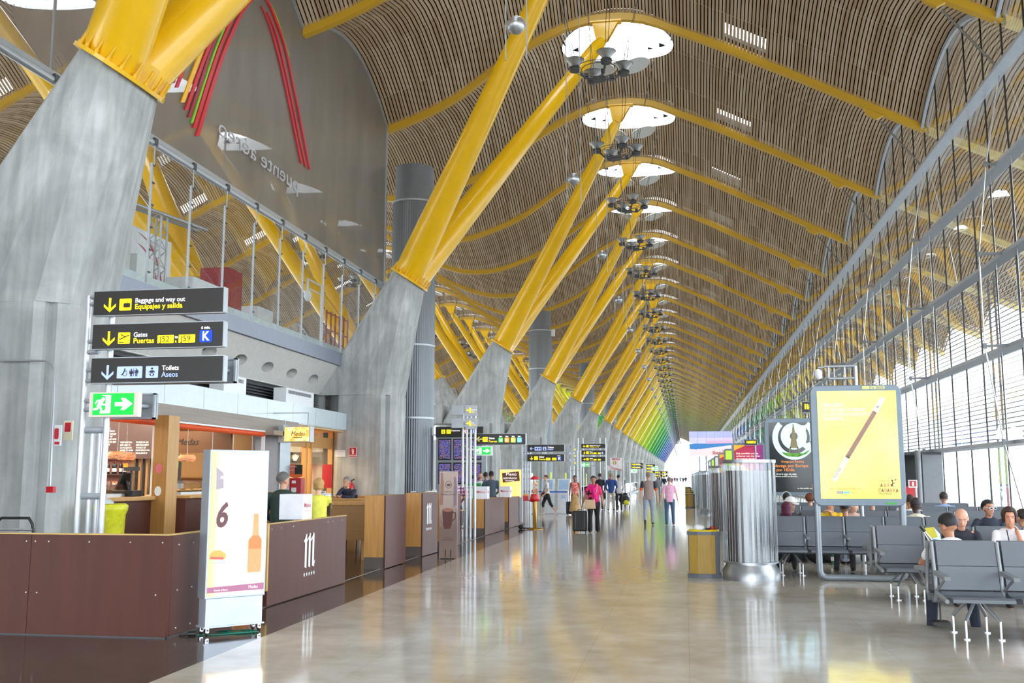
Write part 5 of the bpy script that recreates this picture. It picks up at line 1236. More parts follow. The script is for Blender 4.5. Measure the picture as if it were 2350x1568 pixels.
# bin with yellow bag, trolley, small stand
e = empty('waste_bin', (-9.05,14.6,0), 'grey waste bin with a bright yellow bag behind the sign tower', 'waste bin')
YBAG = mat('yellow_bag', (214,214,40), 0.35, var=0.12, scale=14, bump=0.6)
x0, x1 = at(195,1200,1,14.2).x, at(258,1200,1,14.2).x; xc = (x0+x1)/2; r = (x1-x0)/2
g = MB(); g.lathe((xc,14.5,0), [(r*.9,0.02),(r*.95,0.6),(r*1.0,1.0),(r*1.12,1.06),(r*1.16,1.14),(r*0.95,1.17),(r*0.8,1.14)], 26); obj('bag', g, YBAG, e)
g = MB(); g.lathe((xc,14.5,0), [(r*.86,0),(r*.9,0.02)], 20); g.ell((xc-0.12,14.5,1.12), (r*.75,r*.75,0.14)); obj('bin_lid', g, mat('pale_lid', (190,196,196), 0.4), e)
e = empty('luggage_trolley', (-7.6,9.95,0), 'folded luggage trolley handle behind the long barrier at the left edge', 'trolley')
g = MB(); a = at(0,1195,1,10.6); b = at(75,1195,1,10.6); g.tube([(a.x-0.1,10.6,0.4),(a.x-.05,10.6,a.z-.03),(a.x+0.02,10.6,a.z+0.03),(b.x-.05,10.6,a.z+0.03),(b.x,10.6,a.z-0.04),(b.x-0.02,10.8,0.4),(b.x-0.02,10.8,0.05)], 0.017, 8); g.tube([(a.x-0.1,10.6,0.4),(a.x-0.1,10.6,0.05)], 0.017, 8); obj('handle', g, BLACK, e)
g = MB(); g.tube([(a.x,10.6,a.z-.1),(b.x,10.6,a.z-.1)], 0.012, 8); g.tube([(a.x-0.1,10.6,.42),(b.x,10.8,.42)], 0.012, 8); obj('frame', g, STEEL, e)
for x in (a.x-0.1, b.x-0.02):
    g = MB(); M = Matrix.Translation((x,10.7,0.06)) @ Matrix.Rotation(pi/2, 4, 'Y'); g.cyl((0,0), 0.06, -0.02, 0.02, 14, M=M); obj('wheel', g, BLACK, e)
# sweets dispenser
BR = mat('brass', (160,120,50), 0.3, 0.8); c = Vector((-4.56,30.7,0))
e = empty('sweets_dispenser', c, 'red-capped sweets dispenser on a brass pole beside the farthest barrier', 'dispenser')
CLR = m_glass('clear_plastic', (0.95,0.93,0.9), 1.0, 0.02)
g = MB(); g.lathe(c, [(0.24,0),(0.24,0.02),(0.09,0.04),(0.06,0.06),(0.06,0.85)], 20); obj('brass_pole', g, BR, e)
g = MB(); g.lathe(c, [(0.1,0.84),(0.15,0.86),(0.15,0.93),(0.12,1.06)], 24); obj('red_base', g, RED, e)
g = MB(); g.lathe(c, [(0.118,1.06),(0.118,1.5)], 24); obj('clear_tube', g, CLR, e)
rng = random.Random(5); g = MB()
for i in range(46): a = rng.uniform(0, 6.28); q = rng.uniform(0,0.085); g.ell((c.x+q*cos(a), c.y+q*sin(a), rng.uniform(1.08,1.42)), (0.024,0.024,0.024), 6, 4, rng.randrange(3))
tag(obj('sweets', g, [mat('sweet_yellow', (240,190,40), 0.4), mat('sweet_red', (210,50,40), 0.4), mat('sweet_white', (240,230,220), 0.4)], e), kind='stuff')
g = MB(); g.lathe(c, [(0.13,1.5),(0.15,1.52),(0.10,1.58),(0.02,1.62)], 24); obj('red_cap', g, RED, e)
g = MB(); d = c+Vector((-0.28,0,0)); g.box((d.x-.08,d.y-.08,.86),(d.x+.08,d.y+.08,1.0)); g.tube([(d.x,d.y,.9),(c.x,c.y,.8)], 0.02, 6); obj('side_box', g, RED, e, bevel=.01)
g = MB(); g.cyl((d.x,d.y), 0.085, 1.0, 1.18, 18); obj('side_jar', g, CLR, e); g = MB(); g.cyl((d.x,d.y), 0.075, 1.005, 1.06, 14); tag(obj('side_sweets', g, mat('sweet_orange', (244,150,40), 0.4), e), kind='stuff')
g = MB(); g.ell((c.x-.42,c.y-.1,0.07), (0.09,0.07,0.07)); g.tube([(c.x-.42,c.y-.1,0.03),(c.x-.1,c.y,0.03)], 0.02, 6); obj('castor', g, BLACK, e)
# ================================================================ SIGNS IN THE MIDDLE DISTANCE
def post_group(lab, Y, xs, z1, bars, name='sign_post'):
    e = empty(name, (xs[0], Y, 0), lab, 'sign post'); poles('pole', xs, 0, z1, Y, 0.035, e, TP)
    g = MB()
    for z in bars: g.tube([(min(xs),Y,z),(max(xs),Y,z)], 0.025, 6)
    obj('cross_bars', g, TG, e); return e
X1 = [at(x,1100,1,26.6).x for x in (1062,1071,1080,1090)]
e = post_group('white sign post with four poles and grey side boxes left of the gates board', 26.6, X1, 3.3, (2.75,2.4,2.1,1.3))
for i, (y0, y1) in enumerate([(930,953),(960,983)]):
    f = Face(26.3, 1036, y0, 1063, y1); g = MB(); g.box((f.o.x,26.3,f.o.z-f.h),(f.o.x+f.w,26.36,f.o.z)); g.box((f.o.x+f.w,26.38,f.o.z-f.h/2-.05),(f.o.x+f.w+.12,26.5,f.o.z-f.h/2+.05)); obj('side_box', g, TG, e, bevel=0.01)
    f = Face(26.3, 1068, y0, 1094, y1+2); g = MB(); g.box((f.o.x,26.3,f.o.z-f.h),(f.o.x+f.w,26.36,f.o.z)); obj('side_board', g, TG, e); g = MB(); arrow(f, g, 1073, y0+12, 6, 2, 'right'); f.rect(g, 1077, y0+6, 1081, y0+18, 2, 0, .006); f.text(g, 'Departures' if i == 0 else 'Gates', 1082, y0+12, 2.1, 3, .005, .75); f.text(g, 'Salidas' if i == 0 else 'Puertas', 1082, y0+17, 2.4, 2, .005, .8); obj('lettering', g, MS, e)
e = empty('gates_sign', (-4.97,27,2.0), 'wide dark gates sign with M R S U letters above a green exit sign', 'sign')
f = Face(27.0, 1088, 996, 1206, 1021); sign_case(f, 'direction_board', e); g = MB(); g.tube([(-5.55,27.06,2.6),(-5.55,26.6,2.6)], .03, 6); g.tube([(-5.6,27.06,2.25),(-5.6,26.6,2.25)], .03, 6); obj('bracket', g, TG, e)
g = MB(); arrow(f, g, 1100, 1008, 11, 2, 'left'); plane_icon(f, g, 1108, 1003, 11.5, 2, 0); f.text(g, 'Gates', 1122, 1008, 4, 3); f.text(g, 'Puertas', 1122, 1015.5, 4.4, 2, .012)
for i, (ch, mi) in enumerate((('M',7),('R',9),('S',11),('U',10))):
    x = 1144+i*14.2; f.rect(g, x, 1005, x+11, 1016, mi, 1, .006); f.text(g, ch, x+2, 1014.4, 7, 3, .012, .85, d=.009); f.text(g, '20m', x+2, 1003.6, 2.6, 3, .03)
obj('lettering', g, MS, e)
f = Face(27.0, 1086, 1024, 1129, 1046); g = MB(); g.box((f.o.x,27,f.o.z-f.h),(f.o.x+f.w,27.1,f.o.z)); g.tube([(f.o.x+.03,27.05,f.o.z-.1),(f.o.x-.05,26.6,f.o.z-.1)], .025, 6); obj('exit_case', g, WHITE, e); g = MB(); exit_face(f, g, 1089, 1026.5, 1126, 1043.5); obj('exit_sign_face', g, MS, e)
# departure screens
e = empty('departure_screens', (-8.55,38,0), 'rack of six dark departure screens under a black departures sign', 'screens')
def m_screen():
    m, nt, b = nodes('flight_list_screen'); L = nt.links; tc = N(nt,'TexCoord'); mp = N(nt,'Mapping'); mp.inputs['Scale'].default_value = (1,1,1); L.new(tc.outputs['Object'], mp.inputs[0])
    sp = N(nt,'SeparateXYZ'); L.new(mp.outputs[0], sp.inputs[0])
    def fr(src, k, th):
        a = N(nt,'Math'); a.operation = 'MULTIPLY'; a.inputs[1].default_value = k; L.new(src, a.inputs[0]); b_ = N(nt,'Math'); b_.operation = 'FRACT'; L.new(a.outputs[0], b_.inputs[0]); c_ = N(nt,'Math'); c_.operation = 'GREATER_THAN'; c_.inputs[1].default_value = th; L.new(b_.outputs[0], c_.inputs[0]); return c_.outputs[0]
    m1 = N(nt,'Math'); m1.operation = 'MULTIPLY'; L.new(fr(sp.outputs['Z'], 26, .4), m1.inputs[0]); 
    nz = N(nt,'TexNoise',Scale=28.0,Detail=1.0); L.new(mp.outputs[0], nz.inputs['Vector']); g1 = N(nt,'Math'); g1.operation = 'GREATER_THAN'; g1.inputs[1].default_value = 0.46; L.new(nz.outputs[0], g1.inputs[0]); L.new(g1.outputs[0], m1.inputs[1])
    wn = N(nt,'TexNoise',Scale=9.0); L.new(mp.outputs[0], wn.inputs['Vector']); r = ramp(nt, [(0.3,(130,130,240)),(0.5,(150,150,250)),(0.6,(220,120,170)),(0.68,(90,200,90)),(0.75,(150,150,250))]); L.new(wn.outputs[0], r.inputs[0])
    mx = nt.nodes.new('ShaderNodeMixRGB'); mx.inputs[1].default_value = lin((22,22,34)); L.new(m1.outputs[0], mx.inputs[0]); L.new(r.outputs[0], mx.inputs[2]); L.new(mx.outputs[0], b.inputs['Emission Color']); b.inputs['Emission Strength'].default_value = 0.8; b.inputs['Base Color'].default_value = (.01,.01,.015,1); return m
SCRN = m_screen()
f = Face(38.0, 1004, 980, 1107, 1004); 
g = MB(); g.box((f.o.x-.05,38.0,0),(f.o.x+f.w+.15,38.25,f.o.z-.3)); obj('rack', g, GALV, e)
for r_, (y0, y1) in enumerate(((1007,1056),(1062,1111))):
    for c_, (x0, x1) in enumerate(((1007,1036),(1041,1070),(1078,1105))):
        g = MB(); q = Face(37.99, x0, y0, x1, y1); g.box((q.o.x,37.93,q.o.z-q.h),(q.o.x+q.w,38.0,q.o.z)); s_ = obj('screen', g, BLACK, e); g = MB(); plate(g, (q.o.x,37.925,q.o.z-q.h), XU, ZU, .03, .05, q.w-.03, q.h-.05); obj('flight_list', g, SCRN, s_)
g = MB(); g.box((f.o.x-.05,37.9,f.o.z-f.h),(f.o.x+f.w+.05,38.05,f.o.z)); obj('header_board', g, SBLK, e)
f = Face(37.89, 1004, 980, 1107, 1004); g = MB(); f.rect(g, 1013, 986, 1022, 996, 2, 1, .006); f.text(g, 'i', 1016, 994.5, 7, 0, .04, d=.009); plane_icon(f, g, 1025, 986, 10, 2, 0); f.text(g, 'Departures', 1036, 990, 3, 3); f.rect(g, 1060, 986, 1070, 996, 8, 1, .006); f.text(g, 'H', 1062, 994.4, 7, 3, .02, d=.009); f.rect(g, 1084, 986, 1094, 996, 4, 1, .006); f.text(g, 'K', 1086, 994.4, 7, 3, .02, d=.009); obj('lettering', g, MS, e)
# toilets / gates pair at 42 m
X2 = [at(x,1100,1,42.1).x for x in (1199,1206,1211,1217)]
e = post_group('white sign post carrying the toilets board and the gates board below it', 42.1, X2, 2.95, (2.9,2.6,2.3,2.0,1.5))
f = Face(41.9, 1210, 1021, 1295, 1037); sign_case(f, 'direction_board', e); g = MB(); arrow(f, g, 1220, 1030, 7, 5, 'left'); f.rect(g, 1227, 1026, 1243, 1034.5, 5, 1, .006); man(f, g, 1236, 1027, 6, 0, True); man(f, g, 1240, 1027, 6, 0); f.disc(g, 1231, 1030, 2, 0, .01); f.rect(g, 1246, 1026, 1254, 1034.5, 5, 1, .006); f.disc(g, 1250, 1028.5, 1.1, 0, .01); f.rect(g, 1248.5, 1030, 1251.5, 1033.5, 0, 0, .01); f.text(g, 'Toilets', 1256.5, 1029, 3.6, 3, .02); f.text(g, 'Aseos', 1256.5, 1033.6, 3.6, 5, .02); obj('lettering', g, MS, e)
f = Face(41.9, 1210, 1043, 1295, 1059); sign_case(f, 'direction_board', e); g = MB(); arrow(f, g, 1220, 1052, 7, 2); plane_icon(f, g, 1226, 1047.5, 8.5, 2, 0); f.text(g, 'Gates', 1237, 1050.5, 3.4, 3, .02); f.text(g, 'Puertas', 1237, 1056, 3.3, 2, .02); f.rect(g, 1253, 1051, 1263, 1057, 2, .5, .006); f.rect(g, 1267, 1051, 1277, 1057, 2, .5, .006); f.text(g, 'J53', 1254.3, 1056, 3.2, 6, 0, d=.009); f.text(g, 'J59', 1268.3, 1056, 3.2, 6, d=.009); f.rect(g, 1279.5, 1048.5, 1287, 1057, 4, .5, .006); f.text(g, 'K', 1281, 1056, 6, 3, .02, d=.009); f.text(g, '8 min', 1279.5, 1047.4, 2, 3, .02); obj('lettering', g, MS, e)
# three boards at 56 m
X3 = [at(x,1100,1,56.2).x for x in (1328,1339,1378,1391)]
e = post_group('wide white sign frame with three dark boards and a small exit sign', 56.2, X3, 3.75, (3.7,3.55,2.9,2.2,1.6))
for (y0, y1), k in (((1019,1029),0),((1034,1044),1),((1049,1059),2)):
    f = Face(56.0, 1334, y0, 1389, y1); sign_case(f, 'direction_board', e); g = MB(); yc = (y0+y1)/2; arrow(f, g, 1341, yc+.5, 5, 2, ('left','down','right')[k]); f.rect(g, 1345.5, yc-2.5, 1351, yc+3, 2, .3, .006)
    if k == 0: f.text(g, 'Baggage and way out', 1353, yc-.3, 2.0, 3, .01); f.text(g, 'Equipajes y salida', 1353, yc+3, 2.2, 2, .01)
    else:
        f.text(g, 'Gates', 1353, yc-.3, 2.2, 3, .03); f.text(g, 'Puertas', 1353, yc+3, 2.0, 2, .01); f.rect(g, 1362.5, yc-.2, 1369, yc+3.3, 2, .3, .006); f.rect(g, 1372, yc-.2, 1378.5, yc+3.3, 2, .3, .006)
        if k == 1: f.rect(g, 1380, yc-2, 1384.5, yc+3.3, 4, .3, .006); f.text(g, 'K', 1381, yc+2.6, 3.6, 3, .02, d=.009)
    obj('lettering', g, MS, e)
f = Face(56.0, 1334, 1062, 1353, 1072); g = MB(); g.box((f.o.x,56,f.o.z-f.h),(f.o.x+f.w,56.1,f.o.z)); obj('exit_case', g, WHITE, e); g = MB(); exit_face(f, g, 1335, 1063, 1352, 1071); obj('exit_sign_face', g, MS, e)
X4 = [at(x,1100,1,50).x for x in (1309,1317,1325,1333)]
e = post_group('white sign post with grey side boxes between the toilets sign and the wide frame', 50, X4, 2.9, (1.9,1.2))
for y0 in (1028,1043,1059):
    f = Face(49.7, 1301, y0, 1311, y0+10); g = MB(); g.box((f.o.x,49.7,f.o.z-f.h),(f.o.x+f.w,49.8,f.o.z)); obj('side_box', g, TG, e)
    f = Face(49.7, 1317, y0-1, 1324, y0+10); g = MB(); g.box((f.o.x,49.7,f.o.z-f.h),(f.o.x+f.w,49.8,f.o.z)); obj('side_board', g, TG, e); g = MB(); f.rect(g, 1318, y0+2, 1321, y0+6, 2, 0, .006); obj('lettering', g, MS, e)
# information board, clock
e = empty('information_board', (-4.7,70,0), 'white hanging information board with a gold i and red stripes', 'information board')
f = Face(70, 1400, 1051, 1427, 1080); g = MB(); g.box((f.o.x,70,f.o.z-f.h),(f.o.x+f.w,70.1,f.o.z)); obj('panel', g, mat('board_white', (230,226,228), 0.5, emit=.1), e)
g = MB(); f.text(g, 'IBERIA', 1404, 1056, 3.6, 0, .03, 1.1, d=.01); f.disc(g, 1410.5, 1062.5, 4.6, 1, .01); f.text(g, 'i', 1409.3, 1066, 6.5, 2, .04, d=.02)
for k in range(4): f.line(g, [(1401,1070+k*2.0),(1410,1074.5+k*1.3),(1426,1077.5+k*.8)], .6, 0, .01)
obj('print', g, [RED, mat('gold_disc', (212,170,80), 0.4), WHITE], e)
g = MB(); g.tube([(f.o.x+.1,70.05,0),(f.o.x+.1,70.05,f.o.z-f.h)], .03, 6); g.tube([(f.o.x+f.w-.1,70.05,0),(f.o.x+f.w-.1,70.05,f.o.z-f.h)], .03, 6); obj('post', g, GALV, e)
e = empty('hall_clock', (-5.4,69,0), 'round white clock left of the information board', 'clock')
c = at(1393,1075,1,69); g = MB(); M = Matrix.Translation(c) @ Matrix.Rotation(pi/2, 4, 'X'); g.cyl((0,0), .20, -.05, .05, 24, M=M); g.tube([(c.x,69.04,0),(c.x,69.04,c.z)], .03, 6); obj('dial', g, WHITE, e)
g = MB(); g.tube([(c.x,68.94,c.z),(c.x+.08,68.94,c.z-.12)], .008, 4); g.tube([(c.x,68.94,c.z),(c.x-.02,68.94,c.z+.1)], .008, 4); obj('hands', g, BLACK, e)
# far boards
for i, (x0, x1, y0, Y, n) in enumerate([(1449,1475,1063,92,2),(1483,1503,1066,104,3),(1503,1520,1082,125,2),(1519,1532,1082,140,2)]):
    e = empty('far_sign', ((at(x0,1080,1,Y).x), Y, 0), 'small far dark direction sign with yellow print, %s of the far group from the left' % ORD[i], 'sign')
    g = MB(); xx = [at(x0-3,1100,1,Y).x, at(x1,1100,1,Y).x]; top = at(x0,y0-(6 if i == 0 else 1),1,Y).z
    for x in xx: g.tube([(x,Y+.1,0),(x,Y+.1,top)], .05, 6)
    g.tube([(xx[0],Y+.1,top-.05),(xx[1],Y+.1,top-.05)], .04, 6); obj('frame', g, TP, e)
    for k in range(n):
        f = Face(Y, x0, y0+k*7.2, x1, y0+k*7.2+5.6); sign_case(f, 'direction_board', e); g = MB(); f.rect(g, x0+1, y0+k*7.2+1.7, x0+4, y0+k*7.2+3.8, 2, 0, .01); f.rect(g, x0+4.6, y0+k*7.2+1.2, x0+8, y0+k*7.2+4.4, 2, 0, .01); f.rect(g, x0+9, y0+k*7.2+1.6, x1-6, y0+k*7.2+2.6, 3, 0, .01); f.rect(g, x0+9, y0+k*7.2+3.1, x1-4, y0+k*7.2+4.3, 2, 0, .01); obj('lettering', g, MS, e)
    if i < 2:
        f = Face(Y, (x0 if i == 0 else x1-8), y0+15, (x0 if i == 0 else x1-8)+11, y0+21) if i == 0 else Face(Y, 1495, 1072, 1509, 1079); g = MB(); exit_face(f, g, f.x0, f.y0, f.x0+f.w/f.kx, f.y0+f.h/f.ky); g.box((f.o.x-.05,Y+.01,f.o.z-f.h-.05),(f.o.x+f.w+.05,Y+.1,f.o.z+.05), 3); obj('exit_sign', g, MS, e)
# check-in machines, belt barrier, walkway
KW = mat('kiosk_white', (222,228,234), 0.35); KB = mat('kiosk_screen', (150,178,206), 0.2, emit=.2)
for i, (x, lab) in enumerate([(-6.95,'tall white self-service cabinet left of the walking woman in black trousers'),(-5.9,'white self-service check-in machine behind the walking woman'),(-5.2,'white self-service check-in machine right of the walking woman')]):
    e = empty('check_in_machine', (x,43.6,0), lab, 'check-in machine'); g = MB()
    if i == 0: g.box((x-.3,43.4,0),(x+.35,43.9,1.75)); obj('cabinet', g, KW, e, bevel=.02); g = MB(); g.box((x-.1,43.39,1.85),(x+.25,43.45,2.9)); obj('notice_panel', g, mat('kiosk_glass', (190,206,220), 0.3), e)
    else:
        g.box((x-.28,43.4,0),(x+.28,43.9,.95)); g.prism([(0,.95),(.5,.95),(.5,1.5),(.35,1.5)], (x-.28,43.4,0), YU, ZU, (.56,0,0)); obj('cabinet', g, KW, e, bevel=.02)
        g = MB(); g.add([(x-.2,43.43,1.05),(x+.2,43.43,1.05),(x+.2,43.70,1.45),(x-.2,43.70,1.45)], [(0,1,2,3)]); g.box((x-.1,43.39,.66),(x+.1,43.395,.8)); obj('screen', g, KB, e)
e = empty('belt_barrier', (-6.2,42.9,0), 'blue belt barrier with chrome posts in front of the check-in machines', 'barrier')
for x in (-7.4,-6.45,-4.95):
    g = MB(); g.tube([(x,42.9,0.02),(x,42.9,1.0)], .03, 8); g.cyl((x,42.9), .16, 0, .02, 18); obj('post', g, STEEL, e)
g = MB(); g.box((-7.4,42.89,.92),(-4.95,42.91,.98)); obj('belt', g, mat('belt_blue', (20,90,200), 0.5), e)
e = empty('moving_walkway', (-5.9,100,0), 'glass-sided moving walkway along the left side of the far hall', 'moving walkway')
g = MB()
for x in (-6.6,-5.2): g.box((x-.02,60,.15),(x+.02,110,.95))
obj('glass_side', g, m_glass('walkway_glass', (0.8,0.9,0.9), 1.5, 0.1), e)
g = MB()
for x in (-6.6,-5.2): g.box((x-.05,59.6,.95),(x+.05,110.4,1.02))
obj('handrail', g, STEEL, e)
g = MB(); g.box((-6.75,59.5,0),(-5.05,110.5,.15)); obj('base', g, GREYP, e)
g = MB(); g.lathe((-4.41,75,0), [(.2,0),(.2,.25),(.14,.4),(.04,.45),(.04,1.35)], 14); tag(obj('stand_post', g, BLACK), 'short black post with heavy foot beside the moving walkway', 'post')
# yellow notice panels on far service walls
for i, (y, z, c) in enumerate([(70,1.4,(190,214,40)),(79,1.4,(190,214,40)),(96,1.4,(190,214,40)),(112,1.3,(60,160,210)),(128,1.3,(60,160,210))]):
    g = MB(); g.box((-9.36,y,0),(-9.3,y+.7,1.9)); tag(obj('notice_panel', g, mat('panel_%d' % c[0], c, 0.5, emit=.2)), 'narrow %s panel standing against a far pylon, %s one' % ('yellow-green' if i < 3 else 'light blue', ORD[i]), 'panel')
# ================================================================ RIGHT SIDE
FR = mat('board_frame', (112,126,138), 0.4, 0.2)
def rrect(x0, z0, x1, z1, r, n=7):
    P = []
    for cx, cz, a in ((x1-r,z0+r,-90),(x1-r,z1-r,0),(x0+r,z1-r,90),(x0+r,z0+r,180)):
        for k in range(n): t = radians(a+90*k/(n-1)); P.append((cx+r*cos(t), cz+r*sin(t)))
    return P
def ad_board(X, Y, lab, W_=1.36, top=3.0, bot=1.14, detail=True, rz=0):
    e = empty('advertising_board', (X+W_/2, Y, 0), lab, 'advertising board')
    g = MB(); g.prism(rrect(0,bot,W_,top,.12), (X,Y-.09,0), XU, ZU, (0,.18,0)); obj('case', g, FR, e, bevel=.01)
    g = MB(); xs = (X+.05, X+W_-.05); pts = [(xs[0],Y,bot+.05),(xs[0],Y,.16),(xs[0]+.02,Y,.09),(xs[0]+.09,Y,.05),(xs[1]-.09,Y,.05),(xs[1]-.02,Y,.09),(xs[1],Y,.16),(xs[1],Y,bot+.05)]
    g.tube(pts, .05, 10); obj('loop_foot', g, mat('board_leg', (134,142,150), 0.35, 0.4), e)
    return e
BX = 1.96
e = ad_board(BX, 16.3, 'yellow charity poster board, nearest and largest of the standing boards')
f = Face(16.2, 1874, 894, 2057, 1145); f.o = Vector((BX+.10,16.2,2.91)); f.w = 1.18; f.h = 1.66; f.kx = f.w/183; f.ky = f.h/251
def m_yellow():
    m, nt, b = nodes('yellow_poster'); L = nt.links; tc = N(nt,'TexCoord'); n1 = N(nt,'TexNoise',Scale=1.2); L.new(tc.outputs['Object'], n1.inputs['Vector']); r = ramp(nt, [(0.3,(236,210,50)),(0.7,(252,240,120))]); L.new(n1.outputs[0], r.inputs[0]); L.new(r.outputs[0], b.inputs['Base Color']); L.new(r.outputs[0], b.inputs['Emission Color']); b.inputs['Emission Strength'].default_value = .38; b.inputs['Roughness'].default_value = 0.12; return m
g = MB(); f.rect(g, 1874, 894, 2057, 1145, 0, 0, .0); pst = obj('poster', g, m_yellow(), e)
PW, PBR, PGY, PBK, PRED = [mat('print_'+n, c, 0.4, emit=em) for n, c, em in (('white',(250,248,236),.3),('brown',(150,112,100),.1),('grey',(120,116,90),0),('black',(40,44,46),0),('coral',(236,120,90),.1))]
g = MB(); f.text(g, 'MAGIA', 1889, 931, 8.2, 0, .014, .98); f.text(g, 'ES HACER OLVIDAR', 1889, 942, 7.2, 0, .0, .84); f.text(g, 'A UN NIÑO QUE ESTÁ', 1889, 952.5, 7.2, 0, .0, .84); f.text(g, 'ENFERMO.', 1889, 963, 7.2, 0, .0, .84)
f.line(g, [(1906,1101),(1939,1049)], 11, 0, .008); f.line(g, [(2006,945),(2025,913)], 11, 0, .008); f.line(g, [(1939,1049),(2006,945)], 10, 1, .008)
f.text(g, 'www.fundacionabracadabra.org', 1894, 1124, 3.7, 2, 0, .9); f.rect(g, 1911, 1128.5, 1925, 1133, 4, 0, .006); f.rect(g, 1927, 1128.5, 1941, 1133, 5, 0, .006); f.text(g, 'facebook', 1912, 1132, 2.1, 0, .01, .8, d=.009); f.text(g, 'Síguenos en', 1894, 1132, 1.9, 2, 0, .8); f.text(g, '#magiasolidaria', 1943, 1132, 2.2, 2, 0, .85)
f.text(g, 'FUNDACIÓN', 2010, 1105.5, 2.2, 3, .01, .95); 
for s_, x, y, cs in (('ABRA',2011,1118,(3,6,6,3)),('CADABRA',2006,1130,(6,3,6,3,6,6,3))):
    for ch, ci in zip(s_, cs): f.text(g, ch, x, y, 7.6, ci, .03, .62); x += 8.0 if s_ == 'ABRA' else 6.6
f.text(g, 'magos solidarios', 2006, 1134.5, 2.6, 3, .02, 1.0)
f.disc(g, 2038, 1103, 1.8, 3); f.line(g, [(2038,1105),(2040,1110),(2044,1108)], 1.6, 3); f.line(g, [(2038,1105.5),(2045,1102)], 1.0, 3); f.disc(g, 2046, 1101, 1.8, 7); f.line(g, [(2040,1110),(2036,1114),(2034,1112)], 1.6, 3)
for k in range(7): f.line(g, [(2010.5+k*.9-2,934-k*.0+1),(2012.5+k*.9,930)], .4, 3, .011)
obj('print', g, [PW, PBR, PGY, PBK, mat('link_blue',(60,80,150),.5), mat('link_sky',(120,200,230),.5), PRED, RED], pst)
# tilted caption on the wand
a, b = f.p(1909,1096); ux = Vector((31, 0, 50)).normalized(); uz = Vector((-50, 0, 31)).normalized()
g = MB(); txt(g, 'Varita', f.o+Vector((a+.0,-.014,b-.02)), ux, uz, .085, 0, 0, .9); txt(g, '20 Comprimidos', f.o+Vector((a,-.014,b-.02))+ux*.22, ux, uz, .032, 0, 0, 1); obj('wand_caption', g, PGY, pst)
g = MB(); plate(g, (BX+.78,16.2,2.93), XU, ZU, 0, 0, .34, .055); tag_ = obj('date_sticker', g, mat('sticker_yellow', (206,206,130), 0.5), e); g = MB(); txt(g, 'oct 12', (BX+1.10,16.195,2.975), (-1,0,0), (0,0,-1), .075, 0, .01, 1.1); obj('date_print', g, FR, tag_)
g = MB(); plate(g, (BX+1.05,16.2,1.165), XU, ZU, 0, 0, .16, .03); obj('green_label', g, mat('label_green', (70,160,70), 0.5), e)
# black board with the at sign
e = ad_board(BX-.02, 25.3, 'dark poster board with a large white at sign, partly hidden by the yellow board')
f = Face(25.2, 1759, 975, 1862, 1128); f.o = Vector((BX+.08,25.2,2.9)); f.w = 1.18; f.h = 1.68; f.kx = f.w/107.; f.ky = f.h/154.
g = MB(); f.rect(g, 1759, 975, 1866, 1129, 0, 0, 0); pst = obj('poster', g, mat('poster_black', (24,30,32), 0.15), e)
CY_ = glow('pale_cyan', (190,226,240), .7)
g = MB(); cx, cy = 1812, 1006
def ring(f, g, cx, cy, r0, r1, mi, d, a0=0, a1=2*pi, n=40, ya=1.06):
    for k in range(n):
        t0, t1 = a0+(a1-a0)*k/n, a0+(a1-a0)*(k+1)/n
        f.poly(g, [(cx+r1*cos(t0),cy+r1*ya*sin(t0)),(cx+r0*cos(t0),cy+r0*ya*sin(t0)),(cx+r0*cos(t1),cy+r0*ya*sin(t1)),(cx+r1*cos(t1),cy+r1*ya*sin(t1))], mi, d)
ring(f, g, cx, cy+3, 34, 46, 0, .006, radians(22), radians(226)); ring(f, g, cx, cy+3, 34, 46, 0, .006, radians(-46), radians(12)); ring(f, g, cx, cy, 8.5, 28, 0, .006)
f.poly(g, [(1829,982),(1840,982),(1834,1018),(1840,1022),(1846,1018),(1850,1030),(1836,1034),(1824,1024)], 0, .008)
obj('at_mark', g, CY_, pst)
# generic lattice landmark and trees inside the mark
g = MB(); f.poly(g, [(1810.8,978),(1812.2,978),(1817,1012),(1820,1032),(1803,1032),(1806,1012)], 0, .010); f.line(g, [(1804,1030),(1801,1044)], 3, 0, .010); f.line(g, [(1819,1030),(1823,1044)], 3, 0, .010); obj('tower_picture', g, mat('stone_beige', (150,136,100), 0.6), pst)
g = MB(); f.poly(g, [(1784,1040),(1796,1043),(1830,1044),(1846,1035),(1838,1045),(1820,1052),(1800,1051),(1790,1047)], 0, .012); obj('trees_picture', g, mat('leaf_print', (90,150,50), 0.6, var=.4, scale=12, emit=.2), pst)
OG = glow('brand_orange', (255,140,50), .6)
g = MB(); f.text(g, 'Orange para Roaming', 1783, 1064, 3.8, 0, .01, .85); f.text(g, 'Navega por Europa', 1766, 1074, 5.9, 0, .005, .95); f.text(g, 'por 1€/día', 1772, 1083, 5.6, 0, .005, .95); f.text(g, 'Si no lo usas, no pagas.', 1772, 1091, 3.2, 1, .01); f.text(g, 'Ahorra un 50% en llamadas.', 1770, 1096, 2.8, 1, .01); f.text(g, 'tu vida cambia con', 1816, 1122, 2.8, 1, .01); f.rect(g, 1847, 1111, 1861, 1125, 2, 0, .006); f.text(g, 'orange', 1848, 1123.5, 3, 1, .01, .8, d=.01); obj('print', g, [OG, PW, OG], pst)
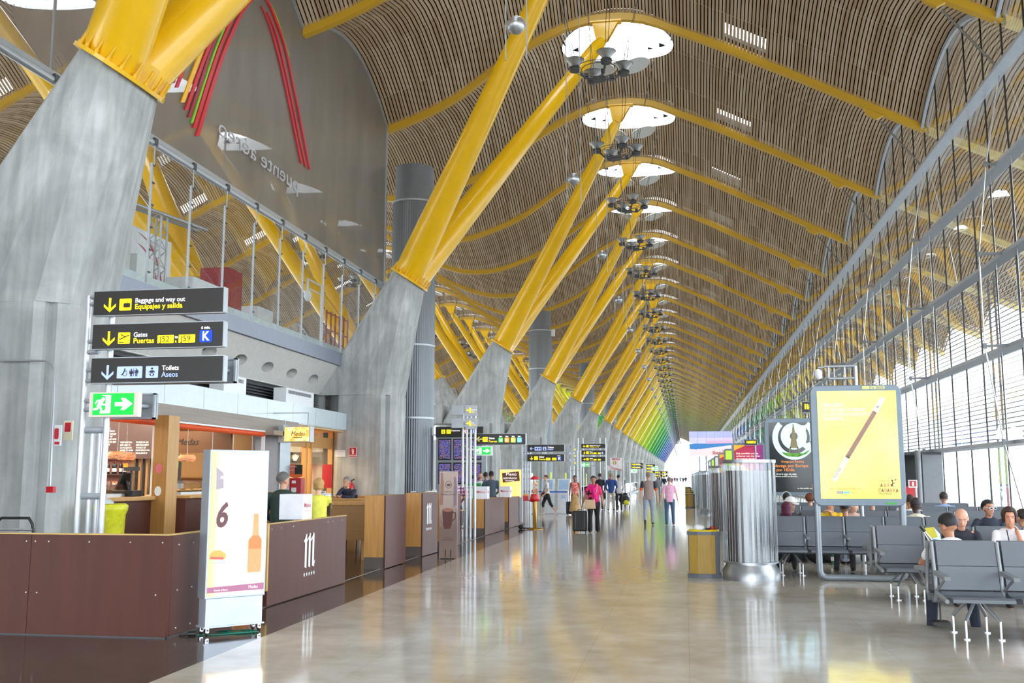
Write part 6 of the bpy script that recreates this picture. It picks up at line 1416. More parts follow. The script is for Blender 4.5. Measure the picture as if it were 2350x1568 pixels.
# far boards
def m_purple():
    m, nt, b = nodes('red_violet_print'); L = nt.links; tc = N(nt,'TexCoord'); sp = N(nt,'SeparateXYZ'); L.new(tc.outputs['Object'], sp.inputs[0]); mr = N(nt,'MapRange'); mr.inputs['From Min'].default_value = 0; mr.inputs['From Max'].default_value = 1.2; L.new(sp.outputs['X'], mr.inputs['Value']); r = ramp(nt, [(0,(180,40,60)),(0.6,(190,40,90)),(1,(120,40,130))]); L.new(mr.outputs[0], r.inputs[0]); L.new(r.outputs[0], b.inputs['Base Color']); L.new(r.outputs[0], b.inputs['Emission Color']); b.inputs['Emission Strength'].default_value = .4; return m
RV = m_purple(); LM = glow('lime_poster', (180,214,60), .5); PC = mat('pale_poster', (226,226,220), 0.4, emit=.2)
for i, (Y, mm, lab) in enumerate([(43.3,RV,'red and violet poster board above the first steel cylinder'),(52.3,LM,'lime green poster board left of the red and violet one'),(61.3,RV,'orange and red poster board in the far row, behind the lime one'),(70.3,PC,'pale poster board in the far row'),(79.3,LM,'small green poster board farther along the far row'),(88.3,PC,'small pale poster board at the far end of the row')]):
    e = ad_board(BX, Y, lab); g = MB(); plate(g, (0,0,0), XU, ZU, 0, 0, 1.18, 1.68); o = obj('poster', g, mm, e, local=True); o.location = (-.59,-.095,1.23)
    if mm is RV:
        g = MB(); poly(g, (0,-.004,0), XU, ZU, [(0,0),(.5,0),(1.18,.5),(1.18,.6),(.6,.62),(0,1.1)], 0); poly(g, (0,-.005,0), XU, ZU, [(0,1.68),(.5,1.68),(0,1.45)], 0); oo = obj('orange_shape', g, glow('shape_orange',(240,170,40),.5), o, local=True)
        g = MB()
        for k, s_ in enumerate(('Está permitido por ley','embarcar con una bolsa','de nuestras tiendas','además de tu equipaje')): txt(g, s_, (.08,-.008,1.30-.11*k), XU, ZU, .1, 0, .02)
        obj('lettering', g, PW, o, local=True)
# steel cylinders
CYL = mat('cylinder_steel', (150,154,158), 0.34, 0.85, var=.05, stretch=(1,1,.03), scale=30)
FIN = mat('glass_fin', (186,191,196), 0.4, 0.0)
def steel_cyl():
    e = empty('ventilation_cylinder', (0,0,0))
    g = MB(); g.lathe((0,0,0), [(.44,0),(.44,.14),(.385,.225),(.385,.26)], 48); obj('steel_base', g, CYL, e, local=True)
    g = MB(); g.cyl((0,0), .345, .26, 1.68, 48); obj('inner_drum', g, mat('drum_steel', (128,130,133), 0.36, 0.8, stretch=(1,1,.03), scale=20), e, local=True)
    g = MB(); n = 64; P = [[((.405+(.008 if k % 2 else 0))*cos(2*pi*k/n), (.405+(.008 if k % 2 else 0))*sin(2*pi*k/n), z) for k in range(n)] for z in (.27,1.80)]
    g.loft(P, 0, False, False); obj('glass_sleeve', g, m_glass('sleeve_glass', (0.80,0.82,0.84), 0.8, 0.05, 0.12), e, local=True)
    g = MB()
    for k in range(48): a = 2*pi*k/48; g.tube([(.412*cos(a),.412*sin(a),.27),(.412*cos(a),  .412*sin(a),1.8)], .0026, 4, cap=False)
    obj('sleeve_ribs', g, FIN, e, local=True)
    for z in (.26,1.80):
        g = MB(); g.cyl((0,0), .425, z, z+(.02 if z < 1 else .05), 48); obj('ring', g, CYL, e, local=True)
    return e
sc = steel_cyl(); sc.location = (.985,16.35,0); tag(sc, 'steel ventilation cylinder with glass sleeve, nearest of the row, beside the yellow bin', 'cylinder', 'steel ventilation cylinders')
for i, Y in enumerate((25.35,43.4,52.4,61.4,70.4,79.4,88.4,97.4,106.4)): dup(sc, (.985,Y,0), label='steel ventilation cylinder with glass sleeve, %s of the row' % ORD[i+1])
# yellow bins
BINY = mat('bin_yellow', (150,118,28), 0.45, var=.12, scale=30, stretch=(1,1,.1)); BING = mat('bin_grey', (84,88,94), 0.45, 0.2)
def bin_(full):
    e = empty('litter_bin', (0,0,0)); P = [(-.24,-.16),(-.1,-.2),(.1,-.2),(.24,-.16),(.25,0),(.24,.16),(.1,.2),(-.1,.2),(-.24,.16),(-.25,0)]
    def R(s, z): return [(x*s, y*s, z) for x, y in P]
    g = MB(); g.loft([R(.98,.05),R(1,.68)], 0, False, True); 
    obj('grey_body', g, BING, e, local=True)
    g = MB(); g.prism([(-.235,-.165),(-.1,-.205),(.1,-.205),(.17,-.192),(.17,-.18),(-.235,-.15)], (0,0,.07), XU, YU, (0,0,.60)); obj('yellow_panel', g, BINY, e, local=True)
    for z0, z1, s in ((0,.06,1.06),(.67,.72,1.06)):
        g = MB(); g.loft([R(s,z0),R(s,z1)], 0, False, True); obj('rim', g, BING, e, local=True)
    g = MB(); n = 30; rg = random.Random(2); g.loft([[(.24*cos(2*pi*k/n)*1.0,.185*sin(2*pi*k/n),.715) for k in range(n)],[(.235*cos(2*pi*k/n)*rg.uniform(.95,1.05),.18*sin(2*pi*k/n),.735+rg.uniform(0,.02)) for k in range(n)],[(.15*cos(2*pi*k/n),.1*sin(2*pi*k/n),.71) for k in range(n)]], 0, True, True); obj('yellow_liner', g, mat('liner_yellow', (224,196,30), 0.4), e, local=True)
    return e
b0_ = bin_(0); b0_.location = (.27,16.55,0); tag(b0_, 'yellow-sided litter bin filled to the top beside the nearest steel cylinder', 'litter bin', 'yellow-sided litter bins')
for i, Y in enumerate((52.8,62,71,80,89)): dup(b0_, (.22,Y,0), label='yellow-sided litter bin along the far row, %s from the camera' % ORD[i+1])
for i, (x, y, z, r, c, s_, lab) in enumerate([(.20,16.5,.77,(.09,.06,.05),'crumpled_bag',(230,234,238),'crumpled clear plastic bag on top of the full litter bin'),(.42,16.5,.765,(.06,.05,.04),'red_wrapper',(150,40,44),'crumpled red wrapper on top of the full litter bin'),(.33,16.48,.75,(.035,.03,.02),'dark_can',(60,60,66),'small dark scrap on top of the full litter bin')]):
    g = MB(); g.ell((x,y,z), r, 12, 8); q = random.Random(i)
    g.v = [p+Vector((q.uniform(-.012,.012),q.uniform(-.012,.012),q.uniform(-.012,.012))) for p in g.v]; tag(obj(c, g, mat('litter_%d' % i, s_, 0.3)), lab, 'litter')
# hall camera on a bracket pole, gate signs, video wall
e = empty('surveillance_camera', (3.09,18.85,0), 'dome camera on a bracketed pole rising behind the yellow poster board', 'camera')
g = MB(); g.tube([(3.09,18.85,0),(3.09,18.85,3.58)], .035, 8); g.tube([(2.55,18.85,3.58),(3.12,18.85,3.58)], .025, 8); g.tube([(2.62,18.85,3.36),(3.12,18.85,3.36)], .025, 8); g.tube([(2.62,18.85,3.58),(2.62,18.85,3.36)], .02, 6); g.tube([(2.44,18.85,3.56),(2.62,18.85,3.58)], .02, 6); g.tube([(2.90,18.85,3.58),(2.90,18.85,3.36)], .02, 6); obj('pole', g, GALV, e)
g = MB(); g.ell((2.44,18.85,3.44), (.07,.07,.10)); obj('dome', g, WHITE, e)
for i, (Y, x0, y0, x1, y1, t, lab) in enumerate([(30,1842,922,1880,947,'J50','dark gate sign half hidden by the yellow poster board'),(43,1709,1009,1737,1022,'J51 J54','small dark gate sign above the steel cylinder row')]):
    f = Face(Y, x0, y0, x1, y1); e = empty('gate_sign', (f.o.x+f.w/2, Y, 0), lab, 'gate sign'); sign_case(f, 'direction_board', e)
    g = MB(); f.rect(g, x0+4, y0+(y1-y0)*.22, x1-3, y0+(y1-y0)*.7, 2, 0, .006); f.text(g, t, x0+(6 if i == 0 else 5), y0+(y1-y0)*.64, (10 if i == 0 else 5.2), 6, 0, .95, d=.01); obj('lettering', g, MS, e)
    g = MB(); xx = f.o.x+f.w-.06; g.tube([(xx,Y+.12,0),(xx,Y+.12,f.o.z)], .03, 6); obj('post', g, GALV, e)
e = empty('video_wall', (1.5,62,0), 'large tiled video wall showing a beach, standing in the middle distance', 'video wall')
f = Face(62, 1581, 990, 1680, 1047)
for r_ in range(4):
    for c_ in range(5):
        g = MB(); x0, z0 = f.o.x+c_*f.w/5, f.o.z-(r_+1)*f.h/4; g.box((x0+.008,62,z0+.006),(x0+f.w/5-.008,62.12,z0+f.h/4-.006))
        col = [((176,182,240),(170,176,236)),((196,196,240),(206,186,226)),((70,130,190),(120,160,206)),((236,214,222),(246,228,226))][r_]
        c3 = tuple(col[0][k]+(col[1][k]-col[0][k])*c_/4 for k in range(3)) if not (r_ == 2 and c_ > 2) else (150,180,214)
        if r_ == 3 and c_ > 2: c3 = (250,236,232)
        obj('screen_tile', g, mat('tile_%d_%d' % (r_, c_), c3, 0.4, emit=.5, var=.05, scale=2), e)
g = MB(); f.poly(g, [(1581,1031),(1600,1032),(1680,1022),(1680,1046.5),(1581,1046.5)], 0, .01); f.poly(g, [(1581,1019),(1680,1017.5),(1680,1022),(1600,1031),(1581,1031)], 1, .012); f.poly(g, [(1622,1013),(1680,1012),(1680,1018),(1620,1019)], 2, .014); obj('beach_picture', g, [glow('sand',(240,214,216),.5), glow('sea',(60,128,190),.5), glow('haze_town',(210,170,196),.5)], e)
g = MB(); f.text(g, 'Ibero', 1634, 1043, 7, 0, .02, 1, d=.02); f.text(g, 'Viaje', 1656, 1037, 4, 0, .02, 1, d=.02); obj('lettering', g, RED, e)
g = MB()
for x in (f.o.x+.6, f.o.x+1.0, f.o.x+f.w-.5): g.tube([(x,62.2,0),(x,62.2,f.o.z-f.h)], .05, 8)
obj('post', g, GALV, e)
# entrance portal against the glass
g = MB(); g.box((7.35,37.0,0),(7.43,39.6,2.45)); g.box((7.35,36.95,2.35),(8.8,39.6,2.45)); g.box((8.15,36.95,0),(8.8,37.0,2.35), 1); g.box((7.43,38.9,0),(8.8,38.95,2.35), 2); obj('door_1', g, [DGREY, GREYP, BLACK], kind='structure')
g = MB(); g.tube([(7.95,36.7,0),(7.95,36.7,2.5)], .10, 12); obj('door_2', g, GREYP, kind='structure')
e = empty('hose_cabinet', (6.9,35,0), 'red rounded fire cabinet near the glass behind the seats', 'cabinet'); a = at(2086,1120,1,35)
g = MB(); g.prism(rrect(-.35,0,.35,a.z+.05,.22), (a.x-.1,35,0), XU, ZU, (0,.4,0)); obj('cabinet_body', g, RED, e); g = MB(); g.box((a.x-.45,34.99,.55),(a.x+.25,35.0,.62)); obj('stripe', g, WHITE, e)
e = empty('hose_sign', (6.9,34.4,0), 'small red and white fire hose sign on a post near the glass', 'sign'); a = at(2095,1111,1,34.4)
g = MB(); g.box((a.x-.14,34.4,a.z-.12),(a.x+.14,34.42,a.z+.13)); g.tube([(a.x+.1,34.45,0),(a.x+.1,34.45,a.z+.1)], .03, 6); obj('plate', g, WHITE, e); g = MB(); g.box((a.x-.1,34.39,a.z-.08),(a.x+.1,34.4,a.z+.1)); obj('red_field', g, RED, e); g = MB(); g.box((a.x-.03,34.38,a.z-.06),(a.x+.03,34.39,a.z+.07)); obj('symbol', g, WHITE, e)
g = MB(); g.tube([(7.2,22,0),(7.2,22,.95),(7.25,22,1.02),(9.6-.9,22,1.02)], .025, 8); g.tube([(7.2,22,.6),(8.7,22,.6)], .02, 6); tag(obj('guard_rail', g, GALV), 'low curved metal guard rail near the glass behind the sunglasses man', 'rail')
# ================================================================ SEATS
SEAT = mat('seat_grey', (96,102,110), 0.42, var=.03); ARM = mat('arm_grey', (134,138,142), 0.35, 0.3)
def bench(n):
    """n pairs of seats back to back on one beam; x to the right, first row faces -y"""
    e = empty('seat_bench', (0,0,0)); p = .62
    for sgn in (-1, 1):
        F_ = lambda y: y*sgn
        for i in range(n):
            x0 = i*p+.02; x1 = x0+p-.06
            g = MB()
            for (ya, za, yb, zb) in ((-.135,.70,-.075,.94), (-.19,.47,-.137,.695)):
                v = [(x0,F_(ya),za),(x1,F_(ya),za),(x1,F_(yb),zb),(x0,F_(yb),zb)]; t = .028
                w = [(a, b+sgn*t, c) for a, b, c in v]; g.add(v+w, [(0,1,2,3),(4,7,6,5),(0,4,5,1),(3,2,6,7),(0,3,7,4),(1,5,6,2)] if sgn < 0 else [(0,1,2,3)[::-1],(4,7,6,5)[::-1],(0,4,5,1)[::-1],(3,2,6,7)[::-1],(0,3,7,4)[::-1],(1,5,6,2)[::-1]])
            obj('seat_back', g, SEAT, e, local=True)
            g = MB(); rings = []
            for (y, z) in ((-.19,.455),(-.25,.425),(-.42,.415),(-.60,.44),(-.66,.425)):
                rings.append([(x0,F_(y),z),(x1,F_(y),z),(x1,F_(y),z-.03),(x0,F_(y),z-.03)])
            g.loft(rings if sgn > 0 else rings[::-1], 0, False, True); obj('seat_pan', g, SEAT, e, local=True)
        for i in range(n+1):
            x = i*p-.02; g = MB()
            g.prism([(-.66,.60),(-.64,.635),(-.22,.66),(-.19,.62),(-.44,.605)] , (x-.028,0,0), (0,sgn*1.0 if sgn < 0 else 1,0) if False else (0,-sgn,0) if False else (0,1,0) , ZU, (.056,0,0)) if sgn > 0 else g.prism([(-.66,.60),(-.64,.635),(-.22,.66),(-.19,.62),(-.44,.605)], (x-.028,0,0), YU, ZU, (.056,0,0))
            if sgn > 0: g.v = [Vector((q.x, -q.y, q.z)) for q in g.v]
            g.tube([(x,F_(-.55),.605),(x,F_(-.24),.47)], .014, 6)
            g.tube([(x,F_(-.075),.93),(x,F_(-.165),.58),(x,F_(-.2),.42),(x,F_(-.12),.36)], .02, 6)
            if i in (0, n): g.tube([(x,F_(-.2),.44),(x,F_(-.6),.40)], .022, 6)
            obj('armrest', g, ARM, e, local=True)
    g = MB(); g.tube([(-.04,-.10,.37),(n*p,-.10,.37)], .038, 10); g.tube([(-.04,.10,.37),(n*p,.10,.37)], .038, 10); obj('beam', g, SEAT, e, local=True)
    for x in (p*.62, p*(n-.6)):
        for dx in (-.10,.10):
            for s in (-1, 1):
                g = MB(); g.tube([(x+dx*.3,s*.1,.36),(x+dx*1.6,s*.24,.17)], .017, 8); g.tube([(x+dx*1.6,s*.24,.18),(x+dx*1.6,s*.24,.012)], .012, 8, 1); g.cyl((x+dx*1.6,s*.24), .035, 0, .012, 12, 1); obj('leg', g, [ARM, STEEL], e, local=True)
    return e
BY = [10.95,14.15,17.3,20.4,23.5,26.6]
bl_ = {}
for i, (x, Y, n, lab) in enumerate([(2.46,BY[0],6,'nearest grey back-to-back seat bench in the lower right corner'),(2.46,BY[1],6,'grey back-to-back seat bench directly behind the nearest one'),(1.30,BY[2],8,'grey back-to-back seat bench behind the yellow poster board, third from the camera'),(1.30,BY[3],9,'grey back-to-back seat bench, fourth from the camera'),(1.30,BY[4],9,'grey back-to-back seat bench, fifth from the camera'),(1.30,BY[5],9,'grey back-to-back seat bench, farthest of those behind the boards')]):
    if n in bl_: o = dup(bl_[n])
    else: o = bench(n); bl_[n] = o
    o.location = (x, Y, 0); tag(o, lab, 'seat bench', 'grey seat benches')
# luggage under and beside the seats
def suitcase(x, y, w_, d, h, m, lab, rz=0, handle=0, name='suitcase'):
    e = empty(name, (x,y,0), lab, 'suitcase' if name == 'suitcase' else name.replace('_',' '), None, rz)
    g = MB(); g.box((-w_/2,-d/2,.04),(w_/2,d/2,h)); obj('shell', g, m, e, local=True, bevel=.035, seg=3)
    g = MB()
    for a in (-1,1): g.box((a*w_*.3-.01,-d/2-.008,.1),(a*w_*.3+.01,-d/2,h-.05))
    obj('front_straps', g, DGREY, e, local=True)
    for a in (-1,1):
        g = MB(); M = Matrix.Translation((a*w_*.38,d*.2,.03)) @ Matrix.Rotation(pi/2,4,'Y'); g.cyl((0,0),.03,-.015,.015,12,M=M); obj('wheel', g, BLACK, e, local=True)
    g = MB(); g.tube([(-.06,0,h),(-.05,0,h+.03),(.05,0,h+.03),(.06,0,h)], .012, 6); obj('grip', g, BLACK, e, local=True)
    if handle:
        g = MB(); g.tube([(-.07,d*.3,h-.02),(-.07,d*.3,h+handle),(.07,d*.3,h+handle),(.07,d*.3,h-.02)], .01, 6); obj('pull_handle', g, STEEL, e, local=True)
    return e
BAGB = mat('bag_black', (30,30,33), 0.6, var=.1); BAGT = mat('bag_teal', (40,84,90), 0.6)
suitcase(3.35,19.45,.42,.24,.34,mat('case_charcoal',(44,42,42),.5),'wide charcoal suitcase under the seats behind the yellow poster board')
suitcase(2.86,19.5,.14,.24,.34,mat('case_blue_grey',(140,150,170),.35),'narrow silver-blue suitcase standing between black bags under the seats')
e = empty('backpack', (2.45,19.6,0), 'lumpy black backpack lying under the seats', 'backpack'); g = MB(); g.ell((2.42,19.6,.16), (.24,.15,.17), 16, 10); g.ell((2.58,19.55,.12), (.14,.12,.12)); obj('bag_body', g, BAGB, e); g = MB(); g.tube([(2.3,19.45,.1),(2.25,19.42,.2),(2.35,19.45,.3)], .012, 6); obj('strap', g, BLACK, e)
e = empty('holdall', (1.95,20.0,0), 'teal and black holdall lying under the seats beside the steel cylinder', 'bag'); g = MB(); g.ell((1.95,20.0,.12), (.32,.15,.12), 18, 10); obj('bag_body', g, BAGT, e); g = MB(); g.tube([(1.75,19.88,.14),(1.85,19.86,.26),(2.05,19.86,.26),(2.15,19.88,.14)], .012, 6); g.ell((1.68,20,.1), (.1,.12,.1)); obj('handles', g, BAGB, e)
g = MB(); g.lathe((2.62,19.28,0), [(.035,0),(.04,.01),(.04,.16),(.03,.2),(.014,.23),(.014,.28)], 14); o = obj('water_bottle', g, mat('green_bottle', (30,110,70), 0.15)); tag(o, 'green water bottle standing on the floor between the bags', 'bottle')
g = MB(); g.lathe((2.62,19.28,0), [(.0405,.07),(.0405,.14)], 14); obj('label', g, WHITE, o); g = MB(); g.lathe((2.62,19.28,0), [(.016,.26),(.016,.285)], 10); obj('cap', g, BLACK, o)
suitcase(1.25,23.0,.2,.3,.55,BAGB,'black trolley case standing beside the second steel cylinder',0,.45)
# ================================================================ PEOPLE
def caps(g, a, b, r0, r1, n=12, q=(1,1), ux=None):
    """tapered limb piece with round ends; q flattens it across ux / the other way"""
    a, b = Vector(a), Vector(b); d = b-a; L_ = d.length
    if L_ < 1e-5: d = Vector((0,0,1)); L_ = 1e-3
    d = d/L_
    u = Vector(ux) if ux is not None else (Vector((1,0,0)) if abs(d.x) < .9 else Vector((0,1,0)))
    u = (u-d*u.dot(d)).normalized(); v = d.cross(u)
    st = [(-r0*.97,.18),(-r0*.75,.66),(-r0*.4,.92),(0,1)]; rings = []
    for t, s in st: rings.append((a+d*t, r0*s))
    rings.append((a+d*L_*.5, (r0+r1)/2))
    for t, s in [(0,1),(r1*.4,.92),(r1*.75,.66),(r1*.97,.18)]: rings.append((b+d*t, r1*s))
    R_ = [[c+u*(r*q[0]*cos(2*pi*k/n))+v*(r*q[1]*sin(2*pi*k/n)) for k in range(n)] for c, r in rings]
    return g.loft(R_, 0, True, True)
def fuse(o, vox, sm=3):
    m = o.modifiers.new('remesh', 'REMESH'); m.mode = 'VOXEL'; m.voxel_size = vox; m.use_smooth_shade = True
    s = o.modifiers.new('smooth', 'SMOOTH'); s.factor = 0.5; s.iterations = sm; return o
def dv(side, pitch, out):
    """direction: down, swung forward by pitch and outward by out (degrees)"""
    p, o = radians(pitch), radians(out)
    return Vector((side*sin(o), -sin(p)*cos(o), -cos(p)*cos(o)))
def m_plaid():
    m, nt, b = nodes('checked_cloth'); L = nt.links; tc = N(nt,'TexCoord'); sp = N(nt,'SeparateXYZ'); L.new(tc.outputs['Object'], sp.inputs[0])
    o = []
    for ax, c in (('X',(190,60,90)),('Z',(110,130,180))):
        w_ = N(nt,'Math'); w_.operation = 'MULTIPLY'; w_.inputs[1].default_value = 70; L.new(sp.outputs[ax], w_.inputs[0]); s_ = N(nt,'Math'); s_.operation = 'SINE'; L.new(w_.outputs[0], s_.inputs[0]); r = ramp(nt, [(.45,(236,226,232)),(.6,c)]); mm = N(nt,'MapRange'); mm.inputs['From Min'].default_value = -1; L.new(s_.outputs[0], mm.inputs['Value']); L.new(mm.outputs[0], r.inputs[0]); o.append(r)
    mx = nt.nodes.new('ShaderNodeMixRGB'); mx.blend_type = 'MULTIPLY'; mx.inputs[0].default_value = 1; L.new(o[0].outputs[0], mx.inputs[1]); L.new(o[1].outputs[0], mx.inputs[2]); L.new(mx.outputs[0], b.inputs['Base Color']); b.inputs['Roughness'].default_value = .8; return m
def m_stripes():
    m, nt, b = nodes('striped_cloth'); L = nt.links; tc = N(nt,'TexCoord'); sp = N(nt,'SeparateXYZ'); L.new(tc.outputs['Object'], sp.inputs[0]); w_ = N(nt,'Math'); w_.operation = 'MULTIPLY'; w_.inputs[1].default_value = 240; L.new(sp.outputs['Z'], w_.inputs[0]); s_ = N(nt,'Math'); s_.operation = 'SINE'; L.new(w_.outputs[0], s_.inputs[0]); r = ramp(nt, [(.3,(240,240,242)),(.9,(214,214,218))]); L.new(s_.outputs[0], r.inputs[0]); L.new(r.outputs[0], b.inputs['Base Color']); b.inputs['Roughness'].default_value = .8; return m
def m_print(name, a, b_, sc_):
    m, nt, b = nodes(name); L = nt.links; tc = N(nt,'TexCoord'); n1 = N(nt,'TexNoise',Scale=sc_,Detail=2.0); L.new(tc.outputs['Object'], n1.inputs['Vector']); r = ramp(nt, [(.5,a),(.56,b_)]); L.new(n1.outputs[0], r.inputs[0]); L.new(r.outputs[0], b.inputs['Base Color']); b.inputs['Roughness'].default_value = .75; return m
def cloth(c):
    if not isinstance(c, tuple): return c
    return mat('cloth_%d_%d_%d' % c, c, 0.8, var=.10, scale=14, bump=.25)
def person(label, x, y, rz, H=1.7, skin=(206,160,132), hair=('short',(60,50,44)), top=('short',(200,200,200)), bottom=('long',(50,50,60)), shoes=(40,36,34), legs=None, arms=None, lean=4, head=(0,0), seat=None, vox=.011, girth=1.0, group=None, z0=0.0, elbow=True, turn=0, fem=False, side=0, hs=1.0):
    h = H; e = empty('person', (x, y, z0), label, 'person', group, rz)
    SK = mat('skin_%d_%d_%d' % skin, skin, 0.5, var=.05, scale=20)
    near = vox < .012
    # joints
    up = Vector((sin(radians(side)), -sin(radians(lean)), cos(radians(lean)))).normalized(); rt = Vector((cos(radians(turn)), -sin(radians(turn)), 0))
    P = Vector((0,0,.53*h)); hw = .052*h*(1.05 if fem else 1); sw = (.100 if fem else .112)*h
    L1, L2 = .235*h, .235*h
    legs = legs or [(6,3,-4,1),(-6,3,-10,1)]          # per leg: thigh pitch, thigh out, shin pitch, shin out
    J = {}
    for i, s in enumerate((-1, 1)):
        tp, to, sp_, so = legs[i]; hip = P+Vector((s*hw,0,-.02*h)); kn = hip+dv(s,tp,to)*L1; an = kn+dv(s,sp_,so)*L2; J[s] = (hip, kn, an)
    low = min(J[s][2].z for s in (-1,1))
    dz = (seat+.085*h/1.7 if seat is not None else (.045*h-low)+P.z)
    if seat is not None: off = Vector((0,0,dz-P.z))
    else: off = Vector((0,0,.045*h-low))
    P = P+off; J = {s: tuple(q+off for q in v) for s, v in J.items()}
    chest = P+up*.20*h; neckb = P+up*.305*h; 
    fw = Vector((0,-1,0)); fwd = rt.cross(Vector((0,0,1)))*-1
    fwd = Vector((-sin(radians(turn)), -cos(radians(turn)), 0)); 
    hd = neckb+Vector((up.x*.5, up.y*.5-.12, 1)).normalized()*.095*h
    yaw, pit = radians(head[0]), radians(head[1])
    HM = Matrix.Translation(hd) @ Matrix.Rotation(yaw, 4, 'Z') @ Matrix.Rotation(pit, 4, 'X') @ Matrix.Scale(hs, 4)
    k = h/1.7
    # ---- body
    g = MB()
    caps(g, P+Vector((0,0,-.01)), P+up*.08*h, .098*k*girth, .092*k*girth, 14, (1.25,.85), rt)
    caps(g, P+up*.1*h, neckb-up*.055*h, .095*k*girth, .105*k*girth, 14, (1.3,.8), rt)
    caps(g, neckb-up*.03*h-rt*sw*.8, neckb-up*.03*h+rt*sw*.8, .048*k, .048*k, 10)
    caps(g, neckb-up*.02*h, hd-Vector((0,0,.03*k)), .052*k, .048*k, 12)
    def hp(u, v, w_): return HM @ Vector((u*k, v*k, w_*k))
    hd_ = MB(); hd_.ell((0,.012*k,.035*k), (.074*k,.092*k,.088*k), 20, 14); hd_.ell((0,-.022*k,-.018*k), (.058*k,.062*k,.085*k), 18, 12); hd_.ell((0,-.05*k,-.085*k), (.028*k,.026*k,.022*k), 12, 8)
    hd_.ell((-.076*k,.012*k,-.005*k), (.010*k,.020*k,.032*k), 10, 8); hd_.ell((.076*k,.012*k,-.005*k), (.010*k,.020*k,.032*k), 10, 8)
    hd_.ell((0,-.088*k,-.018*k), (.013*k,.020*k,.013*k), 10, 8); hd_.ell((0,-.080*k,.004*k), (.009*k,.014*k,.028*k), 10, 8); hd_.ell((0,-.070*k,.038*k), (.045*k,.016*k,.010*k), 12, 6); hd_.ell((0,-.077*k,-.052*k), (.024*k,.010*k,.010*k), 12, 6)
    g.add([HM @ p for p in hd_.v], hd_.f, 0, True)
    ft = {}
    for i, s in enumerate((-1, 1)):
        hip, kn, an = J[s]
        caps(g, hip, kn, .082*k*girth, .055*k*(girth+1)/2, 12); caps(g, kn, kn.lerp(an,.35), .053*k, .054*k, 12); caps(g, kn.lerp(an,.35), an, .054*k, .034*k, 12)
        sd = (an-kn).normalized(); fd = fwd*.9+Vector((s*.12,0,0)); tilt = -.035*k
        if legs[i][2] < -25 and seat is None: fd = Vector((0,-.55,-.8)); 
        fd.normalize(); ft[s] = (an, fd); caps(g, an+Vector((0,0,-.02*k)), an+fd*.15*k+Vector((0,0,-.045*k if fd.z > -.3 else 0)), .034*k, .026*k, 10)
    arms = arms or [(4,9,16,4),(-4,9,12,4)]
    A_ = {}
    for i, s in enumerate((-1, 1)):
        a = arms[i]; sh = neckb-up*.035*h+rt*(s*sw)
        if a[0] == 'ik':                       # reach a point given in head space
            tg = HM @ (Vector(a[1])*k); D_ = tg-sh; m1, m2 = .175*h, .150*h; hl = .075*k; dl = min(max(D_.length-hl, .06), m1+m2-.005)
            dd = D_.normalized(); ca = (m1*m1+dl*dl-m2*m2)/(2*m1*dl); ca = max(-1, min(1, ca)); pole = Vector(a[2]); pole = (pole-dd*pole.dot(dd)).normalized()
            el = sh+dd*(m1*ca)+pole*(m1*sqrt(1-ca*ca)); wr = sh+dd*dl; hdv = (tg-wr).normalized()
        elif len(a) == 4: el = sh+dv(s,a[0],a[1])*.175*h; wr = el+dv(s,a[2],a[3])*.150*h; hdv = (wr-el).normalized()
        else: el = sh+Vector(a[0]).normalized()*.175*h; wr = el+Vector(a[1]).normalized()*.150*h; hdv = (Vector(a[2]) if len(a) > 2 else (wr-el)).normalized()
        A_[s] = (sh, el, wr)
        caps(g, sh, el, .046*k, .036*k, 10); caps(g, el, el.lerp(wr,.3), .036*k, .036*k, 10); caps(g, el.lerp(wr,.3), wr, .036*k, .024*k, 10)
        # hand: palm, four fingers, thumb
        fr = Vector((0,1,0)) if abs(hdv.y) < .8 else Vector((1,0,0)); wdt = (fr-hdv*fr.dot(hdv)).normalized(); nrm = hdv.cross(wdt).normalized()
        if nrm.x*s > 0: nrm = -nrm
        rf = .0088*k if near else .0115*k
        caps(g, wr+hdv*.02*k, wr+hdv*.075*k, .030*k, .036*k, 10, (1,.48), wdt)
        for j, (o_, ln) in enumerate(((-.029,.066),(-.0095,.076),(.0095,.072),(.028,.056))):
            p0 = wr+hdv*.09*k+wdt*o_*k; p1 = p0+(hdv*.92+nrm*.35).normalized()*ln*.5*k; p2 = p1+(hdv*.6+nrm*.8).normalized()*ln*.5*k
            caps(g, p0, p1, rf, rf*.95, 7); caps(g, p1, p2, rf*.95, rf*.8, 7)
        t0 = wr+hdv*.035*k-wdt*.03*k; t1 = t0+(hdv*.6-wdt*.75+nrm*.2).normalized()*.035*k; t2 = t1+(hdv*.95+nrm*.3).normalized()*.028*k
        caps(g, t0, t1, rf*1.25, rf*1.1, 7); caps(g, t1, t2, rf*1.1, rf*.9, 7)
    fuse(obj('body', g, SK, e, local=True), vox, 3)
    # ---- face
    if near or vox < .013:
        for s in (-1, 1):
            g = MB(); g.ell(hp(s*.029,-.0805,.016), (.0105*k,.0058*k,.0048*k), 10, 6); ey = obj('eye', g, mat('eye_white', (196,186,178), .3), e, local=True)
            g = MB(); g.ell(hp(s*.029,-.0855,.016), (.0052*k,.0025*k,.0050*k), 8, 6); obj('iris', g, mat('iris_dark', (40,28,22), .2), ey, local=True)
            g = MB(); caps(g, hp(s*.014,-.086,.037), hp(s*.044,-.079,.038), .0035*k, .003*k, 6); obj('eyebrow', g, cloth(hair[1] if hair[0] != 'bald' else (120,100,90)), e, local=True)
        g = MB(); caps(g, hp(-.018,-.085,-.052), hp(.018,-.085,-.052), .0045*k, .0045*k, 6, (1,.7)); obj('lips', g, mat('lips_%d' % (skin[0]//20), (int(skin[0]*.82),int(skin[1]*.6),int(skin[2]*.6)), .45), e, local=True)
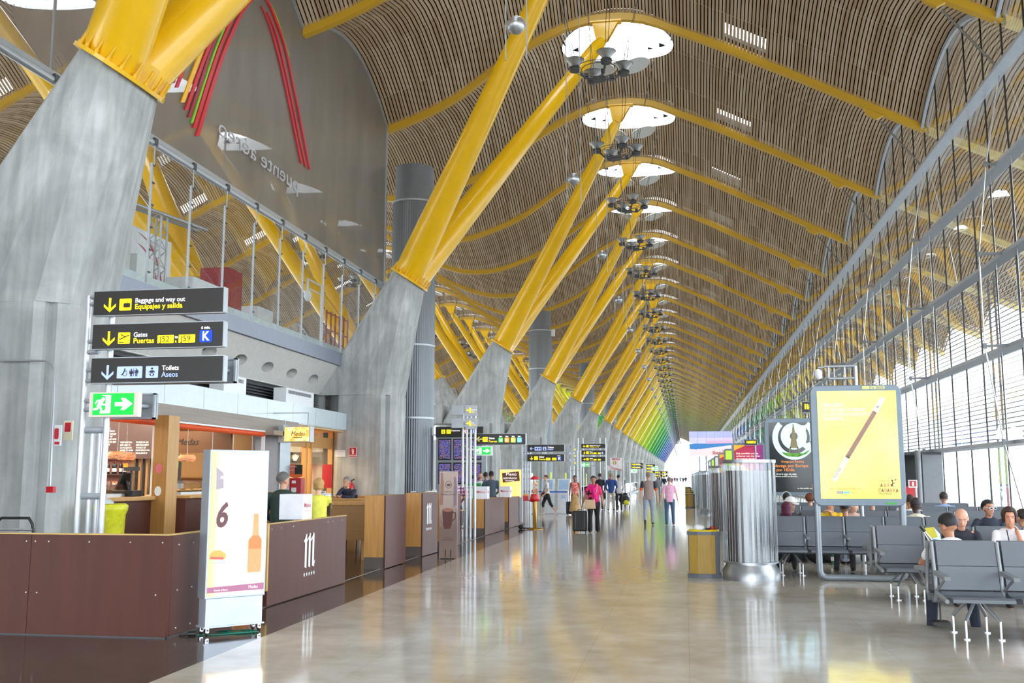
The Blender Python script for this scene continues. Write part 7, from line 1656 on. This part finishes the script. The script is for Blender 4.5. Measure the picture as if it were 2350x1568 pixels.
    # ---- hair as a shell with a face opening
    if hair[0] != 'bald':
        ty = hair[0]; n = 30; G = MB(); rq = random.Random(int(abs(x)*100)); th = {'short':.012,'bob':.022,'long':.02,'curly':.04,'scarf':.02,'bun':.014}[ty]
        outer = []; inner = []
        for j in range(n):
            a = 2*pi*j/n; fr = -sin(a)          # fr=1 looks forward (-y)
            if ty in ('short','bun','curly'): tm = 62 if fr > .55 else (84 if fr > .1 else (100 if fr > -.4 else 124)); dn = 0
            elif ty == 'bob': tm = 58 if fr > .72 else (92 if fr > .5 else 100); dn = 0 if fr > .66 else .075
            else: tm = 56 if fr > .7 else 96; dn = 0 if fr > .66 else (.17 if ty == 'scarf' else .22)
            row_o = []; row_i = []
            for t_ in [0.02, .18, .36, .54, .72, .88, 1.0]:
                t = radians(tm)*t_; b_ = th*(1-.35*max(0,t_-.8)/.2)*(1+rq.uniform(-.25,.25)*(1 if ty == 'curly' else .3))
                r3 = (.076+b_, .096+b_, .088+b_); row_o.append((r3[0]*sin(t)*cos(a), .014+r3[1]*sin(t)*sin(a), .040+r3[2]*cos(t)))
                r3 = (.066,.084,.080); row_i.append((r3[0]*sin(t)*cos(a), .014+r3[1]*sin(t)*sin(a), .040+r3[2]*cos(t)))
            for q in (1, 2):
                lo = row_o[6]; li = row_i[6]; row_o.append((lo[0]*(1.0 if ty != 'bob' else .97**q), lo[1], lo[2]-dn*q/2)); row_i.append((li[0], li[1], li[2]-dn*q/2))
            outer.append(row_o); inner.append(row_i)
        m_ = 9; vs = []; fs = []
        for j in range(n): vs += [Vector(p)*k for p in outer[j]]+[Vector(p)*k for p in inner[j]]
        for j in range(n):
            a, b = j*2*m_, ((j+1) % n)*2*m_
            for t in range(m_-1): fs += [(a+t, a+t+1, b+t+1, b+t), (a+m_+t, b+m_+t, b+m_+t+1, a+m_+t+1)]
            fs.append((a+m_-1, a+2*m_-1, b+2*m_-1, b+m_-1))
        G.add([HM @ v for v in vs], fs, 0, True)
        G.add([HM @ (Vector(outer[j][0])*k) for j in range(n)], [tuple(range(n))], 0, True)
        if ty == 'bun': G.ell(hp(0,.105,.06), (.035*k,.035*k,.035*k), 10, 8)
        nm_ = 'headscarf' if ty == 'scarf' else 'hair'
        obj(nm_, G, mat('hair_%d_%d_%d' % hair[1], hair[1], .55, var=.3, scale=30, stretch=(6,6,1), bump=.4), e, local=True)
    # ---- clothes
    g = MB(); c_ = .013*k; tm_ = top[0]; TM = cloth(top[1])
    if tm_ != 'none':
        if tm_ == 'dress' or bottom[0] == 'dress': caps(g, P-up*.0*h, P+up*.08*h, .108*k*girth+c_*.4, .100*k*girth+c_, 16, (1.25,.92), rt)
        else:
            hem = (-.055 if seat is None else -.02)*h; n_ = 20; rr_ = []
            for q_, rd in ((hem, .112*k*girth+c_*1.3), (.0, .108*k*girth+c_*1.2), (.05*h, .101*k*girth+c_*1.1), (.10*h, .098*k*girth+c_)):
                cc = P+up*q_; bk = rt.cross(up); rr_.append([cc+rt*(rd*1.28*cos(2*pi*j/n_))+bk*(rd*.95*sin(2*pi*j/n_)) for j in range(n_)])
            g.loft(rr_, 0, True, True)
        caps(g, P+up*.08*h, neckb-up*.055*h, .100*k*girth+c_, .108*k*girth+c_*.9, 16, (1.3,.86), rt)
        if tm_ != 'strap':
            caps(g, neckb-up*.036*h-rt*sw*.82, neckb-up*.036*h+rt*sw*.82, .056*k, .056*k, 12)
            for s in (-1, 1):
                sh, el, wr = A_[s]
                if tm_ in ('long',): caps(g, sh, el, .060*k, .050*k, 12); caps(g, el, el.lerp(wr,.92), .050*k, .038*k, 12)
                elif tm_ == 'vest': caps(g, sh, sh.lerp(el,.15), .058*k, .056*k, 12)
                else: caps(g, sh, sh.lerp(el,.62), .060*k, .056*k, 12)
        if fem:
            for s in (-1, 1): g.ell(tuple(neckb-up*.125*h+rt*s*.055*k+fwd*.075*k*girth), (.055*k*girth,.05*k*girth,.055*k*girth), 12, 8)
        fuse(obj('shirt' if tm_ != 'dress' else 'dress_top', g, TM, e, local=True), vox*1.05, 5)
        if tm_ in ('short','vest','tucked','long','dress') and near:
            g = MB(); n_ = 16; cc = neckb+up*.004*h; r_ = .060*k
            g.tube([tuple(cc+rt*r_*cos(2*pi*q/n_)+fwd*r_*.9*sin(2*pi*q/n_)+Vector((0,0,-.012*k*sin(2*pi*q/n_)))) for q in range(n_+1)], .009*k, 6); obj('collar', g, TM, e, local=True)
    if tm_ == 'vest' and len(top) > 2:
        for s in (-1, 1):
            sh, el, wr = A_[s]; g = MB(); caps(g, sh, sh.lerp(el,.66), .062*k, .056*k, 12); sl = fuse(obj('sleeve', g, cloth(top[2]), e, local=True), vox, 2)
            g = MB(); caps(g, sh.lerp(el,.66), sh.lerp(el,.70), .060*k, .060*k, 12); obj('cuff', g, cloth(top[3]), sl, local=True)
    g = MB(); bt = bottom[0]; BM = cloth(bottom[1])
    if bt == 'dress':
        rings = []; n_ = 28
        for t_ in (0,.15,.35,.6,.85,1.0):
            zc = P.z+.08*h-(P.z+.08*h-.10*h)*t_; r_ = (.115+.13*t_)*k; cx = 0
            rings.append([((r_*1.05+.012*sin(7*a_)*t_)*cos(a_), (r_*.8+.012*cos(9*a_)*t_)*sin(a_)+.02*t_, zc) for a_ in [2*pi*q/n_ for q in range(n_)]])
        g.loft(rings[::-1], 0, True, True); obj('dress_skirt', g, BM, e, local=True)
    else:
        fr_ = {'long':.95,'capri':.35,'shorts':-.0}[bt]
        caps(g, P+Vector((0,0,-.015*h)), P+up*.045*h, .106*k*girth, .100*k*girth, 16, (1.25,.92), rt)
        for i, s in enumerate((-1, 1)):
            hip, kn, an = J[s]; caps(g, hip, kn, .094*k*girth, .067*k, 14)
            if fr_ > 0: q2 = kn.lerp(an, fr_); caps(g, kn, q2, .066*k, (.055 if len(bottom) < 3 else bottom[2])*k, 14)
        fuse(obj('trousers', g, BM, e, local=True), vox*1.05, 4)
    for s in (-1, 1):
        an, fd = ft[s]; g = MB(); b_ = Vector((0,0,-.034*k)); 
        caps(g, an+b_*.75-fd*.035*k, an+b_*1.05+fd*.15*k, .042*k, .034*k, 12, (1,.8), Vector((1,0,0))); caps(g, an, an+b_, .042*k, .042*k, 10)
        if fd.z > -.3:
            so = MB(); 
            for v in g.v: v.z = max(v.z, .004)
        fuse(obj('shoe', g, cloth(shoes), e, local=True), vox, 2)
    return dict(e=e, P=P, neck=neckb, hd=hd, HM=HM, A=A_, J=J, k=k, rt=rt, up=up, fwd=fwd)
SIT = [(86,6,2,3),(86,6,4,3)]; SITF = [(84,10,-4,5),(86,9,6,4)]
KN = [(30,6,70,-10),(30,6,70,-10)]          # hands resting on the thighs
def loc(px, py, ax=2, v=0.0): p = at(px, py, ax, v); return p.x, p.y
R_ = radians
# ---- walking people in the hall
x, y = -2.61, 29.04
d = person('woman in bright pink top and magenta scarf walking towards the camera, pulling a black case', x, y, R_(4), 1.60, (170,118,92), ('short',(24,20,20)), ('short', m_print('pink_print_cloth',(226,40,110),(60,20,50),7)), ('long',(28,26,30),.075), (50,40,36), [(10,2,-2,1),(-4,2,-12,1)], [((-.35,-.05,-1),(-.3,.25,-.9)),((.28,-.05,-1),(.15,-.25,-1))], 2, (0,4), vox=.010, girth=1.22, fem=True)
k = d['k']
g = MB(); caps(g, d['neck']+Vector((-.11,-.02,-.02)), d['neck']+Vector((.02,-.13,-.10)), .045, .05, 10); caps(g, d['neck']+Vector((.11,-.02,-.01)), d['neck']+Vector((.0,-.13,-.12)), .045, .05, 10); caps(g, d['neck']+Vector((.0,-.14,-.12)), d['neck']+Vector((.06,-.17,-.36)), .05, .07, 10); caps(g, d['neck']+Vector((-.1,.02,0)), d['neck']+Vector((.1,.02,0)), .05,.05,10)
fuse(obj('scarf', g, cloth((228,20,140)), d['e'], local=True), .012, 3)
e = empty('shoulder_bag', (x-.09, y-.26, .82), 'beige shoulder bag with red handles carried by the woman in pink', 'bag')
g = MB(); g.prism([(-.17,-.14),(.17,-.14),(.14,.12),(-.14,.12)], (x-.09,y-.30,.82), XU, ZU, (0,.10,0)); obj('bag_body', g, mat('bag_beige', (202,172,134), .5), e, bevel=.02)
g = MB(); g.tube([(x-.19,y-.25,.93),(x-.17,y-.27,1.03),(x-.02,y-.27,1.03),(x+.0,y-.25,.93)], .012, 8); obj('handles', g, mat('strap_red', (214,40,70), .5), e); g = MB(); g.tube([(x+.03,y-.24,.93),(x+.11,y-.19,1.2),(x+.12,y-.13,1.36),(x+.10,y-.02,1.385)], .012, 6); obj('strap', g, mat('bag_beige', (202,172,134), .5), e)
suitcase(x-.40, y-.02, .42, .26, .62, BAGB, 'black trolley case pulled by the woman in pink', R_(6), .38)
x, y = -4.55, 42.0
FLOR = m_print('floral_cloth',(214,70,60),(240,190,180),22)
d = person('woman in a long golden patterned dress with a red floral bodice', x, y, R_(2), 1.63, (140,92,66), ('short',(26,20,18)), ('strap', FLOR), ('dress', m_print('golden_print_cloth',(200,164,108),(178,140,88),14)), (150,60,40), None, [(6,10,14,4),(-4,12,10,6)], 2, (0,2), vox=.012, fem=True)
suitcase(x-.22, y+.35, .36, .24, .55, mat('case_navy',(34,44,70),.5), 'navy trolley case behind the woman in the golden dress', R_(-8), .4)
x, y = -5.76, 42.3
d = person('short-haired woman in white T-shirt and black cropped trousers striding across the hall', x, y, R_(-72), 1.68, (214,170,146), ('short',(110,66,44)), ('short',(236,228,228)), ('capri',(28,28,30)), (220,210,200), [(24,2,-2,1),(-18,2,-38,1)], [(2,8,60,-12),(-6,8,40,-10)], 4, (4,4), vox=.012, fem=True)
e = empty('crossbody_bag', (x,y,1.0), 'small black crossbody bag worn by the woman in the white T-shirt', 'bag')
g = MB(); g.ell((x-.14,y-.13,.84), (.11,.06,.10)); obj('bag_body', g, BAGB, e); g = MB(); g.tube([(x-.16,y-.15,.92),(x-.05,y-.17,1.2),(x+.06,y-.15,1.40),(x+.1,y+.02,1.42)], .010, 6); obj('strap', g, BAGB, e)
person('grey-haired man in taupe vest top with navy sleeves walking away', -1.22, 34.07, R_(180), 1.74, (200,148,122), ('short',(128,124,120)), ('vest',(150,132,128),(40,48,62),(226,96,40)), ('long',(146,158,172)), (74,66,60), [(14,3,4,1),(-10,3,-36,1)], [(8,12,20,4),(-8,12,-4,4)], 2, (14,0), vox=.011, girth=1.08)
person('grey-haired woman in pink polo shirt and jeans walking away', -.53, 34.18, R_(180), 1.56, (214,166,144), ('short',(110,108,104)), ('short',(230,176,204)), ('long',(66,92,122)), (96,66,52), [(8,3,0,1),(-4,3,-12,1)], [(10,16,16,10),(-6,18,6,12)], 0, (0,0), vox=.011, girth=1.12, fem=True)
person('man in royal blue shirt and beige trousers seen from behind', *loc(1403,1173), R_(176), 1.74, (190,140,112), ('short',(150,130,96)), ('long',(34,66,130)), ('long',(178,170,158)), (70,60,50), None, [(4,14,40,-20),(4,14,40,-20)], 2, vox=.016)
person('man in light grey shirt and black trousers seen from behind beside a trolley', *loc(1421,1173), R_(190), 1.68, (196,150,124), ('short',(50,46,44)), ('long',(186,182,188)), ('long',(26,26,30)), (30,28,28), None, [(20,8,50,-10),(20,8,50,-10)], 10, vox=.016)
person('man in black T-shirt standing behind the woman in pink, seen from behind', *loc(1377,1170), R_(170), 1.74, (170,124,100), ('short',(30,26,26)), ('short',(36,38,46)), ('long',(60,60,70)), (40,40,40), None, None, 2, vox=.016)
x, y = loc(1433,1166)
e = empty('luggage_cart', (x,y,0), 'loaded luggage cart with dark bags beside the man in the light grey shirt', 'luggage cart')
g = MB(); g.tube([(x-.3,y-.4,.15),(x-.3,y-.4,1.0),(x+.3,y-.4,1.0),(x+.3,y-.4,.15)], .018, 6); g.tube([(x-.3,y-.4,.15),(x-.2,y+.5,.15),(x+.2,y+.5,.15),(x+.3,y-.4,.15)], .018, 6); obj('frame', g, STEEL, e)
for a, b in ((-.28,-.3),(.28,-.3),(0,.45)):
    g = MB(); M = Matrix.Translation((x+a,y+b,.07)) @ Matrix.Rotation(pi/2,4,'Y'); g.cyl((0,0),.07,-.02,.02,12,M=M); obj('wheel', g, BLACK, e)
g = MB(); g.ell((x,y,.42), (.3,.25,.24)); tag(obj('duffel_bag', g, BAGB), 'black duffel bag lying on the luggage cart', 'bag')
g = MB(); g.ell((x+.12,y-.28,.28), (.15,.1,.12)); tag(obj('yellow_bag', g, YBAG), 'small yellow bag hanging at the luggage cart', 'bag')
person('woman in grey with a dark shoulder bag walking towards the camera in the distance', *loc(1511,1140), R_(8), 1.66, (206,160,136), ('long',(120,90,66)), ('long',(126,128,132)), ('long',(130,130,132)), (60,60,60), [(14,2,0,1),(-8,2,-20,1)], None, 2, vox=.02, fem=True)
person('person in dark top and white trousers walking far down the hall', *loc(1525,1128), R_(0), 1.68, (196,150,126), ('short',(50,40,36)), ('long',(40,46,66)), ('long',(222,222,224)), (60,60,60), [(12,2,0,1),(-8,2,-20,1)], None, 2, vox=.024)
person('person in red shirt standing behind the moving walkway', -7.3, 100, R_(180), 1.70, (180,130,104), ('short',(60,40,34)), ('short',(190,36,52)), ('long',(60,60,80)), (40,40,40), vox=.024)
rq = random.Random(9)
cols = [(60,64,74),(40,42,52),(150,150,156),(50,58,84),(170,60,60),(80,84,90),(46,46,50),(120,124,134)]
nmc = ['grey','black','light grey','navy','red','dark grey','charcoal','slate']
for i, (px, py, c) in enumerate([(1549,1112,0),(1554,1111,1),(1542,1116,4),(1562,1112,2),(1568,1113,5),(1574,1112,6),(1535,1119,7),(1516,1121,3)]):
    x, y = loc(px, py); person('tiny distant person in %s clothes in the group far down the hall' % nmc[c], x, y, R_(rq.choice((0,180,30,200))), rq.uniform(1.62,1.8), (190,146,120), ('short',(50,42,38)), ('long',cols[c]), ('long',(56,58,70)), (40,40,40), vox=.03, group='distant people at the end of the hall')
# ---- watching the departure screens
person('person in green T-shirt looking at the departure screens', at(1089,1120,1,32).x, 32, R_(168), 1.66, (176,126,100), ('short',(34,28,26)), ('short',(50,150,90)), ('long',(70,76,90)), (60,60,60), None, [(-4,10,20,-10),(2,14,30,-10)], 2, (-10,-4), vox=.015)
person('bald man in white shirt looking at the departure screens', at(1103,1120,1,35).x, 35, R_(200), 1.70, (206,150,124), ('bald',(0,0,0)), ('short',(232,234,240)), ('long',(80,84,96)), (60,60,60), None, None, 2, (-30,-4), vox=.015)
xb, yb = at(1114,1120,1,35.2).x, 35.2
person('man in blue T-shirt with a backpack looking at the departure screens', xb, yb, R_(180), 1.74, (170,124,100), ('short',(30,26,24)), ('short',(60,130,190)), ('long',(60,64,80)), (60,60,60), vox=.015)
e = empty('worn_backpack', (xb,yb-.2,1.2), 'navy backpack on the man in the blue T-shirt', 'backpack'); g = MB(); g.ell((xb,yb-.20,1.20), (.15,.10,.22), 16, 10); obj('bag_body', g, mat('pack_navy', (34,50,84), .6), e); g = MB(); g.tube([(xb-.1,yb-.13,1.38),(xb-.11,yb-.02,1.46),(xb-.11,yb+.1,1.38)], .015, 6); g.tube([(xb+.1,yb-.13,1.38),(xb+.11,yb-.02,1.46),(xb+.11,yb+.1,1.38)], .015, 6); obj('straps', g, mat('pack_navy', (34,50,84), .6), e)
person('man in slate grey-blue T-shirt seen from behind in front of the departure screens', at(1127,1120,1,33).x, 33, R_(184), 1.76, (168,120,96), ('short',(28,24,24)), ('short',(74,92,108)), ('long',(60,62,74)), (50,50,50), None, [(6,10,60,-30),(6,10,60,-30)], 2, (8,0), vox=.014, girth=1.06)
# ---- in the cafe
person('grey-haired man in dark green jumper seated at the cafe, seen from behind', -6.02, 14.5, R_(196), 1.76, (196,146,120), ('short',(96,94,92)), ('long',(34,52,46)), ('long',(40,42,50)), (40,36,34), SIT, [(30,14,60,-16),(30,14,60,-16)], 8, (-46,2), seat=.735, vox=.011, girth=1.2)
person('blonde person in yellow top seated behind the white cube', -6.02, 16.05, R_(210), 1.62, (220,176,146), ('bob',(190,150,90)), ('short',(226,226,90)), ('long',(60,66,90)), (60,60,60), SIT, [(30,10,70,-20),(30,10,70,-20)], 6, (10,0), seat=.70, vox=.012, fem=True)
person('grey-haired man resting his chin on his hand at the oak table', -8.14, 23.85, R_(-14), 1.72, (200,150,124), ('short',(130,128,126)), ('long',(44,46,66)), ('long',(50,52,60)), (40,36,34), SIT, [('ik',(.0,-.11,-.075),(-.6,-.3,-1)),((.3,-.8,-.5),(-.6,-.5,.1))], 14, (0,8), seat=.70, vox=.012)
person('man in red and white checked shirt seated behind the low barriers, seen from behind', -6.0, 26.0, R_(190), 1.70, (170,124,98), ('short',(60,56,54)), ('short', m_plaid()), ('long',(50,54,66)), (40,36,34), SIT, [(30,12,70,-20),(30,12,70,-20)], 8, (0,6), seat=.735, vox=.013, girth=1.12)
person('dark-haired barmaid in black standing behind the cafe counter', -12.1, 19.0, R_(35), 1.66, (222,180,160), ('bob',(26,22,24)), ('short',(30,30,34)), ('long',(30,30,34)), (30,30,30), None, [(20,8,60,-14),(20,8,60,-14)], 3, (10,4), vox=.011, fem=True)
# ---- on the seats: b = bench index, s = -1 faces the camera, +1 faces away
def sit(label, X_, b, s, **kw):
    rz = kw.pop('rz', 0); yy = BY[b]+s*.36; kw['H'] = kw.get('H',1.7)*.90; kw['lean'] = kw.get('lean',4)+3; return person(label, X_, yy, R_((0 if s < 0 else 180)+rz), seat=.385, hs=1.13, legs=kw.pop('legs', SIT), **kw)
d = sit('black-haired man in white striped shirt bending forward on the nearest bench', 2.80, 0, 1, H=1.86, skin=(176,124,96), hair=('short',(22,20,22)), top=('short', m_stripes()), bottom=('long',(34,40,58)), shoes=(60,58,56), legs=[(80,16,-6,4),(80,16,-4,4)], arms=[(50,14,80,-10),(50,14,80,-10)], lean=31, head=(30,22), vox=.009, girth=1.15)
sit('bald man in dark clothes reading on the second bench, facing the camera', 3.42, 1, -1, H=1.76, skin=(214,158,134), hair=('bald',(0,0,0)), top=('long',(34,36,46)), bottom=('long',(60,60,66)), arms=[(30,10,70,-20),(30,10,70,-20)], lean=20, head=(-8,22), vox=.009, girth=1.1)
W_1 = sit('brown-haired woman in white top eating, facing the camera on the second bench', 4.02, 1, -1, H=1.70, skin=(206,146,118), hair=('bob',(58,34,30)), top=('short',(236,234,240)), bottom=('long',(70,76,96)), arms=[(34,16,70,-16),('ik',(.03,-.125,-.075),(.5,.1,-1))], lean=8, head=(-10,6), vox=.008, girth=1.16, fem=True)
hm = W_1['HM'] @ Vector((.0,-.105,-.06)); g = MB(); g.ell(tuple(hm), (.035,.025,.022), 12, 8); obj('bread_roll', g, mat('bread', (200,150,96), .7), None, local=True).parent = W_1['e']
g = MB(); nk = W_1['neck']; g.tube([tuple(nk+Vector((-.05,-.06,0))), tuple(nk+Vector((-.055,-.16,-.15))), tuple(nk+Vector((-.04,-.2,-.34)))], .006, 6); g.tube([tuple(nk+Vector((.05,-.06,0))), tuple(nk+Vector((.065,-.16,-.15))), tuple(nk+Vector((.07,-.2,-.34)))], .006, 6); obj('neck_cord', g, BLACK, W_1['e'], local=True)
d = sit('man in navy polo with white sunglasses on the third bench, facing the camera', 4.70, 2, -1, H=1.76, skin=(184,130,104), hair=('short',(24,22,22)), top=('short',(38,46,62)), bottom=('long',(60,64,80)), arms=[(20,30,50,10),(24,10,60,-10)], lean=6, head=(24,2), vox=.011, girth=1.1, side=-5)
g = MB()
for s_ in (-1,1): g.tube([tuple(d['HM'] @ Vector((s_*.032+.024*cos(t*pi/6), -.094, .014+.015*sin(t*pi/6)))) for t in range(13)], .005, 6)
g.tube([tuple(d['HM'] @ Vector((.055,-.09,.018))), tuple(d['HM'] @ Vector((.08,-.01,.018)))], .004, 5); g.tube([tuple(d['HM'] @ Vector((-.055,-.09,.018))), tuple(d['HM'] @ Vector((-.08,-.01,.018)))], .004, 5)
obj('sunglasses_frame', g, WHITE, d['e'], local=True); g = MB()
for s_ in (-1,1): g.ell(tuple(d['HM'] @ Vector((s_*.032,-.093,.014))), (.024,.004,.015), 12, 6)
obj('dark_lenses', g, mat('lens_black', (14,14,18), .1), d['e'], local=True)
sit('dark-haired person in grey at the right edge, seen from behind on the second bench', 4.46, 1, 1, H=1.60, skin=(190,140,112), hair=('short',(44,32,30)), top=('short',(92,98,104)), bottom=('long',(60,60,70)), arms=KN, lean=6, head=(20,8), vox=.011)
sit('dark-skinned man in cream shirt seen from behind on the third bench', 3.78, 2, 1, H=1.78, skin=(84,62,54), hair=('short',(48,42,42)), top=('short',(226,218,196)), bottom=('long',(60,60,66)), arms=KN, lean=8, head=(0,10), vox=.011, girth=1.2)
sit('man in white shirt with dark hair seen from behind on the fourth bench', 4.33, 3, 1, H=1.78, skin=(190,140,112), hair=('short',(64,46,40)), top=('short',(238,238,242)), bottom=('long',(60,60,66)), arms=KN, lean=6, head=(10,8), vox=.013)
sit('blonde woman seen behind the man in the white shirt', 4.70, 4, -1, H=1.70, skin=(216,170,146), hair=('long',(176,130,84)), top=('short',(220,216,220)), bottom=('long',(60,60,66)), arms=KN, lean=2, head=(160,0), vox=.014, fem=True)
sit('balding man in light blue shirt seen from behind near the glass', 5.70, 4, 1, H=1.80, skin=(196,146,120), hair=('short',(56,46,44)), top=('short',(150,180,220)), bottom=('long',(60,60,66)), arms=KN, lean=6, head=(-14,4), vox=.013, girth=1.16)
sit('man in yellow T-shirt resting chin on hand under the yellow poster board', 2.70, 3, -1, H=1.76, skin=(206,150,116), hair=('short',(70,50,40)), top=('short',(238,200,40)), bottom=('long',(70,80,110)), arms=[(24,12,60,-20),('ik',(.0,-.10,-.09),(.5,-.3,-1))], lean=18, head=(-60,6), vox=.012)
d = sit('man in dark blue shirt and black cap seen from behind under the poster board', 2.64, 2, 1, H=1.68, skin=(190,138,110), hair=('short',(50,44,42)), top=('short',(56,62,88)), bottom=('long',(60,60,66)), arms=KN, lean=8, head=(0,4), vox=.012)
def cap(d, c, back=False):
    HM = d['HM']; g = MB(); n = 20; rings = []
    for t_ in (.05,.4,.7,1.0):
        t = radians(82)*t_; rings.append([tuple(HM @ Vector((.094*sin(t)*cos(2*pi*j/n), .014+.112*sin(t)*sin(2*pi*j/n), .045+.102*cos(t)))) for j in range(n)])
    g.loft(rings[::-1], 0, True, True); pk = [tuple(HM @ Vector((.075*cos(a), -.09-.06*sin(a), .05-.01*sin(a)))) for a in [pi*j/10 for j in range(11)]]
    low = [Vector(p)-Vector((0,0,.008)) for p in pk]; g.add(pk+low, [tuple(range(11)), tuple(range(11,22))[::-1]]+[(j, j+11, j+12, j+1) for j in range(10)], 0)
    return obj('cap', g, c, d['e'], local=True)
c_ = cap(d, mat('cap_black', (28,30,34), .6)); g = MB(); g.add([tuple(d['HM'] @ Vector(q)) for q in ((-.03,.128,.055),(.03,.128,.055),(.03,.124,.075),(-.03,.124,.075))], [(0,1,2,3)]); obj('cap_patch', g, glow('cyan_patch', (80,200,230), .2), c_, local=True)
sit('young person with earphone in profile beside the man with the black cap', 3.10, 3, -1, H=1.70, skin=(220,172,150), hair=('short',(90,60,48)), top=('short',(200,170,156)), bottom=('long',(50,50,60)), arms=KN, lean=16, head=(66,4), vox=.012, fem=True)
sit('person with curly brown hair seen from behind under the poster board', 3.62, 3, 1, H=1.70, skin=(210,160,136), hair=('curly',(96,64,46)), top=('short',(70,74,84)), bottom=('long',(50,50,60)), arms=KN, lean=6, head=(0,6), vox=.012)
sit('person with plum-coloured hair or scarf beside the steel cylinder', 1.68, 2, 1, H=1.60, skin=(190,140,120), hair=('scarf',(92,20,56)), top=('short',(70,30,50)), bottom=('long',(50,50,60)), arms=KN, lean=4, head=(0,4), vox=.012)
d = sit('person with white cap beside the plum-coloured scarf', 1.98, 3, -1, H=1.66, skin=(190,140,120), hair=('short',(40,34,34)), top=('short',(60,62,70)), bottom=('long',(50,50,60)), arms=KN, lean=6, head=(40,8), vox=.012); cap(d, mat('cap_white', (236,236,240), .6))
d = sit('person with black hair and headphones under the dark poster board', 2.28, 4, 1, H=1.74, skin=(190,140,120), hair=('short',(20,20,22)), top=('short',(60,62,70)), bottom=('long',(50,50,60)), arms=KN, lean=2, head=(0,2), vox=.014)
g = MB(); g.tube([tuple(d['HM'] @ Vector((.098*cos(a), .01, .0+.145*sin(a)))) for a in [pi*j/12 for j in range(13)]], .008, 6)
for s_ in (-1,1): g.ell(tuple(d['HM'] @ Vector((s_*.095,.01,-.005))), (.018,.03,.035), 10, 8)
obj('headphones', g, WHITE, d['e'], local=True)
sit('person with curly reddish hair under the dark poster board', 2.80, 4, 1, H=1.66, skin=(210,160,136), hair=('curly',(120,60,36)), top=('short',(90,90,96)), bottom=('long',(50,50,60)), arms=KN, lean=2, vox=.014)
# newspaper and trolley handle held by the bending man
e = empty('folded_magazine', (2.62,11.9,.98), 'open magazine with yellow and blue pages held by the bending man', 'magazine')
a = [at(2122,1212,1,11.75), at(2143,1210,1,11.75), at(2152,1233,1,11.75), at(2133,1237,1,11.75)]
g = MB(); g.add([tuple(p) for p in a]+[tuple(p+Vector((0,.012,0))) for p in a], [(0,3,2,1),(4,5,6,7),(0,1,5,4),(1,2,6,5),(2,3,7,6),(3,0,4,7)]); obj('yellow_page', g, mat('page_yellow', (214,206,60), .6), e)
a = [at(2143,1210,1,11.75), at(2157,1226,1,11.9), at(2160,1240,1,11.9), at(2140,1238,1,11.75)]
g = MB(); g.add([tuple(p) for p in a]+[tuple(p+Vector((0,.012,0))) for p in a], [(0,3,2,1),(4,5,6,7),(0,1,5,4),(1,2,6,5),(2,3,7,6),(3,0,4,7)]); obj('blue_page', g, mat('page_blue', (190,216,236), .6), e)
e = empty('luggage_trolley', (2.35,11.45,0), 'small folding luggage trolley with black-gripped handle beside the bending man', 'trolley')
a, b = at(2112,1207,1,11.5), at(2142,1244,1,11.5)
g = MB(); g.tube([a, a.lerp(b,.35)], .017, 8); obj('grip', g, BLACK, e); g = MB(); g.tube([a.lerp(b,.3), b, b+Vector((.03,0,-.35))], .009, 8); g.tube([a.lerp(b,.3)+Vector((-.02,.05,.03)), b+Vector((-.03,.05,0)), b+Vector((.0,.05,-.35))], .007, 8); obj('telescopic_rods', g, STEEL, e)
g = MB(); g.tube([b+Vector((.03,0,-.35)), (b.x+.03,11.5,.06)], .009, 6); g.box((b.x-.05,11.45,.03),(b.x+.12,11.65,.06)); obj('base_plate', g, BLACK, e)
